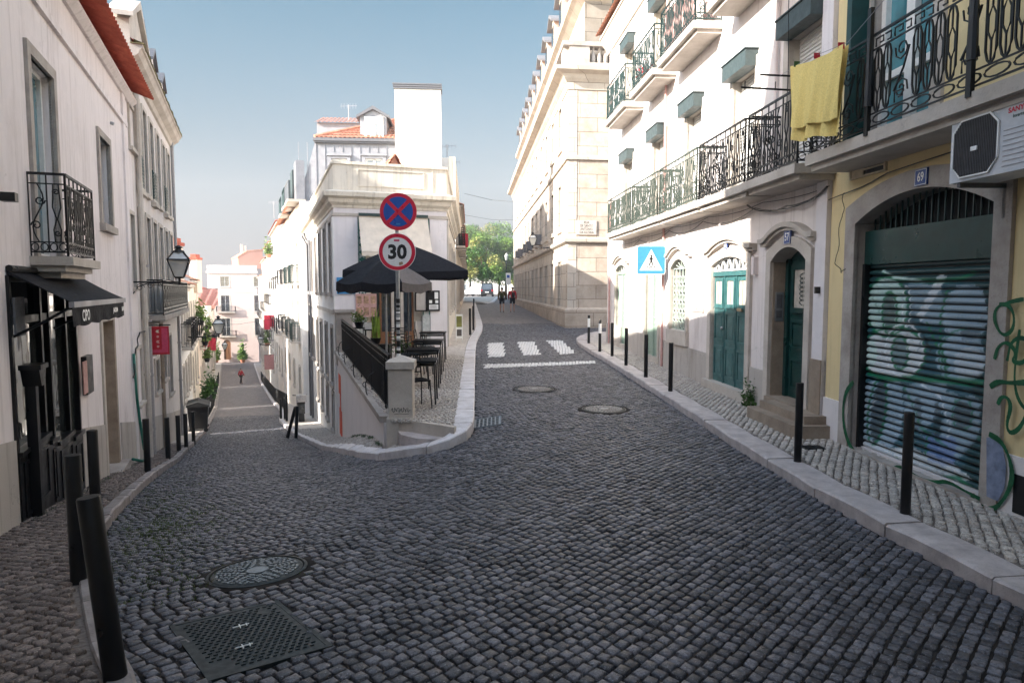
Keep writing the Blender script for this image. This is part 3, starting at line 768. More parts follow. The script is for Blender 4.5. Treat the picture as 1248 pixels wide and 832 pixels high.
# tall house behind the camera on the left (its shade lies over the junction)
f0 = Fac(-4.613, 5.7, -.39, 1); f0.make_root('apartment_building', 'tall pale apartment building beside the photographer, left of the tiled white house', 'building', 0.1, -14)
hs = []
for fl in range(4):
    for k in range(7):
        u = -26+k*3.6; z = .9+fl*3.0
        f0.holes = hs
        window(f0, u, u+1.0, z, z+1.7, sur=.12)
EDGE = -.35
wall(f0, rect(-30, EDGE-.02, -1.2, 12.4), hs, 'pl_left2', .3)
lower_body(f0, -30, EDGE-.02, .3, 9, -1.2, 12.4, 'pl_left2')
ubox(f0, 'cornice', -30.2, EDGE, .3, -.1, 12.2, 12.55, 'limestone')
tile_roof(f0, -30, EDGE, .4, 4.6, 12.6, 14.2, 'tile_red', 'roof', .3, 6)

# white house with the shop
f = Fac(-4.613, 5.7, -.39, 1)
f.make_root('white_house', 'white house with red tiled eaves above the black shopfront, at the left edge', 'house', -1.5, 5)
zg = lambda F, u: float(zs(*F.world(u, .15, 0).xy))
su0, su1 = f.u(14, 480), f.u(95, 480); stop = f.px(50, 338)[1]
hole = rect(su0, su1, -1.6, stop); f.holes.append(hole)
# shopfront
mb = MB(); mb.ring(grow(hole, -.06, False), hole, -.03, .10)
n = 4; us = [su0+(su1-su0)*t for t in (0, .40, .52, .80, 1.0)]
for x in us[1:4]: mb.box(x-.035, x+.035, -.02, .08, -1.5, stop)
mb.box(su0, su1, -.01, .07, stop-.5, stop-.42)
for a, b_ in zip(us[:-1], us[1:]):
    zb = zg(f, (a+b_)/2)+.75
    mb.box(a, b_, -.04, .12, -1.6, zb); mb.box(a, b_, -.07, .12, zb, zb+.05)
    mb.ring(rect(a+.14, b_-.14, zg(f, a)+.05, zb-.12), rect(a+.10, b_-.10, zg(f, a)+.01, zb-.08), -.055, -.03)
xm = us[1]-.22
shop = f.build(mb, 'shopfront', 'black_paint')
g = MB(); g.box(su0, su1, .04, .06, -1.5, stop); f.build(g, 'pane', 'glass_shop', shop)
cb = MB(); zc = f.px(40, 462)[1]; xm = f.u(40, 480, .1)
cb.box(xm-.05, xm+.05, -.14, -.04, -1.0, zc); cb.prism([(xm-.06, zc-.02), (xm+.06, zc-.02), (xm+.13, zc+.16), (xm-.13, zc+.16)], -.2, -.03); cb.box(xm-.15, xm+.15, -.22, -.02, zc+.16, zc+.21)
f.build(cb, 'column', 'black_paint', shop)
tb = MB(); q = f.px(15, 378)[1]; tb.box(su0+.08, su0+.40, -.03, -.05, stop-.62, stop-.22); f.build(tb, 'sign_panel', 'lead', shop)
# french door of the balcony
dz0 = f.px(80, 312, .37)[1]; 
window(f, f.u(38.5, 180), f.u(65.5, 180), dz0+.02, f.px(52, 86)[1], fm='white_paint', gm='glass_blue', nx=2, ny=1, sur=.13, smat='stone_grey', sill=False, w=-.13)
bx0, bx1 = f.u(30, 216, 0)+.02, f.u(113, 242, .37)
balcony(f, bx0+.06, bx1-.02, dz0, .36, .92, .10, 'limestone', 'iron', 'scroll', .010, mold=True)
ubox(f, 'balcony_base', bx0+.15, bx1-.1, .26, 0, dz0-.24, dz0-.165, 'limestone')
window(f, f.u(121, 220), f.u(133, 220), f.px(127, 273)[1], f.px(121, 167)[1], fm='black_paint', gm='glass_blue', nx=2, ny=1, sur=.12, smat='stone_grey', w=-.14)
window(f, f.u(156, 150), f.u(162, 150), f.px(159, 180)[1], f.px(159, 133)[1], nx=1, ny=1, sur=.08, smat='limestone', w=-.12)
window(f, f.u(158, 300), f.u(163, 300), f.px(160, 350)[1], f.px(160, 262)[1], nx=1, ny=1, sur=.08, smat='limestone', w=-.12)
# stone doorway
d0, d1 = f.u(127, 480), f.u(143, 480); h2 = rect(d0, d1, -3, f.px(130, 388)[1]); f.holes.append(h2)
mb = MB(); mb.box(d0, d1, .36, .42, -3, h2[2][1]); mb.box(d0+.02, d0+.07, .30, .36, -3, h2[2][1]); mb.box((d0+d1)/2-.03, (d0+d1)/2+.03, .33, .36, -3, h2[2][1])
dd = f.build(mb, 'door', 'teal_dark'); ubox(f, 'threshold', d0-.1, d1+.1, .16, -.35, zg(f, d0)-.3, zg(f, d1)+.14, 'stone_grey', dd)
jb = MB(); jb.box(d1-.16, d1+.002, -.012, .36, -3, h2[2][1]-.002); f.build(jb, 'door_jamb', 'stone_brown', dd)
jb = MB(); jb.box(d0-.14, d0+.002, -.03, .36, -3, h2[2][1]+.16); jb.box(d0+.003, d1-.161, -.028, .36, h2[2][1]-.04, h2[2][1]+.16); f.build(jb, 'door_surround', 'limestone', dd)
wall(f, rect(EDGE, UB, -4.5, 6.1), f.holes, 'pl_left', .3, .25)
lower_body(f, EDGE, UB-.01, .43, 8.5, -4.5, 6.05, 'pl_left')
# plinth, broken by the openings
def plinth(F, spans, hgt, mat='pl_plinth', w=.025, stepu=.6):
    for a, b_ in spans:
        mb = MB(); n = max(1, int((b_-a)/stepu))
        P = [(a+(b_-a)*k/n) for k in range(n+1)]
        tp = [(x, zg(F, x)+hgt) for x in P]
        mb.prism([(a, tp[0][1]-hgt-.5)]+[(b_, tp[-1][1]-hgt-.5)]+tp[::-1], -w, .01)
        F.build(mb, 'plinth', mat)
plinth(f, [(EDGE, su0-.02), (su1+.04, d0-.15), (d1+.15, UB)], .85)
ubox(f, 'moulding', 0, f.u(152, 140), .05, -.01, 5.34, 5.44, 'pl_left')
ubox(f, 'pilaster', f.u(152, 250), f.u(155, 250), .04, 0, -3.5, 6.0, 'pl_left')
tile_roof(f, EDGE, UB+.1, .45, 4.4, 6.12, 8.0, 'tile_red', 'roof', .17, 8, .04)
eb = MB(); eb.prism([(-.14, 6.08), (-.14, 6.02), (-.05, 5.93), (.02, 5.93), (.02, 6.08)], EDGE, UB, 'x'); f.build(eb, 'eaves', 'pl_left')
# small details on this wall
mbx = MB(); mbx.box(f.u(99, 450), f.u(107, 450), -.07, .0, f.px(103, 480)[1], f.px(103, 433)[1]); o = f.build(mbx, 'menu_board', 'black_paint'); 
mbx = MB(); mbx.box(f.u(101, 450, .08), f.u(106, 450, .08), -.085, -.072, f.px(103, 476)[1], f.px(103, 437)[1]); f.build(mbx, 'menu_sheet', 'pink_cloth', o)
mbx = MB(); u, v = f.px(5, 241, .1); mbx.tube([(u, 0, v), (u, -.14, v)], .03, 8); mbx.box(u-.05, u+.06, -.2, -.08, v-.035, v+.05); f.build(mbx, 'wall_spotlight', 'black_paint', smooth=30)
mbx = MB(); u, v = f.px(138, 150, .05); mbx.tube([(u, 0, v), (u, -.06, v-.02)], .03, 6); f.build(mbx, 'wall_vent', 'grey_paint')
B1 = f

# classical house next down the street
f = Fac(-4.613, 5.7, -.39, 1); f.make_root('classical_house', 'weathered beige house with mossy cornice, dormers and tall dark windows on the left', 'house', -3, 14)
U2 = (23.5-5.7)/.9317
cols = [16.1, 17.2, 18.45, 19.8, 21.2, 22.5]
uc = [(y-5.7)/.9317 for y in cols]
for k, u in enumerate(uc):
    window(f, u-.33, u+.33, 4.35, 6.35, nx=2, ny=3, sur=.10, w=-.12, gm='glass_black', fm='black_paint')
    window(f, u-.36, u+.36, 1.42, 3.75, nx=2, ny=4, sur=.10, w=-.12, sill=False, fm='black_paint', gm='glass_black')
    if k in (0, 2, 4):
        mb = MB(); mb.box(u-.32, u+.32, -.07, -.02, 4.3, 5.1)
        for q in range(9): mb.box(u-.30, u+.30, -.085, -.06, 4.34+q*.082, 4.39+q*.082)
        f.build(mb, 'shutter', 'iron_green'); ubox(f, 'shutter_ledge', u-.42, u+.42, .13, 0, 4.16, 4.26, 'limestone')
for (p0, p1, y0, y1, fm) in ((165.5, 171.5, 425, 492, 'black_paint'), (188, 193, 438, 478, 'black_paint'), (198, 202, 425, 462, 'black_paint'), (205, 209, 408, 480, 'black_paint')):
    window(f, f.u(p0, 450), f.u(p1, 450), f.px((p0+p1)/2, y1)[1], f.px((p0+p1)/2, y0)[1], nx=1, ny=1, sur=.07, smat='limestone', fm=fm, w=-.12, gm='glass_black')
wall(f, rect(UB+.01, U2, -6, 7.1), f.holes, 'pl_left2', .3, .25)
lower_body(f, UB+.02, U2-.01, .3, 6, -6, 7.1, 'pl_left2')
plinth(f, [(UB, U2)], .9)
cb = MB(); prof = [(.02, 6.75), (-.06, 6.78), (-.10, 6.9), (-.24, 7.0), (-.30, 7.12), (-.34, 7.14), (-.34, 7.2), (.02, 7.2)]
cb.prism(prof, UB-.3, U2+.3, 'x'); f.build(cb, 'cornice', 'limestone')
cb = MB(); g_ = []
for r_ in range(4):
    t = r_/3; g_.append([(UB-.34+(U2+.68-UB)*k/110, -.37+.2*t, 7.205+.05*math.sin(k*.9+r_)*math.sin(k*.37)+.05*t+R.uniform(0, .035)) for k in range(111)])
cb.grid(g_); cb.box(UB-.34, U2+.34, -.36, -.1, 7.2, 7.215); f.build(cb, 'mossy_gutter', 'moss_stone', recalc=False)
tile_roof(f, UB-.3, U2+.2, .15, 3.2, 7.25, 9.3, 'tile_red', 'roof', .25, 6)
cb = MB(); cb.prism([(UB-.3, 7.2), (UB+2.0, 7.2), (UB+2.0, 7.7), (UB+.85, 8.3), (UB-.3, 7.7)], -.1, .25); cb.prism([(UB-.5, 7.7), (UB-.5, 7.8), (UB+.85, 8.5), (UB+2.2, 7.8), (UB+2.2, 7.7), (UB+.85, 8.32)], -.2, .3); f.build(cb, 'pediment', 'limestone')
for du in (3.2, 5.6, 8.0):
    db = MB(); u = UB+du; db.prism([(u-.5, 7.3), (u+.5, 7.3), (u+.5, 8.5), (u, 8.8), (u-.5, 8.5)], .1, 2.2); o = f.build(db, 'dormer', 'pl_left2')
    db = MB(); db.prism([(u-.65, 8.44), (u, 8.84), (u+.65, 8.44), (u+.65, 8.52), (u, 8.94), (u-.65, 8.52)], .0, 2.3); f.build(db, 'dormer_roof', 'zinc_dark', o)
    db = MB(); db.box(u-.3, u+.3, .07, .1, 7.5, 8.4); f.build(db, 'dormer_window', 'glass_dark', o)
for pu, m_, rr in ((f.u(168.5, 300), 'limestone', .06), (f.u(181, 480), 'pipe_grey', .05), (f.u(196, 480), 'stone_brown', .05), (U2-.15, 'pipe_grey', .05)):
    mb = MB(); z1 = 6.9 if m_ != 'stone_brown' and m_ != 'pipe_grey' or pu > 17 else 1.1
    mb.tube([(pu, -rr-.02, zg(f, pu)), (pu, -rr-.02, z1)], rr, 8)
    for q in range(4): mb.tube([(pu, -rr-.02, zg(f, pu)+.6+q*1.3), (pu, -rr-.02, zg(f, pu)+.66+q*1.3)], rr*1.25, 8)
    f.build(mb, 'downpipe', m_, smooth=40)
# iron balcony of the first floor
z = 1.36; a, b_ = uc[0]+.3, U2-.25
mb = MB(); mb.box(a-.1, b_+.1, -.42, 0, z-.12, z); mb.box(a, b_, -.3, 0, z-.2, z-.12); bo = f.build(mb, 'balcony', 'stone_grey')
ib = MB(); iron_panel(ib, lambda s_, h: (a+s_, -.38, z+h), b_-a, .85, 'scroll', .011); iron_panel(ib, lambda s_, h: (a, -.38+s_, z+h), .38, .85, 'simple', .011)
f.build(ib, 'railing', 'iron', bo, recalc=False)
for k in range(4):
    x = a+.25+k*(b_-a)/4; mb = MB(); mb.box(x, x+(b_-a)/4-.35, -.365, -.35, z+.08, z+.72); f.build(mb, 'railing_panel', 'black_paint', bo)
B2 = f

# ------------------------------------------------------------------ houses further down the left-hand street
def row_house(name, label, F, u0, u1, z0, z1, mat, ncol, floors, winw=.8, roof='tile_orange', depth=8, iron='iron', sh=None, shm='sage', bal=(), eav=.25, smat='limestone', rise=1.3, door=True, gm='glass_pale', hang=0):
    zb = Tf(*F.world((u0+u1)/2, .3, 0).xy)
    F.make_root(name, label, 'house', zb, (u0+u1)/2); F.holes = []
    for c in range(ncol):
        u = u0+(u1-u0)*(c+.5)/ncol
        for i, (za, zc) in enumerate(floors):
            b_ = i in bal
            window(F, u-winw/2, u+winw/2, za, zc, nx=2, ny=3 if zc-za > 1.5 else 2, sur=.10, smat=smat, w=-.12, sill=not b_, gm=gm)
            if b_: balcony(F, u-winw*.75, u+winw*.75, za-.02, .35, .9, .10, 'limestone', iron, 'simple', .012, mold=False)
            if sh and i in sh:
                for sg in (-1, 1):
                    mb = MB(); xx = u+sg*(winw*.76); mb.box(xx-winw*.22, xx+winw*.22, -.07, -.035, za, zc); F.build(mb, 'shutter', shm)
    if door:
        u = u0+(u1-u0)*.5/ncol+.9*winw; zz = zg(F, u); h = rect(u, u+.9, zz, zz+2.1)
        if all(not (h[0][0] < q[1][0]+.1 and h[1][0] > q[0][0]-.1 and h[0][1] < q[2][1]+.1 and h[2][1] > q[0][1]-.1) for q in F.holes):
            F.holes.append(h); mb = MB(); mb.box(u, u+.9, .12, .16, zz, zz+2.1); mb.ring(rect(u+.12, u+.78, zz+.15, zz+.95), rect(u+.1, u+.8, zz+.12, zz+1.0), .1, .12); F.build(mb, 'door', 'teal_dark')
    wall(F, rect(u0, u1, z0, z1), F.holes, mat, .3, .2)
    lower_body(F, u0+.005, u1-.005, .3, depth, z0, z1, mat)
    cb = MB(); cb.prism([(.02, z1-.22), (-.05, z1-.2), (-.08, z1-.08), (-eav, z1-.02), (-eav, z1+.05), (.02, z1+.05)], u0, u1, 'x'); F.build(cb, 'cornice', smat)
    tile_roof(F, u0, u1, eav+.05, depth/2, z1+.06, z1+.06+rise, roof, 'roof', .3, 6, .05)
    mb = MB(); mb.prism([(.3, z1-.05), (depth/2, z1+rise+.02), (depth, z1-.05)], u0+.01, u1-.01, 'x'); F.build(mb, 'gable', mat)
    return F.root
def fl(): return Fac(-11.555, 23.5, -.42, 1)
K = 1.0846
L_rows = [
 ('low white house with long thin windows, nearest past the alley on the left', 25.2, 32.5, 2.1, 'pl_white2', 4, [(-2.3, -1.0), (-.2, 1.3)], (1,), 'tile_orange'),
 ('narrow cream house beyond the low white house, left-hand side of the sloping street', 32.5, 40.5, 2.35, 'pl_cream', 3, [(-3.0, -1.4), (-.4, 1.3)], (1,), 'tile_orange'),
 ('peach coloured house with plants on its sills, left-hand side of the sloping street', 42.0, 53, 1.9, 'pl_peach', 4, [(-4.6, -3.0), (-1.7, .3)], (1,), 'tile_red'),
 ('pale house with green shutters, fourth down the left-hand side of the sloping street', 53, 66, 1.6, 'pl_white', 4, [(-6, -4.2), (-3.0, -1.0)], (1,), 'tile_orange'),
 ('pinkish house with dark windows, fifth down the left-hand side of the sloping street', 67.6, 84, .6, 'pl_pink', 5, [(-7, -5.2), (-4, -2.2)], (1,), 'tile_red'),
 ('last cream house before the pink end building, left-hand side of the sloping street', 84, 104, -.6, 'pl_cream', 6, [(-8.5, -6.6), (-5.0, -3.2)], (1,), 'tile_orange')]
for i, (lab, y0, y1, zt_, m_, nc, fls, bal, rf) in enumerate(L_rows):
    F = fl(); row_house('row_house', lab, F, (y0-23.5)*K, (y1-23.5)*K-.02, -13, zt_, m_, nc, fls, roof=rf, bal=bal, sh=(1,) if i == 3 else None, winw=.75, depth=5.5)
# chimneys of the low houses
for (px, py0, py1, Y, wd, lab) in ((212.5, 290, 345, 27, .5, 'orange brick chimney stack just right of the beige house eaves'), (239, 310, 348, 38, .4, 'tapered chimney with a red cap behind the hanging lantern')):
    p = at(px, py1, Y); t = at(px, py0, Y); th = thing('chimney', lab, 'chimney', (p.x, p.y, p.z-.4))
    mb = MB(); hh = t.z-p.z+.4; mb.box(-wd/2, wd/2, -.3, .3, 0, hh*.86); link_mesh('stack', mb, 'pl_peach', th)
    mb = MB(); mb.box(-wd/2-.05, wd/2+.05, -.35, .35, hh*.86, hh*.92); mb.box(-wd/2+.05, wd/2-.05, -.25, .25, hh*.92, hh); link_mesh('cap', mb, 'tile_red', th)

# ------------------------------------------------------------------ right-hand side of the left street
FD = lambda: Fac(-37.75, 102, 27.6, -69)     # local x towards the camera, u=0 at Y=102
KD = math.hypot(.4, 1)
def ud(y): return (102-y)*KD
rows = [
 ('white house with red tiled roof edge, second on the right of the sloping street', 47.6, 60, 6.6, 'pl_white', 4, [(-4.2, -2.4), (-1.2, .8), (2.0, 4.0), (4.6, 5.9)], (1, 2), 'tile_red'),
 ('bright white house with iron balconies, third from the zinc attic down the sloping street', 60, 72, 6.0, 'pl_white2', 4, [(-5.5, -3.8), (-2.6, -.6), (.6, 2.6), (3.6, 5.2)], (1, 2), 'tile_orange'),
 ('cream house with a narrow roof terrace, fourth from the zinc attic down the sloping street', 73.2, 86, 5.2, 'pl_cream', 4, [(-6.6, -4.8), (-3.8, -1.8), (-.4, 1.6), (2.5, 4.3)], (1, 2), 'tile_orange'),
 ('farthest white house on the right of the slope, next to the pink end building', 86, 101.5, 3.6, 'pl_white', 5, [(-7.8, -6), (-5, -3), (-1.8, .2)], (1, 2), 'tile_orange')]
for (lab, y0, y1, zt_, m_, nc, fls, bal, rf) in rows:
    F = FD(); row_house('row_house', lab, F, ud(y1), ud(y0)-.02, -13, zt_, m_, nc, fls, roof=rf, bal=bal, winw=.8, depth=7)

# end building and salmon gable
pL = at(256, 440, 108); pR = at(316, 440, 109.5)
F = Fac(pL.x, pL.y, pR.x-pL.x, pR.y-pL.y); Wd = math.hypot(pR.x-pL.x, pR.y-pL.y); F.make_root('end_building', 'pale pink three-storey building with brown arched door closing the far end of the slope', 'building', -9.8, Wd/2)
cu = F.u(275, 380)
for (y0, y1, nx) in ((349, 337, 2), (379.5, 360, 2), (409, 388, 2)):
    for uu in ((cu, cu+5) if y0 < 500 else (cu,)):
        window(F, uu-.65, uu+.65, F.px(275, y0)[1], F.px(275, y1)[1], fm='grey_paint', gm='glass_dark', nx=nx, ny=2, sur=.15, w=-.12)
for y0 in (380, 409.5):
    balcony(F, cu-1.3, cu+1.5, F.px(275, y0)[1], .5, .9, .15, 'limestone', 'iron', 'simple', .016, mold=False)
dp = arch(F.u(273, 430), F.u(281.5, 430), F.px(277, 438)[1], F.px(277, 418)[1], .55); F.holes.append(dp)
mb = MB(); mb.prism(dp, .1, .15); mb.box(cu+.2-.03, cu+.2+.03, .07, .1, dp[0][1], dp[0][1]+2); F.build(mb, 'door', 'brown_wood'); 
wall(F, rect(0, Wd, -13, F.px(285, 327)[1]), F.holes, 'pl_endpink', .3, .2); lower_body(F, 0, Wd, .3, 8, -13, F.px(285, 327)[1], 'pl_endpink')
ubox(F, 'cornice', -.1, Wd+.1, .2, 0, F.px(285, 333)[1], F.px(285, 330)[1], 'pl_white'); ubox(F, 'string_course', 0, Wd, .08, 0, F.px(285, 355)[1]-.1, F.px(285, 355)[1]+.1, 'pl_white')
ubox(F, 'parapet', 0, Wd, .05, -.2, F.px(285, 327)[1]+.001, F.px(285, 325)[1]+.2, 'pl_white')
a = at(291, 340, 116); b_ = at(321, 340, 118)
F = Fac(a.x, a.y, b_.x-a.x, b_.y-a.y); Wd = math.hypot(b_.x-a.x, b_.y-a.y); F.make_root('salmon_house', 'salmon red gabled house rising behind the pink end building', 'house', -9.8, Wd/2)
zt_ = F.px(300, 306)[1]
mb = MB(); mb.prism([(0, -12), (Wd, -12), (Wd, zt_+.2), (Wd*.4, zt_-.1), (0, zt_-1.2)], 0, 7); F.build(mb, 'wall', 'pl_salmon')
mb = MB(); mb.prism([(-.1, zt_-1.2), (Wd*.4, zt_-.1), (Wd+.1, zt_+.2), (Wd+.1, zt_+.4), (Wd*.4, zt_+.15), (-.1, zt_-.95)], -.2, 7.2); F.build(mb, 'roof', 'tile_orange')
mb = MB(); mb.box(.6, 1.0, 1, 1.4, zt_-1.5, zt_+1.2); mb.box(1.2, 1.5, 1, 1.4, zt_-1.5, zt_+1.0); F.build(mb, 'chimney', 'pl_peach')
F.holes = []
window(F, Wd*.15, Wd*.15+.8, zt_-4, zt_-2.8, w=.03, sill=False, fm='white_paint')

# ------------------------------------------------------------------ tall house with the zinc attic (behind the corner cafe)
DZ0 = -8
D0 = (-10.15, 33.0); D1 = (-2.75, 33.6)
fd = Fac(D0[0], D0[1], D1[0]-D0[0], D1[1]-D0[1]); DW = math.hypot(D1[0]-D0[0], D1[1]-D0[1])
fd.make_root('attic_house', 'tall house with grey zinc attic, tiled roof and blank white chimney wall, behind the cafe', 'house', -1, DW/2)
zc_ = fd.px(430, 246)[1]
wall(fd, rect(0, DW, DZ0, zc_), [], 'pl_white2', .3)
zE = fd.px(430, 170)[1]
# zinc storey, standing seams
fd.holes = []
wins = [(fd.u(404, 205, -.6), fd.u(424, 205, -.6), fd.px(414, 250, -.6)[1], fd.px(414, 193, -.6)[1]), (fd.u(445, 200, -.6), fd.u(467, 200, -.6), fd.px(455, 235, -.6)[1], fd.px(455, 193, -.6)[1])]
zl = fd.u(384, 170, -.6); zr = fd.u(484, 170, -.6)
hl = [rect(*q) for q in wins]
lp_ = [(zl-.9, zc_-.1), (zr+.2, zc_-.1), (zr+.2, zE), (zl, zE)]
flat, tris = holed(lp_, hl)
mb = MB(); mb.v = [(p[0], .6, p[1]) for p in flat]; mb.f = [tuple(t) for t in tris]; mb.m = [0]*len(tris)
s_ = zl-.8
while s_ < zr:
    zz0 = zc_; 
    if not any(q[0]-.1 < s_ < q[1]+.1 for q in wins): mb.box(s_-.012, s_+.012, .56, .6, zc_, zE-.05)
    else: mb.box(s_-.012, s_+.012, .56, .6, wins[0][3]+.3, zE-.05)
    s_ += .42
zo = fd.build(mb, 'attic_wall', 'zinc')
for q in wins:
    m2 = MB(); m2.ring(rect(q[0]+.02, q[1]-.02, q[2]+.02, q[3]-.02), rect(q[0]-.14, q[1]+.14, q[2]-.14, q[3]+.10), .5, .62); m2.box(q[0]-.2, q[1]+.2, .42, .6, q[3]+.10, q[3]+.17); w_ = fd.build(m2, 'window', 'zinc')
    m2 = MB(); m2.ring(rect(q[0]+.10, q[1]-.10, q[2]+.1, q[3]-.1), rect(q[0]+.0, q[1]-.0, q[2], q[3]), .62, .68); xm = (q[0]+q[1])/2; m2.box(xm-.05, xm+.05, .62, .68, q[2], q[3]); m2.box(q[0], q[1], .63, .67, q[2]+(q[3]-q[2])*.5-.03, q[2]+(q[3]-q[2])*.5+.03); fd.build(m2, 'frame', 'white_paint', w_)
    m2 = MB(); m2.box(q[0], q[1], .69, .72, q[2], q[3]); fd.build(m2, 'pane', 'glass_pale', w_)
cb = MB(); cb.box(zl-.06, zr+.25, .35, .65, zE, zE+.14); cb.box(zl-.02, zr+.25, .42, .65, zE-.08, zE); fd.build(cb, 'gutter', 'zinc_dark')
zR = zE+2.0
# hipped tile roof
mb = MB(); tile_strip(mb, (zl, .5, zE+.14), (zr+.3, .5, zE+.14), (zl+4.0, 4.2, zR), (zr+.3, 4.2, zR), .22, 9, .05); fd.build(mb, 'roof', 'tile_orange', recalc=False)
mb = MB(); tile_strip(mb, (zl, 12, zE+.14), (zl, .5, zE+.14), (zl+3.9, 12, zR), (zl+3.9, 4.2, zR), .22, 9, .05)
fd.build(mb, 'roof', 'tile_orange', recalc=False)
mb = MB(); mb.prism([(zl+.1, zE+.1), (zr+.25, zE+.1), (zr+.25, zR-.06), (zl+3.9, zR-.06)], 4.25, 4.3); mb.box(zl-.05, zr+.2, .75, 12, DZ0+2, zE); fd.build(mb, 'rear_walls', 'zinc')
mb = MB(); mb.tube([(zl, .5, zE+.22), (zl+4.0, 4.2, zR+.06)], .09, 6); mb.tube([(zl+4.0, 4.2, zR+.06), (zr+.3, 4.2, zR+.06)], .09, 6); fd.build(mb, 'ridge_tiles', 'tile_orange')
# dormer
q0, q1 = fd.u(438.5, 150, -.9), fd.u(471, 150, -.9); zb_, zt_ = fd.px(455, 168, -.9)[1], fd.px(455, 142, -.9)[1]; mq = (q0+q1)/2; zpk = fd.px(455, 131, -.9)[1]
mb = MB(); mb.prism([(q0, zb_-.1), (q1, zb_-.1), (q1, zt_), (mq, zpk-.12), (q0, zt_)], .95, 4); do = fd.build(mb, 'dormer', 'zinc')
mb = MB(); mb.prism([(q0-.16, zt_-.1), (mq, zpk-.1), (q1+.16, zt_-.1), (q1+.16, zt_+.02), (mq, zpk+.06), (q0-.16, zt_+.02)], .78, 4.1); fd.build(mb, 'dormer_roof', 'zinc_dark', do)
mb = MB(); fx0, fx1 = q0+.22, q1-.16; mb.ring(rect(fx0+.08, fx1-.08, zb_+.08, zt_-.1), rect(fx0, fx1, zb_, zt_-.02), .87, .95); mb.box((fx0+fx1)/2-.06, (fx0+fx1)/2+.06, .87, .95, zb_, zt_-.02)
for q in (1, 2): mb.box(fx0, fx1, .89, .94, zb_+(zt_-zb_)*q/3-.02, zb_+(zt_-zb_)*q/3+.02)
fd.build(mb, 'dormer_window', 'white_paint', do); mb = MB(); mb.box(fx0, fx1, .935, .945, zb_, zt_-.05); fd.build(mb, 'pane', 'glass_pale', do)
# side dormer on the left slope
zz = fd.px(405, 163, -3)[1]; a0 = fd.u(386, 150, -3); 
mb = MB(); mb.box(a0, a0+2.6, 3.0, 4.4, zE, zz+.55); so_ = fd.build(mb, 'dormer', 'zinc')
mb = MB(); tile_strip(mb, (a0-.1, 2.8, zz+.5), (a0+2.7, 2.8, zz+.5), (a0+.1, 3.9, zz+1.0), (a0+2.7, 3.9, zz+1.0), .2, 4, .04); fd.build(mb, 'dormer_roof', 'tile_orange', so_, recalc=False)
# blank chimney wall
c0, c1 = fd.u(481.5, 160, .25), fd.u(537.5, 160, .25); ct = fd.px(510, 109, .25)[1]
mb = MB(); mb.prism([(c0, zc_-1.5), (c1+.12, zc_-1.5), (c1+.02, zc_+1.8), (c1, ct), (c0, ct)], -.25, .6); ch = fd.build(mb, 'chimney_wall', 'pl_white')
mb = MB()
for q in range(3): mb.box(c0-.05-.02*q, c1+.05+.0*q, -.32-.02*q, .66, ct+.01+q*.09, ct+.075+q*.09)
fd.build(mb, 'chimney_cap', 'zinc_dark', ch)
mb = MB(); mb.box(zr+.2, DW, .3, 12, DZ0, zc_+2.2); fd.build(mb, 'rear_walls', 'pl_white2')
# street side towards the sloping street
FS = Fac(-15.75, 47, 5.6, -14); FS.share(fd); SL = math.hypot(5.6, 14)
FS.holes = []
for c in range(4):
    u = SL*(c+.5)/4
    for (za, zb2) in ((-3.4, -2.0), (-.6, 1.4), (2.3, 4.3)):
        window(FS, u-.42, u+.42, za, zb2, nx=2, ny=2, w=-.12, sur=.1, gm='glass_pale')
        if za > -1: balcony(FS, u-.65, u+.65, za-.02, .4, .9, .1, 'limestone', 'iron_green' if c > 1 else 'iron', 'simple', .014, mold=False)
wall(FS, rect(0, SL, DZ0, zc_), FS.holes, 'pl_white', .3, .2)
mb = MB(); tile_strip(mb, (0, -.4, zc_), (SL-1, -.4, zc_), (0, 3.5, zc_+1.8), (SL-1, 3.5, zc_+1.8), .3, 6, .05); FS.build(mb, 'roof', 'tile_orange', recalc=False)
mb = MB(); mb.box(0, SL-.0, .31, 5, DZ0, zc_-.02); FS.build(mb, 'rear_walls', 'pl_white2')
# terrace of the attic with green awning frames
mb = MB(); mb.box(SL-2.2, SL+.0, -.55, .3, zc_-.02, zc_+.1); t_ = FS.build(mb, 'roof_terrace', 'limestone')
mb = MB(); iron_panel(mb, lambda a, h: (SL-2.2+a, -.5, zc_+.1+h), 2.2, .85, 'simple', .012); FS.build(mb, 'railing', 'galv', t_, recalc=False)
mb = MB(); mb.box(SL-1.6, SL-.4, -.1, .3, zc_+.1, zc_+2.0); FS.build(mb, 'stair_hut', 'zinc', t_)
for k, (us_, zz) in enumerate(((SL-5.5, zc_+.2), (SL-8.5, zc_+.1))):
    mb = MB(); mb.box(us_, us_+1.8, -.5, .3, zz-.12, zz); b2 = FS.build(mb, 'balcony', 'limestone'); mb = MB(); iron_panel(mb, lambda a, h: (us_+a, -.45, zz+h), 1.8, .9, 'simple', .014); mb.box(us_, us_+1.8, -.47, -.44, zz, zz+.7); FS.build(mb, 'railing', 'iron_green', b2)
    mb = MB(); mb.box(us_+.2, us_+1.6, -.02, .3, zz, zz+1.9); FS.build(mb, 'window_bay', 'teal_box', b2)
# street side towards the upper street
FU = Fac(-2.75, 33.6, -.062, 1); FU.share(fd); FU.holes = []
for c in range(5):
    for (za, zb2) in ((1.0, 2.8), (4.2, 6.0)):
        window(FU, 1+c*2.3, 1.9+c*2.3, za, zb2, w=-.12, gm='glass_dark')
    balcony(FU, .8+c*2.3, 2.1+c*2.3, 4.15, .4, .9, .1, 'limestone', 'iron', 'simple', .014, mold=False)
wall(FU, rect(0, 13, DZ0, zc_+2.2), FU.holes, 'pl_cream', .3, .2)

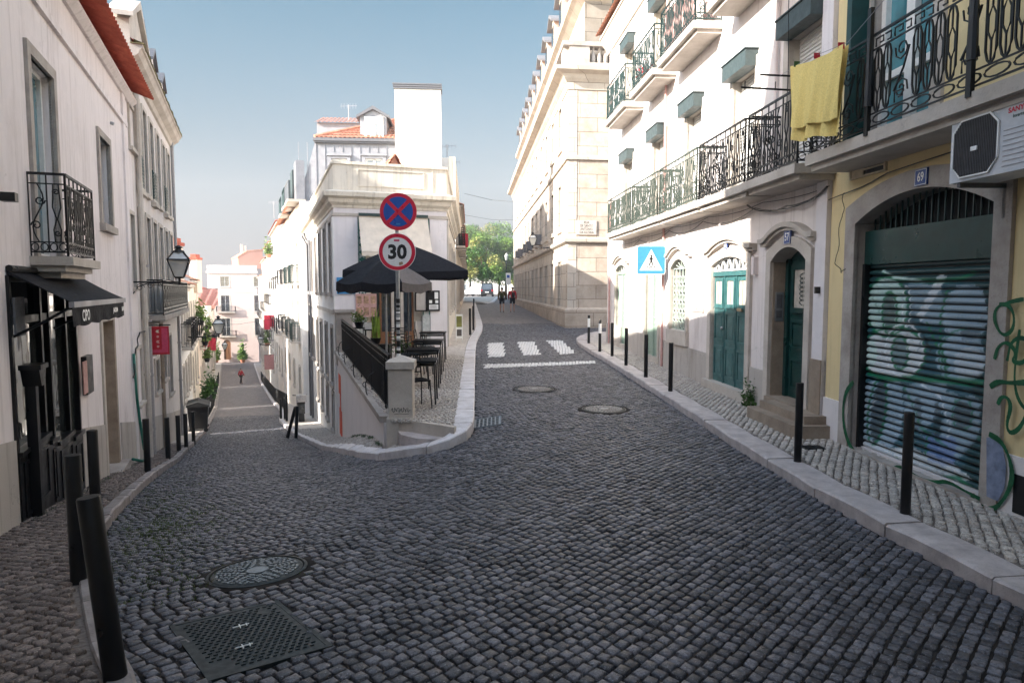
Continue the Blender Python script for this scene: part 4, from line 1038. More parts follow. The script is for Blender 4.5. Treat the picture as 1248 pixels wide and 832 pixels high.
# remaining houses of the block along the upper street
for (lab, y0, y1, zt_, m_) in (('cream house past the corner cafe, left side of the upper street', 46.7, 60, 7.6, 'pl_cream'), ('ochre house with a stone cornice, left side of the upper street before the trees', 60, 76, 7.4, 'pl_peach'), ('last pale house before the trees, left side of the upper street', 76, 90, 6.8, 'pl_white')):
    F = Fac(-3.56-.062*(y0-46.7), y0, -.062, 1)
    row_house('row_house', lab, F, 0, (y1-y0)*1.002-.02, -10, zt_, m_, 5, [(.9+.35, 3.0), (4.2, 6.0)], bal=(1,), depth=6.5, smat='stone_grey', door=False)
# ------------------------------------------------------------------ corner cafe building
fc = Fac(C0[0], C0[1], C1[0]-C0[0], C1[1]-C0[1]); CW = math.hypot(C1[0]-C0[0], C1[1]-C0[1])
fc.make_root('corner_cafe', 'cream corner cafe with stone cornice and panelled parapet, where the two streets part', 'building', 0.1, CW/2)
zgf = zt(-3.5, 20.3); zco = 4.42
so0, so1 = fc.u(436, 300), fc.u(524, 300); oz = fc.px(480, 262)[1]
hole = rect(so0, so1, zgf-.05, oz); 
wall(fc, rect(0, CW, -4.5, zco), [hole], 'pl_lavender', .3, .28)
# tile strips and stone piers inside the opening
a1, a2 = fc.u(446, 300), fc.u(514, 300)
mb = MB()
for (x0, x1) in ((so0, a1), (a2, so1)): mb.box(x0+.01, x1-.01, .02, .3, zgf, oz-.01)
op = fc.build(mb, 'tiled_pier', 'azulejo')
mb = MB(); 
for (x0, x1) in ((so0, a1), (a2, so1)):
    z = zgf+1.1; m_ = (x0+x1)/2; hw = (x1-x0)*.36
    while z < oz-.2:
        mb.prism([(m_-hw, z+.09), (m_, z), (m_+hw, z+.09), (m_, z+.18)], .0, .02); z += .21
    mb.box(x0+.02, x0+.045, .0, .02, zgf+1, oz-.05); mb.box(x1-.045, x1-.02, .0, .02, zgf+1, oz-.05)
fc.build(mb, 'tile_pattern', 'azulejo_green', op)
ubox(fc, 'shop_wall', a1, a2, -.24, -.3, zgf, oz, 'pl_cream')
dq = [fc.u(p, 380) for p in (466, 479, 491, 503)]
mb = MB(); mb.box(dq[0]-.3, dq[3]+.05, .19, .235, zgf, zgf+2.35); mb.ring(rect(dq[0], dq[1]-.04, zgf+.5, zgf+2.2), rect(dq[0]-.06, dq[1], zgf+.02, zgf+2.28), .15, .19); mb.ring(rect(dq[2]+.04, dq[3], zgf+.5, zgf+2.2), rect(dq[2], dq[3]+.06, zgf+.02, zgf+2.28), .15, .19)
dr = fc.build(mb, 'door', 'brown_wood'); mb = MB(); mb.box(dq[0]-.28, dq[3]+.04, .175, .188, zgf+.5, zgf+2.2); fc.build(mb, 'pane', 'glass_dark', dr)
ubox(fc, 'door_post', dq[1]-.03, dq[1]+.05, -.1, -.19, zgf, zgf+2.3, 'limestone'); ubox(fc, 'door_post', dq[2]-.05, dq[2]+.04, -.1, -.19, zgf, zgf+2.3, 'limestone')
# low stone dado
ubox(fc, 'dado', a1, dq[0]-.35, -.12, -.2, zgf, zgf+.8, 'limestone'); ubox(fc, 'dado', dq[3]+.1, a2, -.12, -.2, zgf, zgf+.8, 'limestone')
# awning over the opening
mb = MB(); w0 = .62; zt1 = oz-.06; zb1 = fc.px(480, 307, w0)[1]; aa, ab = fc.u(437, 270), fc.u(521, 270)
g_ = []
for k in range(7):
    t = k/6; g_.append([(aa+(ab-aa)*q/24, -.02-w0*t, zt1+(zb1-zt1)*t-.05*math.sin(PI*t)+.01*math.sin(q*.8)) for q in range(25)])
mb.grid(g_); g2 = [[(aa+(ab-aa)*q/24, -.02-w0, zb1) for q in range(25)], [(aa+(ab-aa)*q/24, -.03-w0, zb1-.12-.02*(q % 2)) for q in range(25)]]; mb.grid(g2)
aw = fc.build(mb, 'awning', 'canvas_cream', recalc=False)
mb = MB(); mb.box(aa, ab, -.08, .0, zt1, zt1+.08); fc.build(mb, 'awning_roller', 'iron_green', aw)
# blue panel, menu boards
def board(F, name, x0, x1, y0, y1, mat, w=.03, parent=None, frame=None):
    a, za = F.px(x0, (y0+y1)/2, w)[0], F.px((x0+x1)/2, y1, w)[1]; b_, zb = F.px(x1, (y0+y1)/2, w)[0], F.px((x0+x1)/2, y0, w)[1]
    mb = MB(); mb.box(a, b_, -w, 0, za, zb)
    o = F.build(mb, name, mat, parent)
    if frame:
        m2 = MB(); m2.ring(rect(a+.03, b_-.03, za+.03, zb-.03), rect(a-.01, b_+.01, za-.01, zb+.01), -w-.02, -w+.01); F.build(m2, 'frame', frame, o)
    return o, (a, b_, za, zb)
bo_, (xa, xb, za, zb) = board(fc, 'blue_sign', 410.5, 433, 338, 358, 'sign_lightblue', .05)
mb = MB(); mb.box(xa+.06, xb-.06, -.056, -.051, za+.08, zb-.1); fc.build(mb, 'sign_face', 'sign_blue', bo_)
bo_, (xa, xb, za, zb) = board(fc, 'food_poster', 433.5, 459, 358, 386, 'pink_cloth', .03)
mb = MB(); 
for r_, c_ in ((0, 0), (0, 1), (0, 2), (1, 0), (1, 1), (1, 2)):
    mb.box(xa+.03+(xb-xa)*c_/3, xa+(xb-xa)*(c_+1)/3-.03, -.034, -.031, za+.05+(zb-za)*r_*.5, za+(zb-za)*(r_+1)*.5-.06)
fc.build(mb, 'photographs', 'menu_photo', bo_)
bo_, (xa, xb, za, zb) = board(fc, 'menu_board', 506, 520, 354, 379, 'pl_plinth', .04, frame='black_paint')
bo_, (xa, xb, za, zb) = board(fc, 'menu_board', 521, 536, 354, 379, 'black_paint', .05)
mb = MB(); mb.box(xa+.22, xb-.05, -.056, -.051, (za+zb)/2+.06, zb-.05); mb.box(xa+.05, xb-.05, -.056, -.051, za+.05, za+.2)
for q in range(2): mb.box(xa+.05+q*(xb-xa)*.5, xa+(xb-xa)*.5*(q+1)-.05, -.056, -.051, za+.24, (za+zb)/2+.02)
fc.build(mb, 'menu_sheets', 'sign_white', bo_)
mb = MB()
for q in range(4): mb.box(xa+.08, xb-.08-.03*(q % 2), -.059, -.057, za+.075+q*.03, za+.085+q*.03)
fc.build(mb, 'menu_lines', 'sign_black', bo_)
# cornice & parapet: profile swept round front and sides
def cornice_loop(F, pts, prof, name, mat):
    mb = MB(); g_ = []
    P = [Vector(p) for p in pts]
    for k, p in enumerate(P):
        d0 = (p-P[k-1]).normalized() if k else (P[1]-P[0]).normalized(); d1 = (P[k+1]-p).normalized() if k < len(P)-1 else d0
        n0 = Vector((d0.y, -d0.x)); n1 = Vector((d1.y, -d1.x)); m_ = (n0+n1).normalized(); m_ = m_/max(.3, m_.dot(n0))
        g_.append([(p.x+m_.x*a, p.y+m_.y*a, z) for a, z in prof])
    mb.grid(g_)
    for row in (g_[0], g_[-1]): mb.quad(*row)
    return link_mesh(name, mb, mat, F.root, False, F.rootM.inverted())
C3 = (-9.8, 32.8); C2 = (-2.72, 32.8)
loop = [C3, C0, C1, C2]
cornice_loop(fc, loop, [(-.2, 4.35), (.03, 4.35), (.05, 4.42), (.14, 4.5), (.16, 4.6), (.28, 4.66), (.30, 4.78), (.02, 4.86), (-.25, 4.86)], 'cornice', 'pl_cream')
cornice_loop(fc, loop, [(-.25, 4.861), (.0, 4.861), (.0, 5.58), (.045, 5.6), (.045, 5.68), (-.25, 5.70)], 'parapet', 'pl_cream')
cornice_loop(fc, loop, [(-.03, 4.12), (.035, 4.12), (.035, 4.2), (-.03, 4.2)], 'moulding', 'limestone')
mb = MB(); x0 = .55
for q in range(2): pass
mb.ring(rect(.72, CW-.72, 5.02, 5.46), rect(.69, CW-.69, 4.99, 5.49), -.022, .0); mb.box(.40, .43, -.02, 0, 4.87, 5.57); mb.box(CW-.45, CW-.42, -.02, 0, 4.87, 5.57); fc.build(mb, 'parapet_panel', 'pl_cream')
def local_poly(F, pts): return [tuple((F.rootM.inverted() @ Vector((p[0], p[1], 0))).xy) for p in pts]
mb = MB(); ins = [(C3[0]+.35, C3[1]-.1), (C0[0]+.25, C0[1]+.45), (C1[0]-.3, C1[1]+.3), (C2[0]-.3, C2[1]-.1)]
mb.prism([(p[0], p[1]) for p in ins], -6, 4.85, 'z'); link_mesh('inner_walls', mb, 'pl_cream', fc.root, False, fc.rootM.inverted())
# small tiled roof peeping over the parapet
mb = MB(); a = fc.u(462, 200, -1.6); b_ = fc.u(497, 200, -1.6); m_ = (a+b_)/2+.05; zz = fc.px(478, 187, -1.6)[1]
for sg in (-1, 1):
    e = a-.2 if sg < 0 else b_+.2
    tile_strip(mb, (e, 1.6, 5.2), (e, 4.6, 5.2), (m_, 1.6, zz), (m_, 4.6, zz), .18, 5, .04)
mb.prism([(a-.15, 5.1), (b_+.15, 5.1), (m_, zz-.05)], 1.7, 4.5)
fc.build(mb, 'roof', 'tile_orange', recalc=False)
# side facing the sloping street
fs = Fac(C3[0], C3[1], C0[0]-C3[0], C0[1]-C3[1]); fs.share(fc); fs.holes = []; SLn = math.hypot(C0[0]-C3[0], C0[1]-C3[1])
cu_ = [SLn-1.0-q*2.15 for q in range(6)]
for u in cu_:
    window(fs, u-.40, u+.40, 1.9, 4.0, nx=2, ny=3, w=-.14, gm='glass_black', sur=.12, smat='stone_grey', fm='black_paint')
    window(fs, u-.38, u+.38, -.9, .8, nx=2, ny=2, w=-.14, gm='glass_black', sur=.12, smat='stone_grey', fm='black_paint')
for u in cu_[:4]:
    window(fs, u-.32, u+.32, -2.35, -1.25, nx=1, ny=1, w=-.14, gm='glass_black', sur=.10, smat='stone_grey', fm='iron_green')
wall(fs, rect(0, SLn, -7.5, zco), fs.holes, 'pl_white2', .3, .24)
ubox(fs, 'string_course', 0, SLn-.02, .04, 0, 1.25, 1.36, 'limestone'); ubox(fs, 'corner_pilaster', SLn-.42, SLn-.0, .035, 0, -4, 4.1, 'pl_white2')
mb = MB(); u = fs.u(380, 350)
mb.tube([(u, -.28, 4.4), (u, -.2, 4.15), (u, -.07, 4.0), (u, -.07, -4.5)], .05, 8); mb.tube([(u, -.07, 3.95), (u, -.07, 4.1)], .09, 8); fs.build(mb, 'downpipe', 'lead', smooth=40)
mb = MB(); u2_ = u-1.6; mb.tube([(u2_, -.28, 4.4), (u2_, -.07, 4.0), (u2_, -.07, -5)], .045, 8); fs.build(mb, 'downpipe', 'zinc_dark', smooth=40)
# side facing the upper street
fu = Fac(C1[0], C1[1], C2[0]-C1[0], C2[1]-C1[1]); fu.share(fc); fu.holes = []; UL = 11.7
for q in range(4): window(fu, 1.2+q*2.7, 2.1+q*2.7, 1.3, 3.5, nx=2, ny=3, w=-.14, sur=.14, smat='limestone')
wall(fu, rect(0, UL, -4, zco), fu.holes, 'pl_cream', .3, .24); ubox(fu, 'corner_pilaster', 0, .5, .05, 0, 0, 4.1, 'limestone')

# retaining wall, pillar and railing of the terrace
RW0 = (-2.02, 10.62); RW1 = (C0[0]+.02, C0[1]-.06)
fr = Fac(RW1[0], RW1[1], RW0[0]-RW1[0], RW0[1]-RW1[1]); RL = math.hypot(RW0[0]-RW1[0], RW0[1]-RW1[1])
fr.make_root('retaining_wall', 'smooth pale retaining wall below the terrace railing, with an orange paint streak', 'wall', -.6, RL)
zA, zB = zt(*RW1)-.0, zt(*RW0)-.02
mb = MB(); mb.prism([(0, -3.6), (RL, -1.5), (RL, zB-.1), (0, zA-.1)], 0, .32); fr.build(mb, 'wall', 'pl_wall')
mb = MB(); mb.prism([(0, zA-.1), (RL, zB-.1), (RL, zB), (0, zA)], -.06, .36); fr.build(mb, 'coping', 'stone_grey')
mb = MB()
for (xx, y0, y1, ww) in ((414, 458, 478, 1.2), (415, 478, 502, .45), (415.5, 502, 527, 1.4)):
    a, za = fr.px(xx-ww, y1, .004); b_, zb = fr.px(xx+ww, y0, .004); mb.quad((a, -.004, za), (b_, -.004, za), (b_, -.004, zb), (a+.01, -.004, zb))
fr.build(mb, 'paint_streak', 'orange_paint')
# corner house pilaster on top of the wall
# railing
rt = thing('terrace_railing', 'black iron railing with scroll brackets along the cafe terrace', 'railing', fr.world(RL, -.12, zB), fr.ang)
fr2 = Fac(RW1[0], RW1[1], RW0[0]-RW1[0], RW0[1]-RW1[1]); fr2.root = rt; fr2.rootM = Matrix.Translation(fr.world(RL, -.12, zB)) @ Matrix.Rotation(fr.ang, 4, 'Z')
def zr_(u): return zA+(zB-zA)*u/RL
r0, r1 = .15, RL-.12
mb = MB(); n = int((r1-r0)/.15)
for k in range(n+1):
    u = r0+(r1-r0)*k/n; z = zr_(u)
    post = k % 12 == 0
    mb.tube([(u, .12, z+(.0 if post else .08)), (u, .12, z+.93)], .018 if post else .0105, 5)
    if not post: mb.tube([(u, .12, z+.74), (u, .12, z+.80)], .02, 5)
for h, rr in ((.08, .013), (.70, .011), (.84, .011)): mb.tube([(r0, .12, zr_(r0)+h), (r1, .12, zr_(r1)+h)], rr, 4)
fr2.build(mb, 'balusters', 'iron', recalc=False)
mb = MB(); mb.box(0, 1, 0, 1, 0, 1); mb.v = [(r0+(r1-r0)*v[0], .095+.05*v[1], zr_(r0+(r1-r0)*v[0])+.93+.025*v[2]) for v in mb.v]; fr2.build(mb, 'handrail', 'iron')
mb = MB()
for u in (RL-2.0, RL-4.3, RL-6.6, RL-8.4):
    z = zr_(u); mb.tube([(u, .11, z+.42), (u, .0, z+.36), (u, -.05, z+.22), (u, -.04, z+.06), (u, -.02, z)], .012, 5); mb.tube([(u+.14*0, -.05+.05*math.cos(a*.7), z+.2+.05*math.sin(a*.7)) for a in range(8)], .009, 4)
fr2.build(mb, 'bracket', 'iron')
# pillar
pz = zt(*pil); th = thing('stone_pillar', 'square stone pillar with a pyramid cap and scribbled tag at the end of the terrace railing', 'pillar', (pil[0], pil[1], -.35), fr.ang*0+.05)
hw = .185
mb = MB(); mb.box(-hw-.03, hw+.03, -hw-.03, hw+.03, -.25, .37); mb.box(-hw, hw, -hw, hw, .37, 1.13); link_mesh('shaft', mb, 'limestone', th)
mb = MB(); b1 = hw+.03; mb.box(-b1, b1, -b1, b1, 1.13, 1.24); i = len(mb.v); mb.v += [(-b1, -b1, 1.24), (b1, -b1, 1.24), (b1, b1, 1.24), (-b1, b1, 1.24), (0, 0, 1.33)]
for f_ in ((0, 1, 4), (1, 2, 4), (2, 3, 4), (3, 0, 4)): mb.f.append(tuple(i+q for q in f_)); mb.m.append(0)
link_mesh('cap', mb, 'limestone', th)
mb = MB(); 
def tagline(pts, ww, y): 
    for a, b_ in zip(pts[:-1], pts[1:]):
        d = Vector((b_[0]-a[0], b_[1]-a[1])).normalized(); n_ = Vector((-d.y, d.x))*ww
        mb.quad((a[0]-n_.x, y, a[1]-n_.y), (b_[0]-n_.x, y, b_[1]-n_.y), (b_[0]+n_.x, y, b_[1]+n_.y), (a[0]+n_.x, y, a[1]+n_.y))
pts = [(-.14+.28*t/40+.012*math.sin(t*1.3), .50+.028*math.sin(t*.95)+.012*math.sin(t*2.3)) for t in range(41)]
tagline(pts, .0035, -hw-.003); tagline([(-.1, .43), (-.02, .445), (.06, .435), (.13, .44)], .003, -hw-.003); link_mesh('scribble', mb, 'graf_black', th)
# second short post against the cafe corner
ubox(fc, 'corner_pier', -.02, .42, .62, 0.0, zgf-.4, zgf+1.12, 'stone_grey'); ubox(fc, 'corner_pier_cap', -.08, .48, .68, 0.0, zgf+1.12, zgf+1.2, 'stone_grey')
# steps up to the terrace
stp = thing('terrace_steps', 'two low stone steps at the tip of the terrace, right of the stone pillar', 'steps', (-1.2, 9.95, -.3))
def at_z(px, py, z):
    d = ray(px, py); t = (z-CAMZ)/d.z; return (d.x*t, d.y*t)
e0 = at_z(503, 513, 0.0); e1 = at_z(553.5, 521, 0.0)
mb = MB(); P = [(e0[0]-.25, e0[1]+.1), (e0[0], e0[1]), (e1[0], e1[1]), (e1[0]+.02, e1[1]+.12), (e0[0], e0[1]+.12), (e0[0]-.25, e0[1]+.22)]
mb.prism([(p[0]+1.2, p[1]-9.95) for p in P], .3-.5, .3+.004, 'z'); link_mesh('upper_step', mb, 'limestone', stp)
L = [(-1.66, 10.07), (-1.38, 9.80), (-1.15, 9.76), (-.98, 9.78)]
Q = L+[(e1[0], e1[1]+.02), (e0[0], e0[1]+.02), (e0[0]-.25, e0[1]+.1)]
mb = MB(); mb.prism([(p[0]+1.2, p[1]-9.95) for p in Q], .3-.7, .3-.17, 'z'); link_mesh('landing', mb, 'kerb_stone', stp)
# lower pavement of the island
inner = [e1, L[2], L[1], L[0], (pil[0]+.25, pil[1]-.25), (pil[0]-.3, pil[1]-.25), RW0]
side = [(RW0[0]+(RW1[0]-RW0[0])*t/10, RW0[1]+(RW1[1]-RW0[1])*t/10) for t in range(1, 11)] + [(C0[0]+(C3[0]-C0[0])*t/12, C0[1]+(C3[1]-C0[1])*t/12) for t in range(1, 13)]
inner = [(p[0], p[1]) for p in inner]+side
KIo = KIi[it-3:]
def perim(pl):
    L_ = [0]
    for a, b_ in zip(pl[:-1], pl[1:]): L_.append(L_[-1]+math.hypot(b_[0]-a[0], b_[1]-a[1]))
    return L_
ki = [p for p in KIo if p[1] < 32]
li, lk = perim(inner), perim(ki); 
A2 = []; B2_ = []
for q in range(70):
    t = q/69
    A2.append((float(np.interp(t*lk[-1], lk, [p[0] for p in ki])), float(np.interp(t*lk[-1], lk, [p[1] for p in ki]))))
    B2_.append((float(np.interp(t*li[-1], li, [p[0] for p in inner])), float(np.interp(t*li[-1], li, [p[1] for p in inner]))))
ribbon('pavement', A2, B2_, lambda x, y: zs(x, y)-.012, lambda x, y: zs(x, y)-.012, 'pave_far', 5)
setts('cobbled_pavement', [A2+B2_[::-1]], math.radians(10), .085, .07, .010, lambda x, y: T(x, y)+.12, 'sett_lime', (-9, .2, 9.2, 24), irregular=1.0, jit=.2, gap=.009)
kf = [p for p in KIo if p[1] >= 31.2]
ribbon('pavement', kf, [(p[0]+1.6, p[1]+.3) for p in kf], lambda x, y: zs(x, y)-.004, lambda x, y: zs(x, y)-.004, 'pave_far', 3)
# ------------------------------------------------------------------ right-hand side
FRo = (3.15, 22.6)
def frn(): return Fac(FRo[0], FRo[1], .075, -1)
KRr_ = 1.0028
def ur(y): return (22.6-y)*KRr_
UY = frn().u(1011, 330)                 # boundary between the white and the yellow house
# ---- white house
f = frn(); f.make_root('balcony_house', 'long white house with teal doors, scrolled balconies and teal shutter boxes, on the right', 'house', .25, 7)
cols = [f.u(962, 60, .25), f.u(891, 95, .25), f.u(833, 140, .25), f.u(792, 170, .25), f.u(757, 200, .25)]
def segarch(F, x0, x1, xa, ya, ys, yb, xb=None, w=0):
    u0, u1 = F.u(x0, 400), F.u(x1, 400); vs = F.px(x0, ys)[1]; va = F.px(xa, ya)[1]
    u0, u1 = min(u0, u1), max(u0, u1); 
    return arch(u0, u1, zg(F, (u0+u1)/2)-.2 if yb is None else F.px((x0+x1)/2, yb)[1], vs, max(.08, va-vs), 14)
def archway(F, pts, d, parent=None, mat='limestone'):
    """stone surround with a moulded hood"""
    s_ = surround(F, pts, d, parent, mat, .05, True, 'stone_surround')
    x0 = min(p[0] for p in pts); x1 = max(p[0] for p in pts); v1 = max(p[1] for p in pts); m_ = (x0+x1)/2
    mb = MB(); n = 16; hw = (x1-x0)/2+d+.14
    lo = []; hi = []
    for k in range(n+1):
        t = -1+2*k/n; a = .20*max(0, 1-(t/.8)**2) if abs(t) < .8 else 0; z = v1+d+.0+a-.06
        lo.append((m_+hw*t, z)); hi.append((m_+hw*t, z+.07))
    mb.prism(lo+hi[::-1], -.14, 0); mb.prism([(p[0], p[1]-.05) for p in lo]+lo[::-1], -.09, 0)
    F.build(mb, 'hood_moulding', mat, s_); return s_
def panels(mb, x0, x1, z0, z1, y, fr=.05, dep=.02):
    mb.ring(rect(x0+fr, x1-fr, z0+fr, z1-fr), rect(x0, x1, z0, z1), y-dep, y); mb.prism([(x0+fr*1.7, z0+fr*1.7), (x1-fr*1.7, z0+fr*1.7), (x1-fr*1.7, z1-fr*1.7), (x0+fr*1.7, z1-fr*1.7)], y-dep*.8, y)
def upscale(F): pass
# door with number 57 (deep reveal)
dA = segarch(f, 940, 983, 962, 301, 320, None); f.holes.append(dA)
gz = zg(f, dA[0][0])+.26
u0, u1 = dA[0][0], dA[1][0]; ytop = max(p[1] for p in dA); vsA = dA[2][1]
mb = MB(); mb.prism([(p[0]+(.012 if p[0] < (u0+u1)/2 else -.012), p[1]) for p in dA], .24, .29)
uu0, uu1 = u0+.02, u1-.02
for (z0, z1) in ((gz+.12, gz+.62), (gz+.74, gz+1.20)): panels(mb, uu0+.16, uu1-.16, z0, z1, .24)
mb.ring(rect(uu0+.24, uu1-.24, gz+1.38, vsA-.12), rect(uu0+.16, uu1-.16, gz+1.30, vsA-.04), .20, .24)
for x in (uu0+.05, uu1-.05): mb.box(x-.045, x+.045, .19, .24, gz, vsA+.05)
dr = f.build(mb, 'door', 'teal_dark')
mb = MB(); mb.box(uu0+.24, uu1-.24, .225, .235, gz+1.38, vsA-.12); f.build(mb, 'pane', 'curtain', dr)
mb = MB()
for q in range(7):
    z = gz+1.42+q*(vsA-.2-gz-1.42)/7
    for sg in (-1, 1): mb.tube([((uu0+uu1)/2+sg*(.02+.09*abs(math.sin(PI*t/4))), .215, z+t*.022) for t in range(5)], .006, 4)
f.build(mb, 'door_grille', 'iron_green', dr, recalc=False)
archway(f, dA, .15)
mb = MB(); mb.box(u0-.02, u1+.02, 0.0, .24, gz-.5, gz); mb.box(u0+.0, u1-.0, -.09, 0, gz-.5, gz-.0); st_ = f.build(mb, 'doorstep', 'stone_brown')
mb = MB(); mb.box(u0-.004, u0+.006, .03, .36, gz+.95, gz+1.02)
p1 = f.px(951, 356)[1]; p0 = f.px(951, 392)[1]
mb = MB(); mb.box(u0, u0+.03, .04, .17, p0, p1); ip = f.build(mb, 'intercom', 'galv'); mb = MB(); mb.box(u0+.03, u0+.034, .06, .15, p0+.05, p0+.16); mb.box(u0+.03, u0+.034, .06, .15, p0+.2, p1-.04); f.build(mb, 'button_panel', 'zinc_dark', ip)
# stone jamb inside
mb = MB(); mb.box(u0+.0005, u0+.02, .005, .24, gz, vsA); f.build(mb, 'inner_jamb', 'stone_brown', dr)
# blue number plates
def number(F, body, cx, cy, w_=.17, h_=.16, proud=.062, size=.12):
    u, v = F.px(cx, cy, proud); mb = MB(); mb.box(u-w_/2, u+w_/2, -proud, -.04, v-h_/2, v+h_/2); o = F.build(mb, 'number_plate', 'plate_blue')
    mb = MB(); mb.text(body, size, lambda x, y: (u+x, -proud-.003, v+y), .8, .003); mb.ring(rect(u-w_/2+.012, u+w_/2-.012, v-h_/2+.012, v+h_/2-.012), rect(u-w_/2+.006, u+w_/2-.006, v-h_/2+.006, v+h_/2-.006), -proud-.003, -proud); F.build(mb, 'number', 'sign_white', o, recalc=False)
number(f, '57', 959, 289, .2, .2, size=.16)
# double door
dB = segarch(f, 868, 911, 889, 313, 325, None); f.holes.append(dB); u0, u1 = dB[0][0], dB[1][0]; gz = zg(f, u0)+.14; vs = dB[2][1]; vt = max(p[1] for p in dB)
zf_ = f.px(889, 334)[1]
DY = -.085
mb = MB(); mb.box(u0, u1, .12, .17, gz, zf_); L3 = (u1-u0)/3
for k in range(3):
    a, b_ = u0+k*L3+.05, u0+(k+1)*L3-.05
    H_ = zf_-gz
    panels(mb, a, b_, gz+.10, gz+H_*.34, .12); panels(mb, a, b_, gz+H_*.38, gz+H_*.66, .12); mb.ring(rect(a+.07, b_-.07, gz+H_*.73, zf_-.12), rect(a+.02, b_-.02, gz+H_*.70, zf_-.07), .09, .12)
    mb.box(a-.0, b_, .085, .12, gz+H_*.69, gz+H_*.70)
for k in (1, 2): mb.box(u0+k*L3-.012, u0+k*L3+.012, .095, .12, gz, zf_)
mb.box(u0, u1, .08, .14, zf_-.03, zf_+.05)
mb.v = [(q[0], q[1]+DY, q[2]) for q in mb.v]; dr = f.build(mb, 'double_door', 'teal_door')
for k in range(3): ubox(f, 'curtain', u0+k*L3+.12, u0+(k+1)*L3-.12, -.105-DY, -.118-DY, gz+(zf_-gz)*.73, zf_-.12, 'curtain', dr)
mb = MB()
for k in range(3):
    m_ = u0+(k+.5)*L3; mb.tube([(m_, .1, gz+(zf_-gz)*.73), (m_, .1, zf_-.12)], .008, 4)
mb.box(u0+2*L3+.1, u0+2*L3+.28, .07, .1, gz+(zf_-gz)*.675, gz+(zf_-gz)*.70)
mb.v = [(q[0], q[1]+DY, q[2]) for q in mb.v]; f.build(mb, 'letter_slot', 'wood_light', dr)
mb = MB(); mb.lathe([(.0, 0), (.03, .0), (.035, .02), (.02, .04)], (0, 0, 0), 10); mb.v = [(u0+L3-.06+v[0], .1-v[2], gz+1.02+v[1]) for v in mb.v]; mb.v = [(q[0], q[1]+DY, q[2]) for q in mb.v]; f.build(mb, 'door_knob', 'rim', dr, smooth=True)
mb = MB(); zz = zf_+.06
ft = [(u0, zz)]+[(u1, zz)]+dB[2:-1]+[(u0, vs)]
mb.ring([(p[0]*.97+((u0+u1)/2)*.03, zz+.03+(p[1]-zz)*.8) for p in ft], ft, .1, .15)
n = 6
for k in range(n):
    a = u0+(u1-u0)*k/n; b_ = u0+(u1-u0)*(k+1)/n; m_ = (a+b_)/2; hh = lambda x: vs+(vt-vs)*(1-(2*(x-u0)/(u1-u0)-1)**2)
    mb.tube([(a, .12, zz), (m_, .12, hh(m_)), (b_, .12, zz)], .018, 4)
mb.v = [(q[0], q[1]+DY, q[2]) for q in mb.v]; f.build(mb, 'fanlight', 'white_paint', dr); mb = MB(); mb.box(u0, u1, .15, .16, zz, vt); mb.v = [(q[0], q[1]+DY, q[2]) for q in mb.v]; f.build(mb, 'pane', 'glass_dark', dr)
archway(f, dB, .16); number(f, '61', 884, 299, .13, .13, size=.10)
ubox(f, 'doorstep', u0-.2, u1+.2, .12, -.12, zg(f, u0)-.3, gz, 'limestone')
# grilled window
dC = segarch(f, 818, 837, 828, 316, 328, 402); f.holes.append(dC); u0, u1 = dC[0][0], dC[1][0]; zb_ = dC[0][1]; vs = dC[2][1]; vt = max(p[1] for p in dC)
mb = MB(); mb.prism(dC, .16, .2); o = f.build(mb, 'window', 'glass_dark')
mb = MB(); nn = 5
for k in range(nn+1):
    x = u0+(u1-u0)*k/nn; mb.tube([(x, .04, zb_), (x, .04, vs)], .012, 4)
rows_ = int((vs-zb_)/.2)
for r_ in range(rows_):
    for k in range(nn):
        a = u0+(u1-u0)*k/nn; b_ = u0+(u1-u0)*(k+1)/nn; m_ = (a+b_)/2; z = zb_+r_*.2+.02
        mb.tube([(a, .04, z), (m_+.02, .04, z+.06), (m_-.02, .04, z+.13), (b_, .04, z+.19)], .010, 4); mb.tube([(b_, .04, z), (m_-.02, .04, z+.06), (m_+.02, .04, z+.13), (a, .04, z+.19)], .010, 4)
mb.tube([(u0, .04, vs), (u1, .04, vs)], .016, 4); mb.tube([(u0, .04, zb_+.01), (u1, .04, zb_+.01)], .02, 4)
m_ = (u0+u1)/2
for k in range(1, 6):
    a = PI*k/6; mb.tube([(m_, .04, vs), (m_+(u1-u0)/2*math.cos(a)*.98, .04, vs+(vt-vs)*math.sin(a))], .01, 4)
f.build(mb, 'window_grille', 'pale_green', o, recalc=False)
s_ = archway(f, dC, .13); ubox(f, 'sill', u0-.15, u1+.15, .08, 0, zb_-.32, zb_-.01, 'limestone', o)
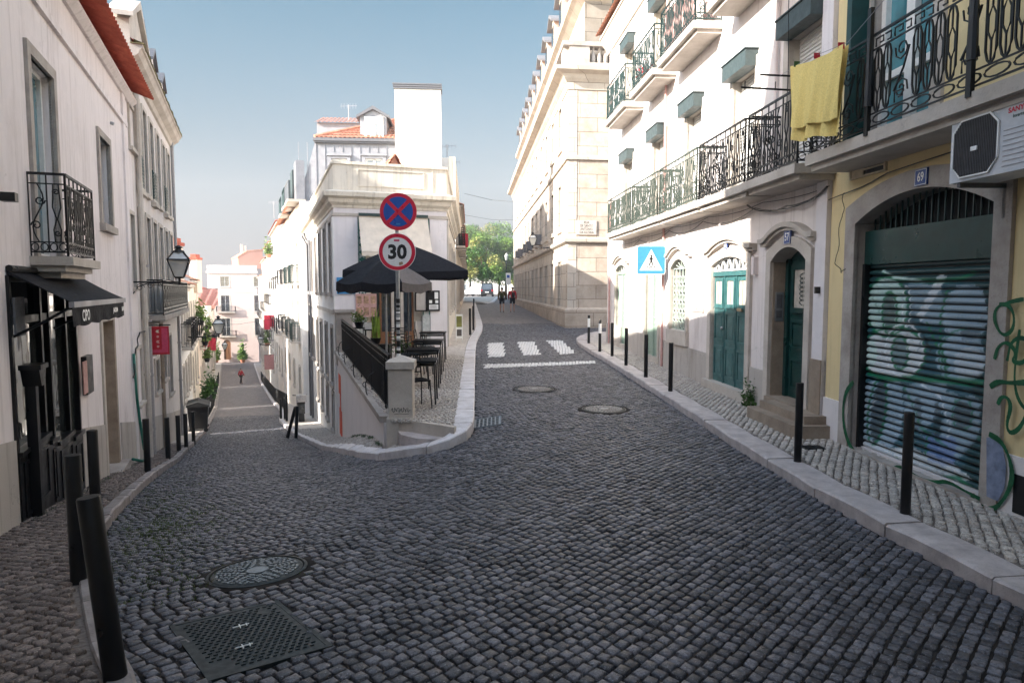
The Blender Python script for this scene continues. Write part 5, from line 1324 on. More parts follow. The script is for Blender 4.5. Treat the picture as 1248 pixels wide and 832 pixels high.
# green doors to the far end
for (x0, x1, ya, ys) in ((787, 803, 318, 328), (751, 764, 323, 330)):
    dD = segarch(f, x0, x1, (x0+x1)/2, ya, ys, None); f.holes.append(dD); u0, u1 = dD[0][0], dD[1][0]; gz = zg(f, u0)+.12; vs = dD[2][1]; m_ = (u0+u1)/2; vt = max(p[1] for p in dD)
    mb = MB(); mb.box(u0, u1, .14, .19, gz-.1, vs-.1)
    for a, b_ in ((u0+.03, m_-.03), (m_+.03, u1-.03)): panels(mb, a, b_, gz+.08, gz+.85, .14, .04); panels(mb, a, b_, gz+.95, vs-.2, .14, .04)
    mb.box(m_-.025, m_+.025, .10, .14, gz, vs-.1); mb.box(u0, u1, .1, .16, vs-.12, vs-.05); mb.v = [(q[0], q[1]-.08, q[2]) for q in mb.v]; o = f.build(mb, 'door', 'sage')
    mb = MB(); mb.prism([(u0, vs-.05)]+[(u1, vs-.05)]+dD[2:], .2, .22); mb.v = [(q[0], q[1]-.08, q[2]) for q in mb.v]; f.build(mb, 'pane', 'glass_pale', o)
    mb = MB()
    for k in range(6):
        x = u0+(u1-u0)*(k+.5)/6; mb.tube([(x, .15, vs-.05), (x, .15, vs+(vt-vs)*(1-(2*(x-u0)/(u1-u0)-1)**2))], .01, 4)
    mb.v = [(q[0], q[1]-.08, q[2]) for q in mb.v]; f.build(mb, 'fanlight', 'white_paint', o)
    archway(f, dD, .12); ubox(f, 'doorstep', u0-.1, u1+.1, .04, -.14, gz-.4, gz-.0, 'limestone', o)
# upper windows
zF1, zF2 = 3.62, 6.92
top1 = f.px(891, 92, .25)[1]
for k, u in enumerate(cols+[cols[0]+2.15]):
    if k == 5: continue
    for fl_, (za, zb2) in enumerate(((zF1, 5.62), (zF2, 8.75))):
        h = rect(u-.47, u+.47, za, zb2); f.holes.append(h)
        mb = MB(); mb.box(u-.47, u+.47, .14, .17, za, zb2)
        z = za+.03
        while z < zb2-.04: mb.prism([(.14, z), (.118, z+.012), (.14, z+.05)], u-.45, u+.45, 'x'); z += .055
        o = f.build(mb, 'roller_shutter', 'shutter_white')
        surround(f, h, .15, o, 'limestone', .04, True)
        mb = MB(); mb.box(u-.50, u+.50, -.22, .0, zb2-.01, zb2+.25); mb.box(u-.52, u+.52, -.24, -.0, zb2+.25, zb2+.27); f.build(mb, 'shutter_box', 'teal_box', o)
        # a slab of stone at the sill with its scrolled railing
R1cols = cols
for k, (ya, yb) in enumerate(((8.98, 10.5), (10.62, 12.62), (12.75, 15.1), (15.25, 17.5), (17.65, 20.3))):
    iron = ('iron', 'iron', 'iron_olive', 'iron_olive', 'iron_olive')[k]
    balcony(f, ur(yb), ur(ya), zF1-.02, .5, .97, .12, 'limestone', iron, 'scroll', .0095, extra=.07 if k == 0 else .045)
for k, (ya, yb) in enumerate(((9.6, 12.2), (13.0, 15.2), (15.7, 17.6), (18.4, 20.6))):
    o = balcony(f, ur(yb), ur(ya), zF2-.02, .5, .97, .14, 'limestone', 'iron_green', 'scroll', .0095, extra=.06)
    if k == 1:
        mb = MB(); mb.box(ur(yb)+.15, ur(ya)-.1, -.465, -.455, zF2+.06, zF2+.85); f.build(mb, 'reed_screen', 'pink_cloth', o)
wall(f, rect(0, UY-.01, -2, 10.0), f.holes, 'pl_r1', .5, .45, rmat='limestone')
lower_body(f, .005, UY-.015, .51, 9, -2, 10.0, 'pl_r1')
plinth(f, [(0, ur(20.6)), (f.u(765, 400)+.14, f.u(787, 400)-.14), (f.u(803, 400)+.14, f.u(868, 400)-.18), (f.u(911, 400)+.18, f.u(940, 400)-.17), (f.u(983, 400)+.17, UY-.30)], .62, 'pl_plinth', .03)
cb = MB(); cb.prism([(.02, 9.5), (-.05, 9.52), (-.09, 9.68), (-.22, 9.85), (-.26, 9.98), (-.3, 10.0), (-.3, 10.06), (.02, 10.06)], -.2, UY, 'x'); f.build(cb, 'cornice', 'limestone')
tile_roof(f, -.2, UY, .42, 3.6, 10.09, 11.7, 'tile_orange', 'roof', .2, 7, .04)
# attic balcony at the far end
mb = MB(); mb.box(.4, 2.6, .2, 2.2, 10, 12.6); ab_ = f.build(mb, 'attic_room', 'pl_white'); mb = MB(); iron_panel(mb, lambda a, h: (.3+a, -.0, 10.35+h), 2.6, 1.0, 'scroll', .014); f.build(mb, 'railing', 'iron_green', ab_, recalc=False)
# pilaster between the houses, downpipes
ubox(f, 'corner_pilaster', UY-.28, UY-.012, .06, 0, -1, 9.5, 'pl_lavender'); ubox(f, 'pilaster_base', UY-.30, UY-.012, .075, 0, -1, zg(f, UY-.2)+1.0, 'stone_brown')
for pxx in (811, 745):
    u = f.u(pxx, 330); mb = MB(); mb.tube([(u, -.06, zg(f, u)), (u, -.06, 9.5)], .03, 8); f.build(mb, 'downpipe', 'pink_cloth', smooth=40)
u = cols[1]+1.25; mb = MB(); mb.tube([(u, -.05, 3.7), (u, -.05, 9.5)], .028, 8); f.build(mb, 'downpipe', 'pl_pink', smooth=40)
# plaque and small wall fittings
uu0, uu1 = f.u(841, 367, .03), f.u(857, 367, .03); za, zb_ = f.px(849, 380, .03)[1], f.px(849, 355, .03)[1]
mb = MB(); mb.box(uu0, uu1, -.035, .0, za, zb_); o = f.build(mb, 'plaque', 'stone_grey')
m_ = (uu0+uu1)/2; mb = MB(); k = (zb_-za)
mb.tube([(m_+.10*math.cos(a*.5), -.04, za+k*.68+.055*math.sin(a*.5)) for a in range(10)], .012, 4); mb.tube([(m_-.14, -.04, za+k*.52), (m_+.14, -.04, za+k*.50)], .014, 4); mb.tube([(m_, -.04, za+k*.48), (m_, -.04, za+k*.3)], .014, 4); mb.tube([(m_-.07, -.04, za+k*.22), (m_, -.04, za+k*.14), (m_+.07, -.04, za+k*.22)], .016, 4); f.build(mb, 'plaque_emblem', 'sign_white', o, recalc=False)
mb = MB(); u, v = f.px(919, 322, .05); mb.box(u-.05, u+.05, -.08, 0, v-.17, v+.12); mb.tube([(u-.09, -.04, v-.15), (u-.09, -.04, v+.15)], .01, 4); f.build(mb, 'meter_box', 'pl_pink')
mb = MB(); u, v = f.px(997, 353, .08); mb.tube([(u, 0, v), (u, -.07, v)], .015, 6); mb.box(u-.025, u+.025, -.12, -.06, v-.05, v+.04); f.build(mb, 'door_bell', 'black_paint')
R1 = f
# long steps outside number 57
a, b_ = f.u(915, 505, .4), f.u(978, 505, .4); 
sb = thing('door_steps', 'worn stone doorstep block in front of the deep arched dark green door', 'steps', f.world((a+b_)/2, .2, zg(f, a)-.02), f.ang)
mb = MB(); q = (b_-a)/2; mb.prism([(-q, -.26), (-q+.1, -.30), (q-.12, -.30), (q, -.24), (q+.02, .2), (-q, .2)], -.1, .16, 'z'); link_mesh('lower_step', mb, 'stone_brown', sb)
mb = MB(); mb.prism([(-q+.12, -.12), (q-.1, -.12), (q-.08, .2), (-q+.12, .2)], .16, .27, 'z'); link_mesh('upper_step', mb, 'stone_brown', sb)

# ---- yellow house
f = frn(); U3 = ur(-1.5)
f.make_root('yellow_house', 'yellow house with graffitied roller shutter and ornate iron balcony, at the right edge', 'house', 0, UY+2)
ga, gb = f.u(1040, 420), f.u(1207, 420); gv = f.px(1042, 272)[1]; gtop = f.px(1130, 228)[1]; gzz = zg(f, (ga+gb)/2)
garch = arch(ga, gb, gzz-.3, gv-.02, max(.2, gtop-gv+.02), 18); f.holes.append(garch)
p0 = f.px(1042, 322)[1]; p1 = f.px(1042, 283)[1]
# shutter with the graffiti sprayed on it (paint laid per vertex on the slatted sheet)
NU = 260; slat = .078; zs0 = gzz-.04; ns = int((p0-zs0)/slat)
prof = [(0.0, 0.0), (.08, .014), (.26, .026), (.50, .028), (.68, .018), (.76, .0), (.82, -.014), (.97, -.014)]
zz_ = []; yy_ = []
for s_ in range(ns+1):
    for t, d in prof:
        z = p0-(s_+t)*slat
        if z > zs0: zz_.append(z); yy_.append(.17-d)
uu_ = np.linspace(ga+.012, gb-.012, NU)
V = [(float(u), yy_[j], zz_[j]) for j in range(len(zz_)) for u in uu_]
Fq = [(j*NU+i, j*NU+i+1, (j+1)*NU+i+1, (j+1)*NU+i) for j in range(len(zz_)-1) for i in range(NU-1)]
mb = MB(); mb.v = V; mb.f = Fq; mb.m = [0]*len(Fq)
UU, ZZ = np.meshgrid(uu_, np.array(zz_))
def S(pts):      # photo pixels of the zoomed crop (1020,300)+p/2.447 to wall coordinates
    return [f.px(1020+x/2.447, 300+y/2.447, -.15) for x, y in pts]
def dist_pl(pts):
    d = np.full(UU.shape, 9.0)
    for a, b_ in zip(pts[:-1], pts[1:]):
        ax, az = a; bx, bz = b_; L2 = (bx-ax)**2+(bz-az)**2+1e-9
        t = np.clip(((UU-ax)*(bx-ax)+(ZZ-az)*(bz-az))/L2, 0, 1); d = np.minimum(d, np.hypot(UU-ax-t*(bx-ax), ZZ-az-t*(bz-az)))
    return d
base = np.array([.012, .055, .06]); colr = np.zeros(UU.shape+(3,)); colr[:] = base
wob = .012*np.sin(UU*23)+.01*np.sin(ZZ*31+UU*9)
nz = .5+.5*np.sin(UU*5.1+2*np.sin(ZZ*3.3))*np.sin(ZZ*4.3+1.3)
def fillp(pts, c, soft=.022, op=.9):
    global colr
    P = S(pts); ins = pip(P, UU+wob, ZZ+wob); d = dist_pl(P+P[:1]); m = np.clip(np.where(ins, .5, -.5)+np.where(ins, 1, -1)*np.minimum(d/soft, .5), 0, 1)*op
    m = (m*(.72+.28*nz))[..., None]; colr = colr*(1-m)+np.array(c)*m
def stroke(pts, c, wd=.03, op=.95):
    global colr
    wd *= 1.35; d = dist_pl(S(pts)); m = (np.clip(1.6-1.3*d/wd, 0, 1)*op)[..., None]; colr = colr*(1-m)+np.array(c)*m
def ell(cx, cy, rx, ry, n=22, a0=0, a1=2*PI, tilt=0):
    return [(cx+rx*math.cos(a0+(a1-a0)*k/n)+tilt*math.sin(a0+(a1-a0)*k/n)*ry, cy+ry*math.sin(a0+(a1-a0)*k/n)) for k in range(n+1)]
LAV = (.40, .52, .62); WHT = (.84, .88, .90); MINT = (.66, .86, .80); BLU = (.05, .16, .22); GRN = (.0, .16, .07); DK = (.004, .02, .022)
fillp([(70, 200), (90, 110), (150, 90), (300, 100), (400, 95), (440, 160), (440, 300), (400, 420), (380, 700), (230, 660), (60, 600), (40, 420)], BLU, .12, .55)
fillp(ell(150, 180, 62, 90), MINT); fillp(ell(170, 320, 95, 80), WHT); fillp(ell(95, 320, 26, 45), MINT)
fillp([(210, 110), (300, 110), (330, 180), (330, 230), (270, 240), (225, 200)], LAV, .06, .7); fillp([(300, 90), (330, 90), (250, 230), (235, 210)], WHT, .03, .8)
fillp(ell(385, 200, 70, 85), LAV); fillp(ell(370, 330, 78, 78), LAV, .06); fillp(ell(395, 350, 50, 52), WHT, .08, .5)
fillp([(50, 430), (110, 400), (190, 400), (200, 480), (190, 560), (150, 620), (60, 580)], LAV); fillp([(200, 410), (330, 400), (330, 480), (250, 560), (200, 500)], LAV, .06, .8)
fillp([(60, 560), (150, 600), (230, 600), (340, 640), (400, 700), (350, 700), (230, 655), (120, 620), (60, 600)], WHT, .04, .85); fillp([(330, 430), (430, 460), (430, 560), (360, 640), (300, 600), (320, 500)], LAV, .08, .8); fillp([(260, 560), (360, 570), (350, 660), (270, 640)], (.16, .24, .5), .06, .8)
fillp(ell(158, 200, 20, 62), DK, .02); fillp(ell(188, 318, 22, 48), (.02, .12, .14), .02); fillp(ell(125, 490, 24, 95, tilt=-.12), DK, .03); fillp(ell(375, 500, 28, 45), DK, .03); fillp(ell(300, 520, 14, 60), DK, .03, .7); fillp(ell(240, 500, 16, 50), DK, .03, .6); fillp(ell(400, 260, 30, 20), DK, .03, .8)
for p in (ell(150, 180, 62, 90), ell(170, 320, 95, 80), ell(120, 490, 26, 100, tilt=-.12), ell(158, 200, 22, 64), ell(188, 318, 24, 50)): stroke(p, GRN, .016)
for p in (ell(200, 310, 56, 80), ell(208, 180, 12, 60), ell(390, 330, 85, 85, a0=.5, a1=4.6), ell(375, 500, 30, 48)): stroke(p, WHT if p[0][0] < 260 else GRN, .010, .8)
stroke([(135, 70), (150, 90), (210, 102), (300, 104), (370, 98), (405, 80)], GRN, .02); stroke([(135, 72), (170, 92), (250, 104)], MINT, .012); stroke([(100, 120), (85, 200), (90, 260), (75, 330), (95, 380), (170, 395), (300, 400), (430, 410)], GRN, .020); stroke([(430, 405), (330, 398), (200, 392)], (.01, .16, .08), .03, .8)
stroke([(330, 130), (310, 210), (310, 300), (330, 360)], GRN, .014); stroke([(270, 230), (300, 300), (330, 380)], GRN, .014); stroke([(250, 250), (280, 310)], DK, .014)
stroke([(50, 390), (35, 450), (35, 560), (60, 610), (150, 640), (180, 636)], GRN, .024); stroke([(200, 420), (230, 480), (250, 540), (330, 600)], GRN, .014, .7); stroke([(250, 410), (310, 450), (330, 520)], WHT, .010, .7); stroke([(270, 560), (265, 620)], GRN, .012)
stroke([(230, 660), (300, 690), (360, 690), (400, 720), (425, 750)], GRN, .022)
for k in range(14):
    x = R.uniform(60, 420); y = R.uniform(140, 640); stroke([(x, y), (x+R.uniform(-25, 40), y+R.uniform(20, 70))], (LAV, WHT, GRN, BLU)[k % 4], .012, .45)
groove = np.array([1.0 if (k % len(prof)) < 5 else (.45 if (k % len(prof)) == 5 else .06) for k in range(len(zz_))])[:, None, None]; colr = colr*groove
lum = (.82+.3*NR.rand(*UU.shape)*.4)[..., None]; colr = np.clip(colr*lum, 0, 1)
m_, n_, b_ = nodes('shutter_painted'); at2 = n_.nodes.new('ShaderNodeAttribute'); at2.attribute_name = 'paint'
cc = coords(n_); col = mixc(n_, ramp(n_, noise(n_, cc, 5, 8, .7), .56, .68, 0, .45), at2.outputs['Color'], (.03, .035, .04)); n_.links.new(col, b_.inputs['Base Color']); b_.inputs['Roughness'].default_value = .42; MATS['shutter_painted'] = m_
sho = f.build(mb, 'roller_shutter', 'shutter_painted', recalc=False)
ca_ = sho.data.color_attributes.new('paint', 'FLOAT_COLOR', 'POINT'); ca_.data.foreach_set('color', np.concatenate([colr.reshape(-1, 3), np.ones((UU.size, 1))], 1).astype(np.float32).ravel())
ubox(f, 'shutter_rail', ga, ga+.05, -.08, -.24, gzz-.1, p0, 'black_paint', sho); ubox(f, 'shutter_rail', gb-.05, gb, -.08, -.24, gzz-.1, p0, 'black_paint', sho); ubox(f, 'bottom_bar', ga+.05, gb-.05, -.12, -.22, gzz-.06, gzz+.03, 'pl_wall', sho)
ubox(f, 'fascia', ga, gb, -.10, -.3, p0-.01, p1, 'teal_dark')
mb = MB(); mb.prism([(ga, p1)]+[(gb, p1)]+garch[2:], .36, .4); fo = f.build(mb, 'fanlight', 'interior')
mb = MB(); k = 0; W_ = gb-ga
for k in range(1, 22):
    x = ga+W_*k/22; mb.tube([(x, .16, p1-.02), (x, .16, gv+(gtop-gv)*(1-(2*(x-ga)/W_-1)**2))], .010, 4)
f.build(mb, 'fanlight_bars', 'iron_green', fo)
surround(f, garch, .21, None, 'stone_grey', .04, True); number(f, '69', 1122, 216, .19, .17, .06, .13)
ubox(f, 'threshold', ga-.02, gb+.02, .07, -.05, gzz-.3, gzz+.02, 'stone_grey')
# balcony windows
z0 = 3.66
for (xa, xb) in ((f.u(1064, 40), f.u(1140, 40)), (f.u(1064, 40)+3.3, f.u(1140, 40)+3.3)):
    h = rect(xa, xb, z0, 6.3); f.holes.append(h); mb = MB(); mb.ring(rect(xa+.08, xb-.08, z0+.1, 6.2), h, .1, .17); mb.box((xa+xb)/2-.07, (xa+xb)/2+.07, .09, .16, z0, 6.3); mb.box(xa, xb, .11, .16, z0+.75, z0+.83)
    o = f.build(mb, 'french_window', 'white_paint'); mb = MB(); mb.box(xa, xb, .165, .18, z0, 6.3); f.build(mb, 'pane', 'glass_teal', o); surround(f, h, .17, o, 'limestone', .04, True)
    ubox(f, 'shutter_leaf', xa-.13, xa-.03, .5*.5, 0, z0, 6.3, 'teal_dark', o)
wall(f, rect(UY, U3, -2, 10.2), f.holes, 'pl_yellow', .4, .38, rmat='stone_grey')
lower_body(f, UY+.005, U3, .41, 9, -2, 10.2, 'pl_yellow')
plinth(f, [(UY+.0, ga-.22), (gb+.22, U3)], .52, 'pl_wall', .03)
ba, bb = f.u(984, 196, .55), ur(.6)
mb = MB(); mb.box(ba-.02, bb, -.57, 0, 3.51, 3.64); mb.box(ba-.0, bb, -.5, 0, 3.44, 3.51); bo = f.build(mb, 'balcony', 'limestone')
mb = MB(); iron_panel(mb, lambda s_, h: (ba+.06+s_, -.53, 3.64+h), bb-ba-.1, .98, 'rich', .0085); iron_panel(mb, lambda s_, h: (ba+.06, -.53+s_, 3.64+h), .53, .98, 'scroll', .0085)
f.build(mb, 'railing', 'iron', bo, recalc=False)
for pxx in (1060, 1184):
    u = f.u(pxx, 80, .56); mb = MB(); mb.box(u-.03, u+.03, -.585, -.545, 3.60, 4.9); mb.tube([(u, -.56, 3.9), (u, -.56, 4.62)], [.045, .03], 8); f.build(mb, 'railing_post', 'black_paint', bo)
# ventilation grille
a, b_ = f.u(1038, 210), f.u(1082, 198); za, zb_ = f.px(1060, 214)[1], f.px(1060, 196)[1]; a, b_ = min(a, b_), max(a, b_)
mb = MB(); mb.ring(rect(a+.03, b_-.03, za+.02, zb_-.02), rect(a, b_, za, zb_), -.03, .01); mb.box(a+(b_-a)*.34, a+(b_-a)*.38, -.02, .0, za, zb_); mb.box(a+(b_-a)*.38, b_, -.022, 0, (za+zb_)/2-.01, (za+zb_)/2+.01)
for q in range(7): mb.box(a+.03, a+(b_-a)*.34, -.018, .0, za+.02+q*(zb_-za-.04)/7, za+.03+q*(zb_-za-.04)/7+.008)
o = f.build(mb, 'vent_window', 'cream_metal'); mb = MB(); mb.box(a+(b_-a)*.38, b_-.03, -.005, -.001, za+.02, zb_-.02); f.build(mb, 'pane', 'glass_dark', o)
mb = MB(); u0_, v0_ = f.px(1236, 585, .03); mb.box(u0_, u0_+.35, -.035, 0, v0_-.28, v0_+.06); f.build(mb, 'meter_hatch', 'black_paint')
# wall tags
def wtag(name, pts, wd, mat, parent=None, px0=(1020, 300), k=2.447, w0=.0455, parts=None):
    mb = MB(); P = [f.px(px0[0]+x/k, px0[1]+y/k, w0) for x, y in chaikin(pts, 2)]
    for i_, (a, b_) in enumerate(zip(P[:-1], P[1:])):
        d = Vector((b_[0]-a[0], b_[1]-a[1])); 
        if d.length < 1e-5: continue
        n_ = Vector((-d.y, d.x)).normalized()*wd*(1+.25*math.sin(i_*.6)); e = d.normalized()*wd*.35
        yy = -w0-.0002*(i_ % 5)
        mb.quad((a[0]-n_.x-e.x, yy, a[1]-n_.y-e.y), (b_[0]-n_.x+e.x, yy, b_[1]-n_.y+e.y), (b_[0]+n_.x+e.x, yy, b_[1]+n_.y+e.y), (a[0]+n_.x-e.x, yy, a[1]+n_.y-e.y))
    f.build(mb, name, mat, parent, recalc=False)
wtag('spray_tag', [(556, 158), (520, 165), (475, 180), (468, 215), (480, 250), (500, 268), (525, 250), (530, 210), (515, 175), (485, 172)], .016, 'graf_green')
wtag('spray_tag', [(470, 335), (480, 300), (500, 285), (520, 295), (535, 320), (520, 345), (560, 350), (575, 300), (560, 270), (520, 280), (508, 340)], .016, 'graf_green')
wtag('spray_tag', [(545, 250), (535, 320), (528, 400), (540, 460), (575, 500)], .014, 'graf_green')
wtag('spray_tag', [(458, 418), (480, 402), (520, 408), (575, 405)], .022, 'graf_green')
wtag('spray_tag', [(480, 470), (490, 448), (510, 450), (520, 480), (505, 530), (515, 560), (545, 545), (570, 490)], .018, 'graf_green')
wtag('spray_tag', [(455, 560), (490, 580), (515, 630), (525, 690), (505, 745), (470, 785), (430, 780), (400, 745)], .022, 'graf_green', w0=.0485)
wtag('spray_tag', [(48, 405), (22, 440), (16, 510), (30, 580), (60, 625), (100, 650)], .026, 'graf_green', w0=.0485)
wtag('spray_tag', [(80, 640), (120, 652), (160, 662), (190, 655), (240, 688), (290, 704), (330, 700), (380, 728), (425, 752)], .016, 'graf_green', w0=.056)
mb = MB(); P = [f.px(1020+x/2.447, 300+y/2.447, .0475) for x, y in ((446, 570), (470, 570), (495, 600), (505, 660), (500, 720), (480, 760), (446, 745))]; mb.v = [(p[0], -.0475, p[1]) for p in P]; mb.f = [tuple(range(len(P)))]; mb.m = [0]; f.build(mb, 'spray_patch', 'graf_blue')
R2 = f
# building that closes the row behind the camera
f = frn(); f.make_root('apartment_building', 'plain pale building behind the photographer on the right-hand side', 'building', 0, ur(-12)); f.holes = []
for k in range(5):
    for z in (.9, 4.2, 7.4): window(f, ur(-3-k*3.6), ur(-3-k*3.6)+1.1, z, z+1.8)
wall(f, rect(ur(-1.5)+.01, ur(-22), -2, 11), f.holes, 'pl_white', .3); lower_body(f, ur(-1.5)+.01, ur(-22), .3, 9, -2, 11, 'pl_white')

# ---- palace
PC = at(691, 398, 31.0); pc = (PC.x, 31.0)
fp = Fac(pc[0]-.06*-39, 31.0, 1, 0)
FL_ = Fac(pc[0]-.06*39, 70.0, .06, -1); KP = math.hypot(.06, 1); PLn = 39*KP
FL_.make_root('palace', 'long pale stone palace with balustrade and a row of dormers, across the side street', 'building', .3, PLn-1)
FE = Fac(pc[0], pc[1], 1, .12); FE.share(FL_)
zs1 = FL_.px(702, 196)[1]; zs2 = 4.05; zs1 = 7.75; zc1 = 11.5
FL_.holes = []
def up(y): return (70-y)*KP
bays = [33.6+2.95*k for k in range(12)]
for k, y in enumerate(bays):
    u = up(y)
    window(FL_, u-.5, u+.5, 8.7, 10.6, nx=2, ny=3, w=-.16, sur=.2, smat='palace_side', gm='glass_pale' if k % 3 else 'glass_dark', fm='grey_paint')
    window(FL_, u-.5, u+.5, 4.9, 6.9, nx=2, ny=3, w=-.16, sur=.2, smat='palace_side', gm='glass_dark', fm='grey_paint')
    window(FL_, u-.55, u+.55, .85+.0*k, 3.3, nx=2, ny=3, w=-.2, sur=.2, smat='palace_side', gm='glass_dark', fm='black_paint')
    if k in (3, 5, 6, 8, 9): ubox(FL_, 'window_grille', u-.5, u+.5, .45, 0, 4.7, 5.3, 'zinc_dark')
    # attic windows / dormers
wall(FL_, rect(0, PLn, -2, zc1), FL_.holes, 'palace_side', .4, .3)
wall(FE, rect(0, 9, -2, zc1), [], 'palace_block', .3)
cl = [(pc[0]-.06*39, 70.0), pc, (pc[0]+9*.9929, pc[1]+9*.119)]
R_ = FL_
cornice_loop(R_, cl, [(-.2, zs2), (.06, zs2), (.16, zs2+.06), (.18, zs2+.2), (.1, zs2+.26), (-.2, zs2+.3)], 'string_course', 'palace_side')
cornice_loop(R_, cl, [(-.2, zs1), (.10, zs1), (.12, zs1+.14), (.04, zs1+.18), (-.2, zs1+.2)], 'string_course', 'palace_side')
cornice_loop(R_, cl, [(-.2, zc1-.7), (.05, zc1-.7), (.08, zc1-.4), (.22, zc1-.25), (.3, zc1-.1), (.62, zc1), (.66, zc1+.15), (.0, zc1+.2), (-.3, zc1+.2)], 'cornice', 'palace_side')
cornice_loop(R_, cl, [(-.2, -1), (.12, -1), (.12, 1.05), (.0, 1.15), (-.2, 1.15)], 'plinth', 'palace_block')
cornice_loop(R_, cl, [(-.4, zc1+.2), (.25, zc1+.2), (.25, zc1+.42), (-.4, zc1+.42)], 'balustrade_base', 'stone_grey')
cornice_loop(R_, cl, [(-.3, zc1+1.12), (.28, zc1+1.12), (.3, zc1+1.3), (-.3, zc1+1.3)], 'balustrade_rail', 'stone_grey')
mb = MB(); 
for k in range(150):
    u = PLn-.5-k*.26
    if k % 11 in (0, 1, 2): continue
    mb.lathe([(.05, 0), (.09, .15), (.09, .3), (.045, .55), (.06, .7)], (u, -.02, zc1+.42), 5)
bl = FL_.build(mb, 'balusters', 'stone_grey'); bl['kind'] = 'stuff'
for k in range(14):
    u = PLn-.02-k*11*.26; mb = MB(); mb.box(u-.78, u, -.22, .2, zc1+.42, zc1+1.12); FL_.build(mb, 'balustrade_pier', 'stone_grey')
mb = MB(); mb.box(0, .9, -.22, .2, zc1+.42, zc1+1.12); FE.build(mb, 'balustrade_pier', 'stone_grey')
for q in range(3): 
    mb = MB(); mb.lathe([(.06, 0), (.10, .15), (.10, .3), (.05, .55), (.07, .7)], (1.1+q*.28, -.02, zc1+.42), 8); FE.build(mb, 'baluster', 'stone_grey')
mb = MB(); mb.box(1.95, 9, -.22, .2, zc1+.42, zc1+1.12); FE.build(mb, 'balustrade_pier', 'stone_grey')
# attic storey set back, upper cornice and dormers
za_, zb2 = zc1+.2, 15.3
cl2 = [(cl[0][0]+.7, 70), (pc[0]+.75, pc[1]+.6), (cl[2][0], cl[2][1]+.7)]
cornice_loop(R_, cl2, [(-.3, za_), (0, za_), (0, zb2-.5), (.3, zb2-.3), (.5, zb2-.2), (.55, zb2), (-.4, zb2+.02)], 'attic_storey', 'palace_side')
mb = MB(); P = [FL_.M.inverted() @ Vector((p[0], p[1], 0)) for p in (cl2[0], cl2[1], cl2[2], (cl2[2][0], 70))]
mb.prism([(p.x, p.y) for p in P], -2, zb2-.05, 'z'); FL_.build(mb, 'inner_walls', 'palace_side')
for k, y in enumerate([33.2+3.3*k for k in range(11)]):
    u = up(y); mb = MB(); mb.prism([(u-.7, zb2), (u+.7, zb2), (u+.7, zb2+1.5), (u, zb2+1.9), (u-.7, zb2+1.5)], .35, 3); o = FL_.build(mb, 'dormer', 'palace_side')
    mb = MB(); mb.prism([(u-.95, zb2+1.42), (u, zb2+1.92), (u+.95, zb2+1.42), (u+.95, zb2+1.54), (u, zb2+2.08), (u-.95, zb2+1.54)], .1, 3.1); FL_.build(mb, 'dormer_roof', 'lead', o)
    mb = MB(); mb.box(u-.4, u+.4, .31, .34, zb2+.2, zb2+1.4); FL_.build(mb, 'dormer_window', 'glass_dark', o)
mb = MB(); mb.quad((0, .4, zb2+.02), (PLn, .4, zb2+.02), (PLn, 5, zb2+2.6), (0, 5, zb2+2.6)); mb.quad((PLn, .4, zb2+.02), (PLn+.2, 8, zb2), (PLn, 5, zb2+2.6)); FL_.build(mb, 'roof', 'tile_orange')
# street name plaque on the corner
uu0, zz0 = FE.px(712, 286, .05); uu1, zz1 = FE.px(727, 270, .05)
pl = FE
mb = MB(); mb.box(uu0-.35, uu1-.0, -.06, 0, zz0, zz1+.05); o = FE.build(mb, 'street_plaque', 'limestone'); m_ = (uu0-.35+uu1)/2; hh = zz1+.05-zz0; 
mb = MB()
for q, s_ in enumerate(('RUA', 'DE SANTO', 'ANTONIO', 'DA GLORIA')): mb.text(s_, hh*.24, lambda x, y: (m_+x*.9, -.064, zz1+.05-hh*(.16+.23*q)+y), .9)
FE.build(mb, 'plaque_lettering', 'sign_black', o, recalc=False)
# quoins on the corner pier
for k in range(4): pass
# far house across the side street (seen only from the side)
F = Fac(13.5, 33, 0.1, -1); row_house('row_house', 'pale house along the side street, hidden behind the balcony house', F, 0, 8, -1, 9, 'pl_white', 2, [(1, 3), (4.5, 6.3)], door=False)
# ------------------------------------------------------------------ street furniture and loose things
def gz12(x, y): return Tf(x, y)+.12
def bollard_proto(r, h=.9):
    th = thing('bollard', 'x', 'bollard')
    mb = MB(); mb.lathe([(r*1.02, -.12), (r*1.02, 0), (r, .02), (r, h-.008), (r*.93, h)], (0, 0, 0), 20)
    link_mesh('post', mb, 'black_paint', th, smooth=35)
    return th
GB = 'black bollards along the kerbs'
pb = bollard_proto(.053); used = [False]
pbr = bollard_proto(.042); pbw = bollard_proto(.042)
mb = MB(); mb.lathe([(.0435, .52), (.0435, .80)], (0, 0, 0), 20); link_mesh('painted_sun_band', mb, 'sign_white', pbw, smooth=35)  # sunlight on the upper post, painted on as a white sleeve
first = {}
def bollard(proto, x, y, z, label, rz=0, tilt=None, sc_=1):
    o = proto if id(proto) not in first else copy_tree(proto); first[id(proto)] = 1
    o.location = (x, y, z); o.rotation_euler = (tilt or (0, 0, 0)); o.rotation_euler.z = rz; o['label'] = label; o['group'] = GB
    if sc_ != 1: o.scale = (sc_,)*3
    return o
bollard(pb, -1.95, 3.22, gz12(-1.95, 3.22), 'nearest and largest black bollard, cut by the bottom edge at the left kerb', tilt=(0, -.10, 0))
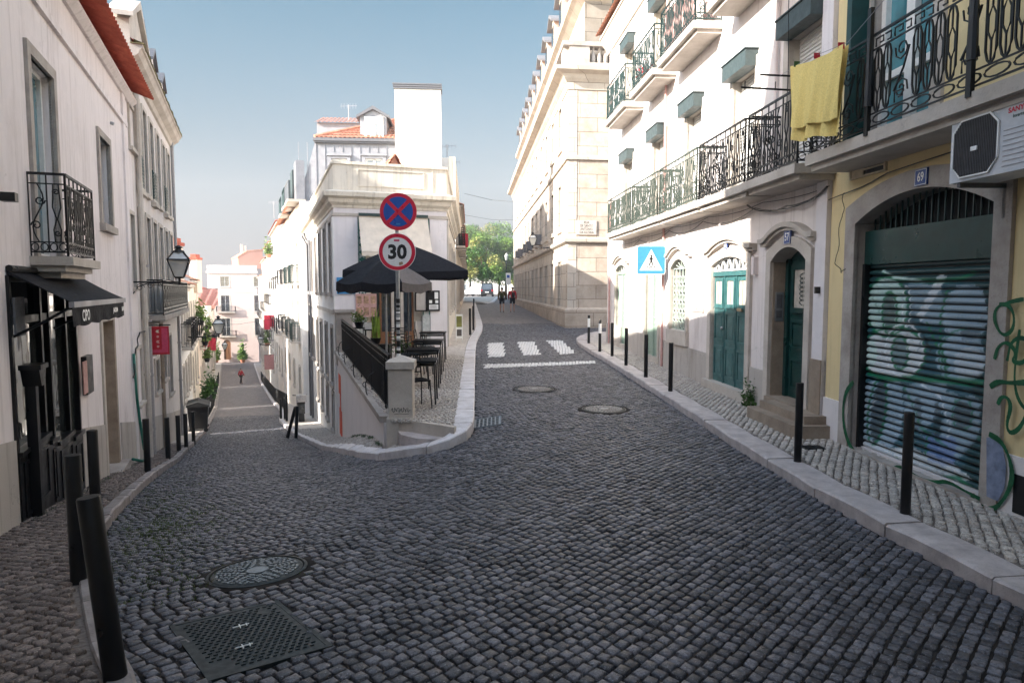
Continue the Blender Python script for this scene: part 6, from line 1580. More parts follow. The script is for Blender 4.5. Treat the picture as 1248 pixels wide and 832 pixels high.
for (px, py, lab) in ((96, 705, 'second nearest black bollard on the left pavement, directly behind the largest one'), (117, 625, 'third black bollard on the left pavement, in front of the stone doorway'), (180, 573, 'lone black bollard under the red hanging sign'), (205, 558, 'bollard just past the lone one, left kerb before the alley'), (218, 549, 'second bollard of the tight group at the left kerb bend'), (227, 544, 'third bollard of the tight group at the left kerb bend'), (236, 537, 'last bollard of the tight group at the left kerb bend, beside the bin')):
    x, y = G(px, py, .12); bollard(pb, x, y, gz12(x, y), lab)
for (px, py, lab) in ((1103, 625, 'black bollard in front of the graffitied shutter, nearest on the right'), (972, 561, 'black bollard beside the worn doorstep on the right pavement'), (817, 476, 'black bollard below the dark wall plaque on the right pavement'), (787, 459, 'black bollard directly below the blue crossing sign'), (763, 445, 'black bollard just left of the crossing sign, right pavement'), (746, 434, 'black bollard nearest the far green door, right pavement')):
    x, y = G(px, py, .12); bollard(pbr, x, y, gz12(x, y), lab)
for (px, py, lab) in ((731, 428, 'right-hand bollard of the two with sunlight painted on as pale bands at the side street corner'), (717.5, 418, 'left-hand bollard of the two with sunlight painted on as pale bands at the side street corner')):
    x, y = G(px, py, .12); bollard(pbw, x, y, gz12(x, y), lab)
for (px, py, lab) in ((573, 408, 'slim bollard on the cafe side of the upper street, nearest the crossing'), (577, 402, 'second slim bollard on the cafe side of the upper street'), (577.5, 384, 'farthest slim bollard on the cafe side of the upper street')):
    x, y = G(px, py, .1); bollard(pbr, x, y, zt(x, y), lab, sc_=1.1)
x, y = G(338.5+4, 510, .12)
bollard(pb, x, y, gz12(x, y), 'upright bollard at the right kerb where the left-hand street narrows')
x, y = G(361, 529, .12); bollard(pb, x, y, gz12(x, y), 'upright one of two crossed bollards by the parked scooter', tilt=(0, .05, 0))
bollard(pb, x-.28, y+.1, gz12(x-.2, y), 'leaning one of two crossed bollards by the parked scooter', tilt=(0, .28, 0))
# rows down the sloping street: look-alikes nobody can tell apart
k = 0
for y in np.arange(28, 78, 1.35):
    xl = float(np.interp(y, [p[1] for p in KL_s], [p[0] for p in KL_s]))-.25
    if not (33.5 < y < 34.5): 
        o = bollard(pb, xl, y, gz12(xl, y), 'one of the small black bollards lining the left kerb far down the sloping street'); o['group'] = 'far bollards lining the left kerb of the sloping street'
kiy = sorted([(p[1], p[0]) for p in KI_s if p[0] < -8])
for y in np.arange(28.5, 78, 1.2):
    xr = float(np.interp(y, [p[0] for p in kiy], [p[1] for p in kiy]))+.25
    o = bollard(pb, xr, y, gz12(xr, y), 'one of the small black bollards lining the right kerb far down the sloping street'); o['group'] = 'far bollards lining the right kerb of the sloping street'

# --- no-stopping and speed-limit signs on one pole
gx, gy = -1.86, 11.15; gz_ = zt(gx, gy)
th = thing('traffic_sign_post', 'sticker-covered pole carrying a no-stopping sign above a 30 speed-limit sign', 'traffic sign', (gx, gy, gz_))
ztop = at(485, 236, gy).z-gz_
mb = MB(); mb.tube([(0, 0, -.1), (0, 0, ztop-.1)], .03, 12); link_mesh('pole', mb, 'galv', th, smooth=40)
mb = MB(); z = .35
while z < 1.75:
    h = R.uniform(.04, .10); mb.lathe([(.0315, z), (.0315, z+h)], (0, 0, 0), 12); z += h+R.uniform(.01, .09)
link_mesh('stickers', mb, 'black_paint', th, smooth=40)
mb = MB(); z = .4
while z < 1.7:
    h = R.uniform(.02, .06); mb.lathe([(.0325, z), (.0325, z+h)], (0, 0, 0), 12); z += h+R.uniform(.05, .16)
link_mesh('stickers', mb, 'sign_white', th, smooth=40)
def disc(mb, r, y, cx=0, cz=0, n=40, r0=0, th_=.002):
    if r0: mb.ring([(cx+r0*math.cos(2*PI*k/n), cz+r0*math.sin(2*PI*k/n)) for k in range(n)], [(cx+r*math.cos(2*PI*k/n), cz+r*math.sin(2*PI*k/n)) for k in range(n)], y, y+th_)
    else: mb.prism([(cx+r*math.cos(2*PI*k/n), cz+r*math.sin(2*PI*k/n)) for k in range(n)], y, y+th_)
for kind, (cx, cy, rr) in (('no', (485.3, 258, 22.3)), ('30', (484, 307, 22.6))):
    p = at(cx, cy, gy-.05); r = rr*(gy-.05)/832*1.0; z = p.z-gz_; x = p.x-gx
    mb = MB(); disc(mb, r, -.05, x, z, 48, 0, .012); mb.box(x-.05, x+.05, -.04, .035, z-.06, z-.02); mb.box(x-.05, x+.05, -.04, .035, z+.04, z+.08)
    pl_ = link_mesh('sign_plate', mb, 'sign_white' if kind == '30' else 'sign_red', th); 
    if kind == 'no':
        mb = MB(); disc(mb, r*.80, -.052, x, z); link_mesh('sign_face', mb, 'sign_blue', pl_)
        for sg in (-1, 1):
            mb = MB(); a = PI/4*sg; w_ = r*.10; L_ = r*.86
            c_, s_ = math.cos(a), math.sin(a); mb.prism([(x+c_*L_*i-s_*w_*j, z+s_*L_*i+c_*w_*j) for i, j in ((-1, -1), (1, -1), (1, 1), (-1, 1))], -.0545-.001*(sg > 0), -.0525); link_mesh('sign_bar', mb, 'sign_red', pl_)
        mb = MB(); mb.box(x-.035, x+.03, -.0565, -.0525, z-r*.70, z-r*.62); link_mesh('sticker', mb, 'sign_lightblue', pl_)
    else:
        mb = MB(); disc(mb, r*.97, -.0525, x, z, 48, r*.78, .002); link_mesh('sign_ring', mb, 'sign_red', pl_)
        mb = MB(); mb.text('30', r*1.02, lambda a, b_: (x+a, -.0535, z-.01+b_), 1.0, .012); link_mesh('numerals', mb, 'sign_black', pl_, recalc=False)
        mb = MB(); mb.box(x-.05, x+.04, -.0535, -.0515, z+r*.56, z+r*.66); link_mesh('sticker', mb, 'red_pink', pl_)
        mb = MB(); disc(mb, .025, -.0535, x+.07, z-r*.60, 8); mb.box(x+.03, x+.06, -.0535, -.0515, z-r*.7, z-r*.55); link_mesh('sticker', mb, 'wood_light', pl_)

# --- pedestrian crossing sign on a wall bracket
c = at(793.5, 317, 15.9); hw = 17.3*15.9/832
th = thing('crossing_sign', 'square light blue pedestrian crossing sign bracketed to the white house', 'traffic sign', (c.x, c.y, c.z), -.03)
mb = MB()
def rr_(hw, rad, n=5):
    pts = []
    for cx, cz, a0 in ((1, -1, -PI/2), (1, 1, 0), (-1, 1, PI/2), (-1, -1, PI)):
        for k in range(n+1): a = a0+PI/2*k/n; pts.append((cx*(hw-rad)+rad*math.cos(a), cz*(hw-rad)+rad*math.sin(a)))
    return pts
mb.prism(rr_(hw, .05), -.012, .012); pl_ = link_mesh('sign_plate', mb, 'sign_white', th)
mb = MB(); mb.prism(rr_(hw-.015, .04), -.0145, -.0122); link_mesh('sign_face', mb, 'sign_lightblue', pl_)
mb = MB(); mb.prism([(-hw*.8, -hw*.72), (hw*.8, -hw*.72), (0, hw*.75)], -.017, -.0147); link_mesh('triangle', mb, 'sign_white', pl_)
mb = MB(); y = -.0185; k = hw
disc(mb, k*.075, y, -.0*k, k*.30, 12)
def limb(a, b_, w_):
    d = Vector((b_[0]-a[0], b_[1]-a[1])).normalized(); n_ = Vector((-d.y, d.x))*w_; mb.prism([((a[0]-n_.x)*k, (a[1]-n_.y)*k), ((b_[0]-n_.x)*k, (b_[1]-n_.y)*k), ((b_[0]+n_.x)*k, (b_[1]+n_.y)*k), ((a[0]+n_.x)*k, (a[1]+n_.y)*k)], y, y+.001)
limb((0, .22), (0, -.08), .07); limb((0, .18), (-.18, .0), .03); limb((0, .18), (.17, .02), .03); limb((0, -.06), (-.16, -.38), .04); limb((0, -.06), (.1, -.25), .04); limb((.1, -.25), (.12, -.4), .035)
for q in range(4): limb((-.32+q*.2, -.56), (-.24+q*.2 if q < 2 else -.32+q*.2-.05, -.42), .035)
link_mesh('walking_figure', mb, 'sign_black', pl_)
mb = MB(); wx = 4.845-.075*c.y-c.x
for q in (-.2, .2): mb.tube([(-.2, .03, q), (wx+.05, .06, q)], .018, 6)
link_mesh('bracket', mb, 'galv', th)

# --- red hanging sign
p = Vector((FL.world(FL.u(178.5, 400), 0, 0).x, FL.world(FL.u(178.5, 400), 0, 0).y, at(190, 397, 16.7).z)); 
th = thing('hanging_sign', 'red rectangular shop sign with four pale shapes hanging from the beige house', 'sign', p, FL.ang-PI/2)
H = 34*16.6/832; W = .42
mb = MB(); mb.box(.06, .06+W, -.02, .02, -H, 0); so_ = link_mesh('sign_panel', mb, 'red_sign', th)
mb = MB(); mb.tube([(0, 0, .03), (.06+W+.04, 0, .03)], .014, 6); mb.tube([(0, 0, -H-.02), (.2, 0, -H-.02)], .01, 6); link_mesh('bracket', mb, 'black_paint', th)
for sg in (-1, 1):
    mb = MB(); y = sg*.0225
    mb.box(.06+W*.62, .06+W*.93, y-.001, y+.001, -H*.93+.0, -H*.06); mb.box(.06+W*.08, .06+W*.9, y-.0015, y+.0015, -H*.93, -H*.82); link_mesh('pink_stripe', mb, 'red_pink', so_)
for q, zz in enumerate((-.17, -.36, -.54, -.71)):
    mb = MB(); cx = .06+W*.42; cz = H*zz; r = .038 if q % 2 == 0 else .028
    if q % 2 == 0: mb.prism([(cx+r, cz+r*.9), (cx+r*.3, cz), (cx+r, cz-r*.9), (cx-r*.2, cz-r), (cx-r*1.2, cz-.2*r), (cx-r*.5, cz+r*.8)], -.026, .026)
    else: mb.prism([(cx+r*math.cos(2*PI*t/14), cz+r*math.sin(2*PI*t/14)) for t in range(14)], -.026, .026)
    link_mesh('pale_shape', mb, 'pink_cloth' if q else 'canvas_cream', so_)

# --- wall lanterns
def lantern(loc, ang, arm, label, sc_=1.0, group=None, drop=0):
    """loc: fixing point on the wall; ang: heading of the arm"""
    th = thing('street_lantern', label, 'street lamp', loc, ang, group); th.scale = (sc_,)*3
    mb = MB(); mb.tube([(0, 0, 0), (arm, 0, 0)], .018, 6); mb.tube([(.0, 0, -.30), (0, 0, .18)], .02, 6)
    mb.tube([(0, 0, -.28), (.12, 0, -.10), (.3, 0, -.03), (.55, 0, -.02)], .012, 5)
    for (cx, cz, r, a0) in ((.16, -.11, .085, 0), (.36, -.08, .06, 1), (.55, -.06, .045, 2)):
        mb.tube([(cx+r*(1-.7*k/14)*math.cos(a0+k*.55), 0, cz+r*(1-.7*k/14)*math.sin(a0+k*.55)) for k in range(15)], .009, 4)
    mb.tube([(arm*.6, 0, 0), (arm*.75, 0, .05), (arm*.95, 0, .0)], .01, 4)
    link_mesh('bracket', mb, 'iron', th, recalc=False)
    b0, b1 = .085, .21; z0, z1, z2, z3 = .10, .48, .60, .66
    mb = MB(); c = [(1, 1), (-1, 1), (-1, -1), (1, -1)]
    mb.tube([(arm, 0, -.06), (arm, 0, z0)], .025, 8); mb.box(arm-b0, arm+b0, -b0, b0, z0-.02, z0)
    for a, b_ in c: mb.tube([(arm+a*b0, b_*b0, z0), (arm+a*b1, b_*b1, z1)], .012, 4)
    for k in range(4):
        a, b_ = c[k], c[(k+1) % 4]; mb.tube([(arm+a[0]*b1, a[1]*b1, z1), (arm+b_[0]*b1, b_[1]*b1, z1)], .018, 4); mb.tube([(arm+a[0]*b0, a[1]*b0, z0+.01), (arm+b_[0]*b0, b_[1]*b0, z0+.01)], .012, 4)
        mb.tube([(arm+a[0]*b1, a[1]*b1, z1), (arm+a[0]*.09, a[1]*.09, z2+.05)], .014, 4)
    mb.lathe([(.13, z2+.04), (.10, z2+.08), (.06, z3+.02), (.05, z3+.06), (.09, z3+.08), (.02, z3+.13)], (arm, 0, 0), 8); 
    fr_ = link_mesh('lantern_frame', mb, 'iron', th, recalc=False)
    mb = MB(); i = 0
    for k in range(4):
        a, b_ = c[k], c[(k+1) % 4]; e = .95
        mb.quad((arm+a[0]*b0*e, a[1]*b0*e, z0), (arm+b_[0]*b0*e, b_[1]*b0*e, z0), (arm+b_[0]*b1*e, b_[1]*b1*e, z1), (arm+a[0]*b1*e, a[1]*b1*e, z1))
        mb.quad((arm+a[0]*b1*e, a[1]*b1*e, z1), (arm+b_[0]*b1*e, b_[1]*b1*e, z1), (arm+b_[0]*.08, b_[1]*.08, z2+.04), (arm+a[0]*.08, a[1]*.08, z2+.04))
    link_mesh('glass', mb, 'lamp_glass', fr_)
    return th
wp = FL.world(FL.u(160, 344), 0, 0); lz = at(218, 344, 15.0).z
lantern((wp.x, wp.y, lz), FL.ang-PI/2, .92, 'big black lantern on a scrolled wall bracket, nearest on the left', 1.0)
F0 = fl(); wp = F0.world(F0.u(228, 408), 0, 0); lz = at(250, 410, wp.y+.3).z
lantern((wp.x, wp.y, lz), F0.ang-PI/2, 1.1, 'second black lantern down the left side, hanging by the window plants', 1.15)
wp = F0.world(F0.u(252, 425), 0, 0); lantern((wp.x, wp.y, at(262, 428, wp.y).z), F0.ang-PI/2, 1.3, 'small lantern in front of the brown arched door, far down the slope', 1.1)
F1 = FD(); uu = ud(62); wp = F1.world(uu, 0, 0); lantern((wp.x, wp.y, at(321, 420, 62).z), F1.ang-PI/2, .9, 'small lantern on the right side of the sloping street near the red cloth', 1.2)
wp = FL_.world(FL_.u(675, 300), 0, 0)
lantern((wp.x, wp.y, at(668, 300, 35).z), PI, 1.1, 'wall lantern on an iron bracket at the corner of the stone palace', 1.0)

# --- air conditioner
a0, z1_ = R2.px(1159.5, 144, .5); z0_ = R2.px(1159.5, 224, .5)[1]
th = thing('air_conditioner', 'white outdoor air conditioning unit with a round-cornered black grille, under the iron balcony', 'air conditioner', R2.world(a0+.42, .32, z0_), R2.ang)
Wd, Hh = .92, z1_-z0_
mb = MB(); mb.box(-.42, .50, -.17, .17, .0, Hh-.03); mb.box(-.43, .51, -.18, .18, Hh-.03, Hh); link_mesh('casing', mb, 'ac_white', th)
gx0, gx1, gz0, gz1 = -.37, .12, .04, Hh-.07; ch = .09
oc = [(gx0+ch, gz0), (gx1-ch, gz0), (gx1, gz0+ch), (gx1, gz1-ch), (gx1-ch, gz1), (gx0+ch, gz1), (gx0, gz1-ch), (gx0, gz0+ch)]
mb = MB(); mb.prism(oc, -.178, -.171); g_ = link_mesh('fan_grille', mb, 'black_grille', th)
mb = MB(); mb.ring(oc, grow(oc, .012, False), -.186, -.172); link_mesh('grille_rim', mb, 'sign_white', g_)
mb = MB()
for k in range(26):
    x = gx0+.01+(gx1-gx0-.02)*k/25; dd_ = max(0, ch-min(x-gx0, gx1-x)); mb.tube([(x, -.184, gz0+dd_), (x, -.184, gz1-dd_)], .0025, 4)
link_mesh('grille_bars', mb, 'zinc_dark', g_, recalc=False)
mb = MB(); mb.box(-.16, -.09, -.19, -.18, Hh/2-.05, Hh/2-.015); link_mesh('grille_badge', mb, 'sign_white', g_)
mb = MB(); mb.text('SANYO', .055, lambda x, y: (.31+x, -.1725, Hh-.10+y), 1.1, .002); link_mesh('lettering', mb, 'sign_red', th, recalc=False)
mb = MB(); mb.text('Inverter', .038, lambda x, y: (.32+x, -.1725, Hh-.15+y), 1, .001); link_mesh('lettering', mb, 'teal_dark', th, recalc=False)
mb = MB()
for k in range(8): mb.box(.17, .47, -.1735, -.1705, .05+k*.04, .052+k*.04+.003)
link_mesh('casing_grooves', mb, 'zinc', th)
mb = MB()
for x in (-.33, .4): mb.box(x-.02, x+.02, -.15, .32, -.04, 0); mb.box(x-.02, x+.02, .28, .32, -.3, 0)
link_mesh('wall_bracket', mb, 'zinc_dark', th)

# --- clothes line with the yellow towel
ra, rz_ = R2.px(966, 83, .75); rb, _ = R2.px(1031, 54, .75)
th = thing('clothes_line', 'pair of iron clothes-line rods with a thin line beside the dark balcony', 'clothes line', R2.world(ra, 0, 4.4), R2.ang)
def RL2(px, py, w_): u, v = R2.px(px, py, w_); return (u-ra, -w_, v-4.4)
mb = MB(); mb.tube([(-.35, 0, RL2(966, 83, .75)[2]), (-.35, -1.0, RL2(966, 83, .75)[2]+.02)], .014, 6); mb.tube([(-.35, 0, .12), (-.35, -1.25, .16)], .014, 6)
for q in (-.4, -.8, -1.2): mb.tube([(-.35, q, .13), (-.35, q, .24)], .007, 4)
link_mesh('rods', mb, 'iron', th)
mb = MB(); zl_ = RL2(968, 81, .75)[2]
mb.tube([(-.35, -.75, zl_), (.3, -.75, zl_-.01), (rb-ra+.05, -.76, RL2(1031, 54, .75)[2]), (2.6, -.62, zl_+.45)], .0035, 4); link_mesh('line', mb, 'zinc', th)
ztl = at(968, 81, R2.world(ra, .75, 0).y).z
tw = thing('towel', 'large yellow towel pegged to the clothes line in front of the iron balcony', 'towel', R2.world(ra, .75, 3.9), R2.ang)
nU, nV = 46, 26
def towel_sheet(y0, L_, drop, ph):
    g_ = []
    for j in range(nV+1):
        t = j/nV; row = []
        for i in range(nU+1):
            s_ = i/nU; x = (rb-ra)*(s_*(1-.10*t)+.0*t); ztop_ = (ztl-3.9)+(RL2(1031, 54, .75)[2]+.5-(ztl-3.9))*s_-.04*math.sin(PI*s_)
            fold = .030*math.sin(s_*19+ph+1.4*t)*(.3+.7*t)+.02*math.sin(s_*41+t*3)*t
            row.append((x, y0+fold, ztop_-L_*t*(1+.03*math.sin(s_*9))-drop))
        g_.append(row)
    return g_
mb = MB(); mb.grid(towel_sheet(-.03, .72, 0, 0)); link_mesh('front_sheet', mb, 'towel', tw, smooth=True, recalc=False)
mb = MB(); mb.grid(towel_sheet(.025, .87, -.0, 2)); link_mesh('back_sheet', mb, 'towel', tw, smooth=True, recalc=False)
for s_, m_ in ((.10, 'leaf'), (.5, 'red_sign'), (.93, 'red_sign')):
    mb = MB(); x = (rb-ra)*s_; zz = (ztl-3.9)+(RL2(1031, 54, .75)[2]+.5-(ztl-3.9))*s_; mb.box(x-.005, x+.005, -.04, .03, zz-.03, zz+.035); link_mesh('clothes_peg', mb, m_, tw)

# --- cables on the facades
def cable(name, label, pts, r=.008, mat='black_paint', group=None):
    mb = MB(); mb.tube(pts, r, 4); o = link_mesh(name, mb, mat, recalc=False); tag(o, label, 'cable', group); return o
def sagw(F, us, z, w_, sag, n=8):
    pts = []
    for a, b_ in zip(us[:-1], us[1:]):
        for k in range(n):
            t = k/n; pts.append(tuple(F.world(a[0]+(b_[0]-a[0])*t, w_+.02*math.sin(7*t), a[1]+(b_[1]-a[1])*t-sag*4*t*(1-t))))
    return pts
um = [(x, 3.30+.03*math.sin(x*3)) for x in (1.5, 4.2, 6.8, 9.0, 11.4, UY)]
cable('cable', 'slack black cable looping under the long balcony of the white house', sagw(R1, um, 0, .05, .13))
cable('cable', 'second thinner cable under the long balcony, sagging less', sagw(R1, [(a+.3, b_+.05) for a, b_ in um], 0, .06, .05), .006)
cable('cable', 'short cable bundle hanging at the joint of the white and yellow houses', sagw(R1, [(11.2, 3.38), (12.6, 3.20), (UY+.2, 3.38)], 0, .1, .09), .014)
cable('cable', 'cable running along the yellow wall below its balcony', sagw(R2, [(UY-.1, 3.15), (UY+1.2, 3.30), (UY+3.4, 3.42)], 0, .03, .02), .008)
cable('cable', 'thin wire dropping from the yellow wall beside the stone arch', sagw(R2, [(UY+.35, 3.2), (UY+.32, 2.9), (UY+.2, 2.35), (UY+.35, 2.2), (UY+.55, 2.3)], 0, .04, .0), .005)
cable('cable', 'vertical wire crossing the balcony window of the white house', sagw(R1, [(cols[0] if False else R1cols[0]+.1, 6.9), (R1cols[0]+.02, 3.8)], 0, .3, 0), .006)
cable('cable', 'overhead wire crossing the sky above the upper street', [tuple(at(566, 236, 44)), tuple(at(600, 244, 44)), tuple(at(628, 246, 50))], .012)
cable('cable', 'lower overhead wire crossing the sky before the trees', [tuple(at(566, 262, 60)), tuple(at(600, 268, 60)), tuple(at(627, 268, 62))], .014)
cable('cable', 'tangled cable under the far end of the beige house balcony', sagw(B2, [(FL.u(158, 455), .2), (FL.u(161, 410), .75), (FL.u(166, 392), 1.05), (uc[0]+1.0, 1.1), (uc[3], 1.15)], 0, .06, .03), .016)
cable('cable', 'overhead wire crossing the sloping street', [tuple(F0.world(F0.u(240, 380), 0, at(240, 392, 45).z)), tuple(at(290, 395, 46)), tuple(at(338, 388, 47))], .012)
# green hose
u0h = FL.u(160, 440); u1h = FL.u(163, 545)
pts = [tuple(B2.world(u0h, .05, FL.px(158, 432)[1])), tuple(B2.world(u0h+.05, .06, FL.px(160, 480)[1])), tuple(B2.world(u0h+.25, .08, FL.px(161, 520)[1])), tuple(B2.world(u0h+.35, .12, zg(B2, u0h+.3)+.25)), tuple(B2.world(u0h+.15, .22, zg(B2, u0h)+.06)), tuple(B2.world(u0h-.4, .18, zg(B2, u0h-.4)+.03)), tuple(B2.world(u0h-.7, .05, zg(B2, u0h-.7)+.1))]
mb = MB(); mb.tube(chaikin([Vector(p) for p in pts], 0) if False else pts, .028, 8); o = link_mesh('hose', mb, 'pipe_green', smooth=True, recalc=False); tag(o, 'green hose running down the wall to the pavement on the left', 'hose')

# --- shop awning
a0, z0_ = B1.px(6.7, 331); a1_, z1_ = B1.px(96, 335); wq = .55
th = thing('shop_awning', 'black sloping shop awning with pale lettering above the left-hand shopfront', 'awning', B1.world((a0+a1_)/2, 0, 2.2), B1.ang)
mm = (a0+a1_)/2; hl_ = (a1_-a0)/2; zt0 = (z0_+z1_)/2-2.2; zb0 = B1.px(84.6, 368, wq)[1]-2.2; zb2_ = B1.px(92, 398, wq)[1]-2.2
mb = MB(); g_ = [[(-hl_+2*hl_*i/30, -wq*j/6, zt0+(zb0-zt0)*j/6-.015*math.sin(PI*j/6)) for i in range(31)] for j in range(7)]; mb.grid(g_)
mb.quad((-hl_, 0, zt0), (-hl_, -wq, zb0), (-hl_, -.02, zt0-.04)); cv = link_mesh('canopy', mb, 'canvas_black', th, recalc=False)
mb = MB(); mb.grid([[(-hl_+2*hl_*i/40, -wq-.004, zb0-.05) for i in range(41)], [(-hl_+2*hl_*i/40, -wq-.012-.01*math.sin(i*.9), zb2_-.0+.01*math.sin(i*.7)) for i in range(41)]]); vl = link_mesh('valance', mb, 'canvas_black', th, recalc=False)
mb = MB(); mb.box(-hl_-.01, hl_+.01, -wq-.03, -wq+.02, zb0-.06, zb0+.0); link_mesh('front_bar', mb, 'zinc', th)
mb = MB(); zc = (zb0+zb2_)/2-.03
mb.text('CIPO', .17, lambda x, y: (-hl_+.55+x, -wq-.028, zc+y), 1.0, .004); link_mesh('lettering', mb, 'sign_white', vl, recalc=False)
mb = MB(); mb.text('JARDIM', .085, lambda x, y: (hl_-.85+x, -wq-.028, zc+.01+y), 1.2, .003); mb.text('BAR', .085, lambda x, y: (hl_-.25+x, -wq-.028, zc+.01+y), 1.2, .003); link_mesh('lettering', mb, 'sign_white', vl, recalc=False)
mb = MB()
for x in (-hl_+.06, 0, hl_-.06): mb.tube([(x, -.02, zb0-.35), (x, -wq*.55, zb0-.2), (x, -wq, zb0-.04)], .016, 6)
mb.tube([(-hl_, -.03, zt0+.02), (hl_, -.03, zt0+.02)], .035, 8); link_mesh('arms', mb, 'black_paint', th)

# --- parasols
def parasol(x, y, label, R_, n, zedge, zapex, zbase, square=False, grey=(), rz=0, mat='canvas_black'):
    th = thing('parasol', label, 'parasol', (x, y, zbase), rz, None)
    ze, za = zedge-zbase, zapex-zbase
    mb = MB(); mb.tube([(0, 0, 0), (0, 0, za+.04)], .024, 10); link_mesh('pole', mb, 'galv' if not square else 'zinc_dark', th, smooth=40)
    mb = MB(); mb.lathe([(.30, 0), (.30, .05), (.08, .09), (.04, .3)], (0, 0, 0), 20); link_mesh('base', mb, 'zinc_dark', th, smooth=30)
    mb = MB()
    cor = [(R_*math.cos(2*PI*k/n+PI/n), R_*math.sin(2*PI*k/n+PI/n)) for k in range(n)]
    for k in range(n):
        a, b_ = cor[k], cor[(k+1) % n]; mb.mi = 1 if k in grey else 0; g_ = []
        for j in range(9):
            t = j/8; row = []
            for i in range(9):
                s_ = i/8; px_ = (a[0]+(b_[0]-a[0])*s_)*t; py_ = (a[1]+(b_[1]-a[1])*s_)*t
                z = za-(za-ze)*t**1.05-.05*math.sin(PI*s_)*t*(1 if not square else .8)+.03*math.sin(PI*t)
                row.append((px_, py_, z))
            g_.append(row)
        mb.grid(g_); last = g_[-1]
        mb.grid([last, [(p[0]*1.005, p[1]*1.005, p[2]-.17-.02*math.sin(i*1.6)) for i, p in enumerate(last)]])
    link_mesh('canopy', mb, [mat, 'canvas_grey'], th, smooth=50, recalc=False)
    mb = MB()
    for k in range(n):
        a = cor[k]; mb.tube([(0, 0, za-.08), (a[0]*.97, a[1]*.97, ze-.03)], .009, 4); mb.tube([(0, 0, za-.55), (a[0]*.5, a[1]*.5, (za+ze)/2-.04)], .008, 4)
    link_mesh('ribs', mb, 'zinc', th, recalc=False)
    return th
p = at(470, 345, 14.3); e = at(470, 352, 14.3).z+.02
parasol(p.x, 14.3, 'octagonal black parasol with one grey panel, in front of the cafe', 60*14.3/832*1.0, 8, at(470, 347, 14.3).z+.05, at(470, 321, 14.3).z+.12, zt(p.x, 14.3), False, (6, 7), rz=.1)
p = at(497, 330, 17.2); parasol(p.x, 17.2, 'large square black parasol shading the cafe tables, behind the octagonal one', 87*17.2/832*1.12, 4, at(497, 332, 17.2).z+.02, at(505, 300, 17.2).z+.05, zt(p.x, 17.2), True, (), rz=.12)

# --- tables and chairs
def table_proto():
    th = thing('cafe_table', 'x', 'table')
    mb = MB(); mb.box(-.33, .33, -.33, .33, .715, .735); 
    for k in range(11): mb.box(-.325, .325, -.32+k*.059, -.285+k*.059, .735, .741)
    link_mesh('tabletop', mb, 'black_paint', th)
    for a in (-1, 1):
        for b_ in (-1, 1): mb = MB(); mb.tube([(a*.29, b_*.29, .715), (a*.31, b_*.31, 0)], .014, 6); link_mesh('leg', mb, 'iron', th)
    mb = MB(); mb.ring([(-.29, .66), (.29, .66), (.29, .705), (-.29, .705)], [(-.30, .65), (.30, .65), (.30, .715), (-.30, .715)], -.30, .30); link_mesh('frame', mb, 'iron', th)
    return th
def chair_proto():
    th = thing('cafe_chair', 'x', 'chair')
    mb = MB(); mb.box(-.20, .20, -.20, .20, .445, .46)
    for k in range(6): mb.box(-.2, .2, -.195+k*.067, -.155+k*.067, .46, .468)
    link_mesh('seat', mb, 'black_paint', th)
    for a in (-1, 1):
        mb = MB(); mb.tube([(a*.19, -.19, .45), (a*.21, -.22, 0)], .011, 6); link_mesh('leg', mb, 'iron', th)
        mb = MB(); mb.tube([(a*.21, .25, 0), (a*.19, .20, .45), (a*.185, .26, .85)], .011, 6); link_mesh('leg', mb, 'iron', th)
    mb = MB(); 
    for z in (.56, .64, .72, .80): mb.tube([(-.187, .213+(z-.45)*.13, z), (.187, .213+(z-.45)*.13, z)], .010, 6)
    mb.tube([(-.185, .26, .85), (0, .275, .865), (.185, .26, .85)], .012, 6); link_mesh('backrest', mb, 'iron', th)
    return th
tp = table_proto(); cp = chair_proto()
def gzt(px, py):
    d = ray(px, py); t = 2.0/-d.z
    for _ in range(6): z = zt(d.x*t, d.y*t); t = (z-CAMZ)/d.z
    return d.x*t, d.y*t
tabs = [(517, 492, 'nearest black cafe table, right beside the stone pillar', .06), (523, 472, 'second cafe table from the pillar, standing in the row on the terrace', .05), (528, 456, 'third cafe table from the pillar, in the row on the terrace', .04), (533, 441, 'farthest cafe table in the row, below the menu boards', .05)]
for i, (px, py, lab, rz) in enumerate(tabs):
    x, y = gzt(px, py); o = tp if i == 0 else copy_tree(tp); place(o, (x-.12, y+.15, zt(x, y)+.012), rz, lab); o['group'] = 'cafe tables in a row on the terrace'
chs = [(506, 494, .5, 'black chair pushed in between the pillar and the nearest table'), (509, 470, PI/2+.1, 'slatted metal chair left of the second cafe table'), (513, 455, PI/2-.1, 'slatted metal chair left of the third cafe table'), (519, 443, PI/2, 'slatted metal chair left of the farthest cafe table'), (505, 452, -PI/2, 'dark chair close to the railing, behind the pillar'), (497, 445, 2.6, 'dark chair close to the sign pole on the terrace'), (486, 440, .3, 'dark chair against the railing below the snake plant')]
for i, (px, py, rz, lab) in enumerate(chs):
    x, y = gzt(px, py+3); o = cp if i == 0 else copy_tree(cp); place(o, (x, y, zt(x, y)+.012), rz, lab); o['group'] = 'cafe chairs on the terrace'
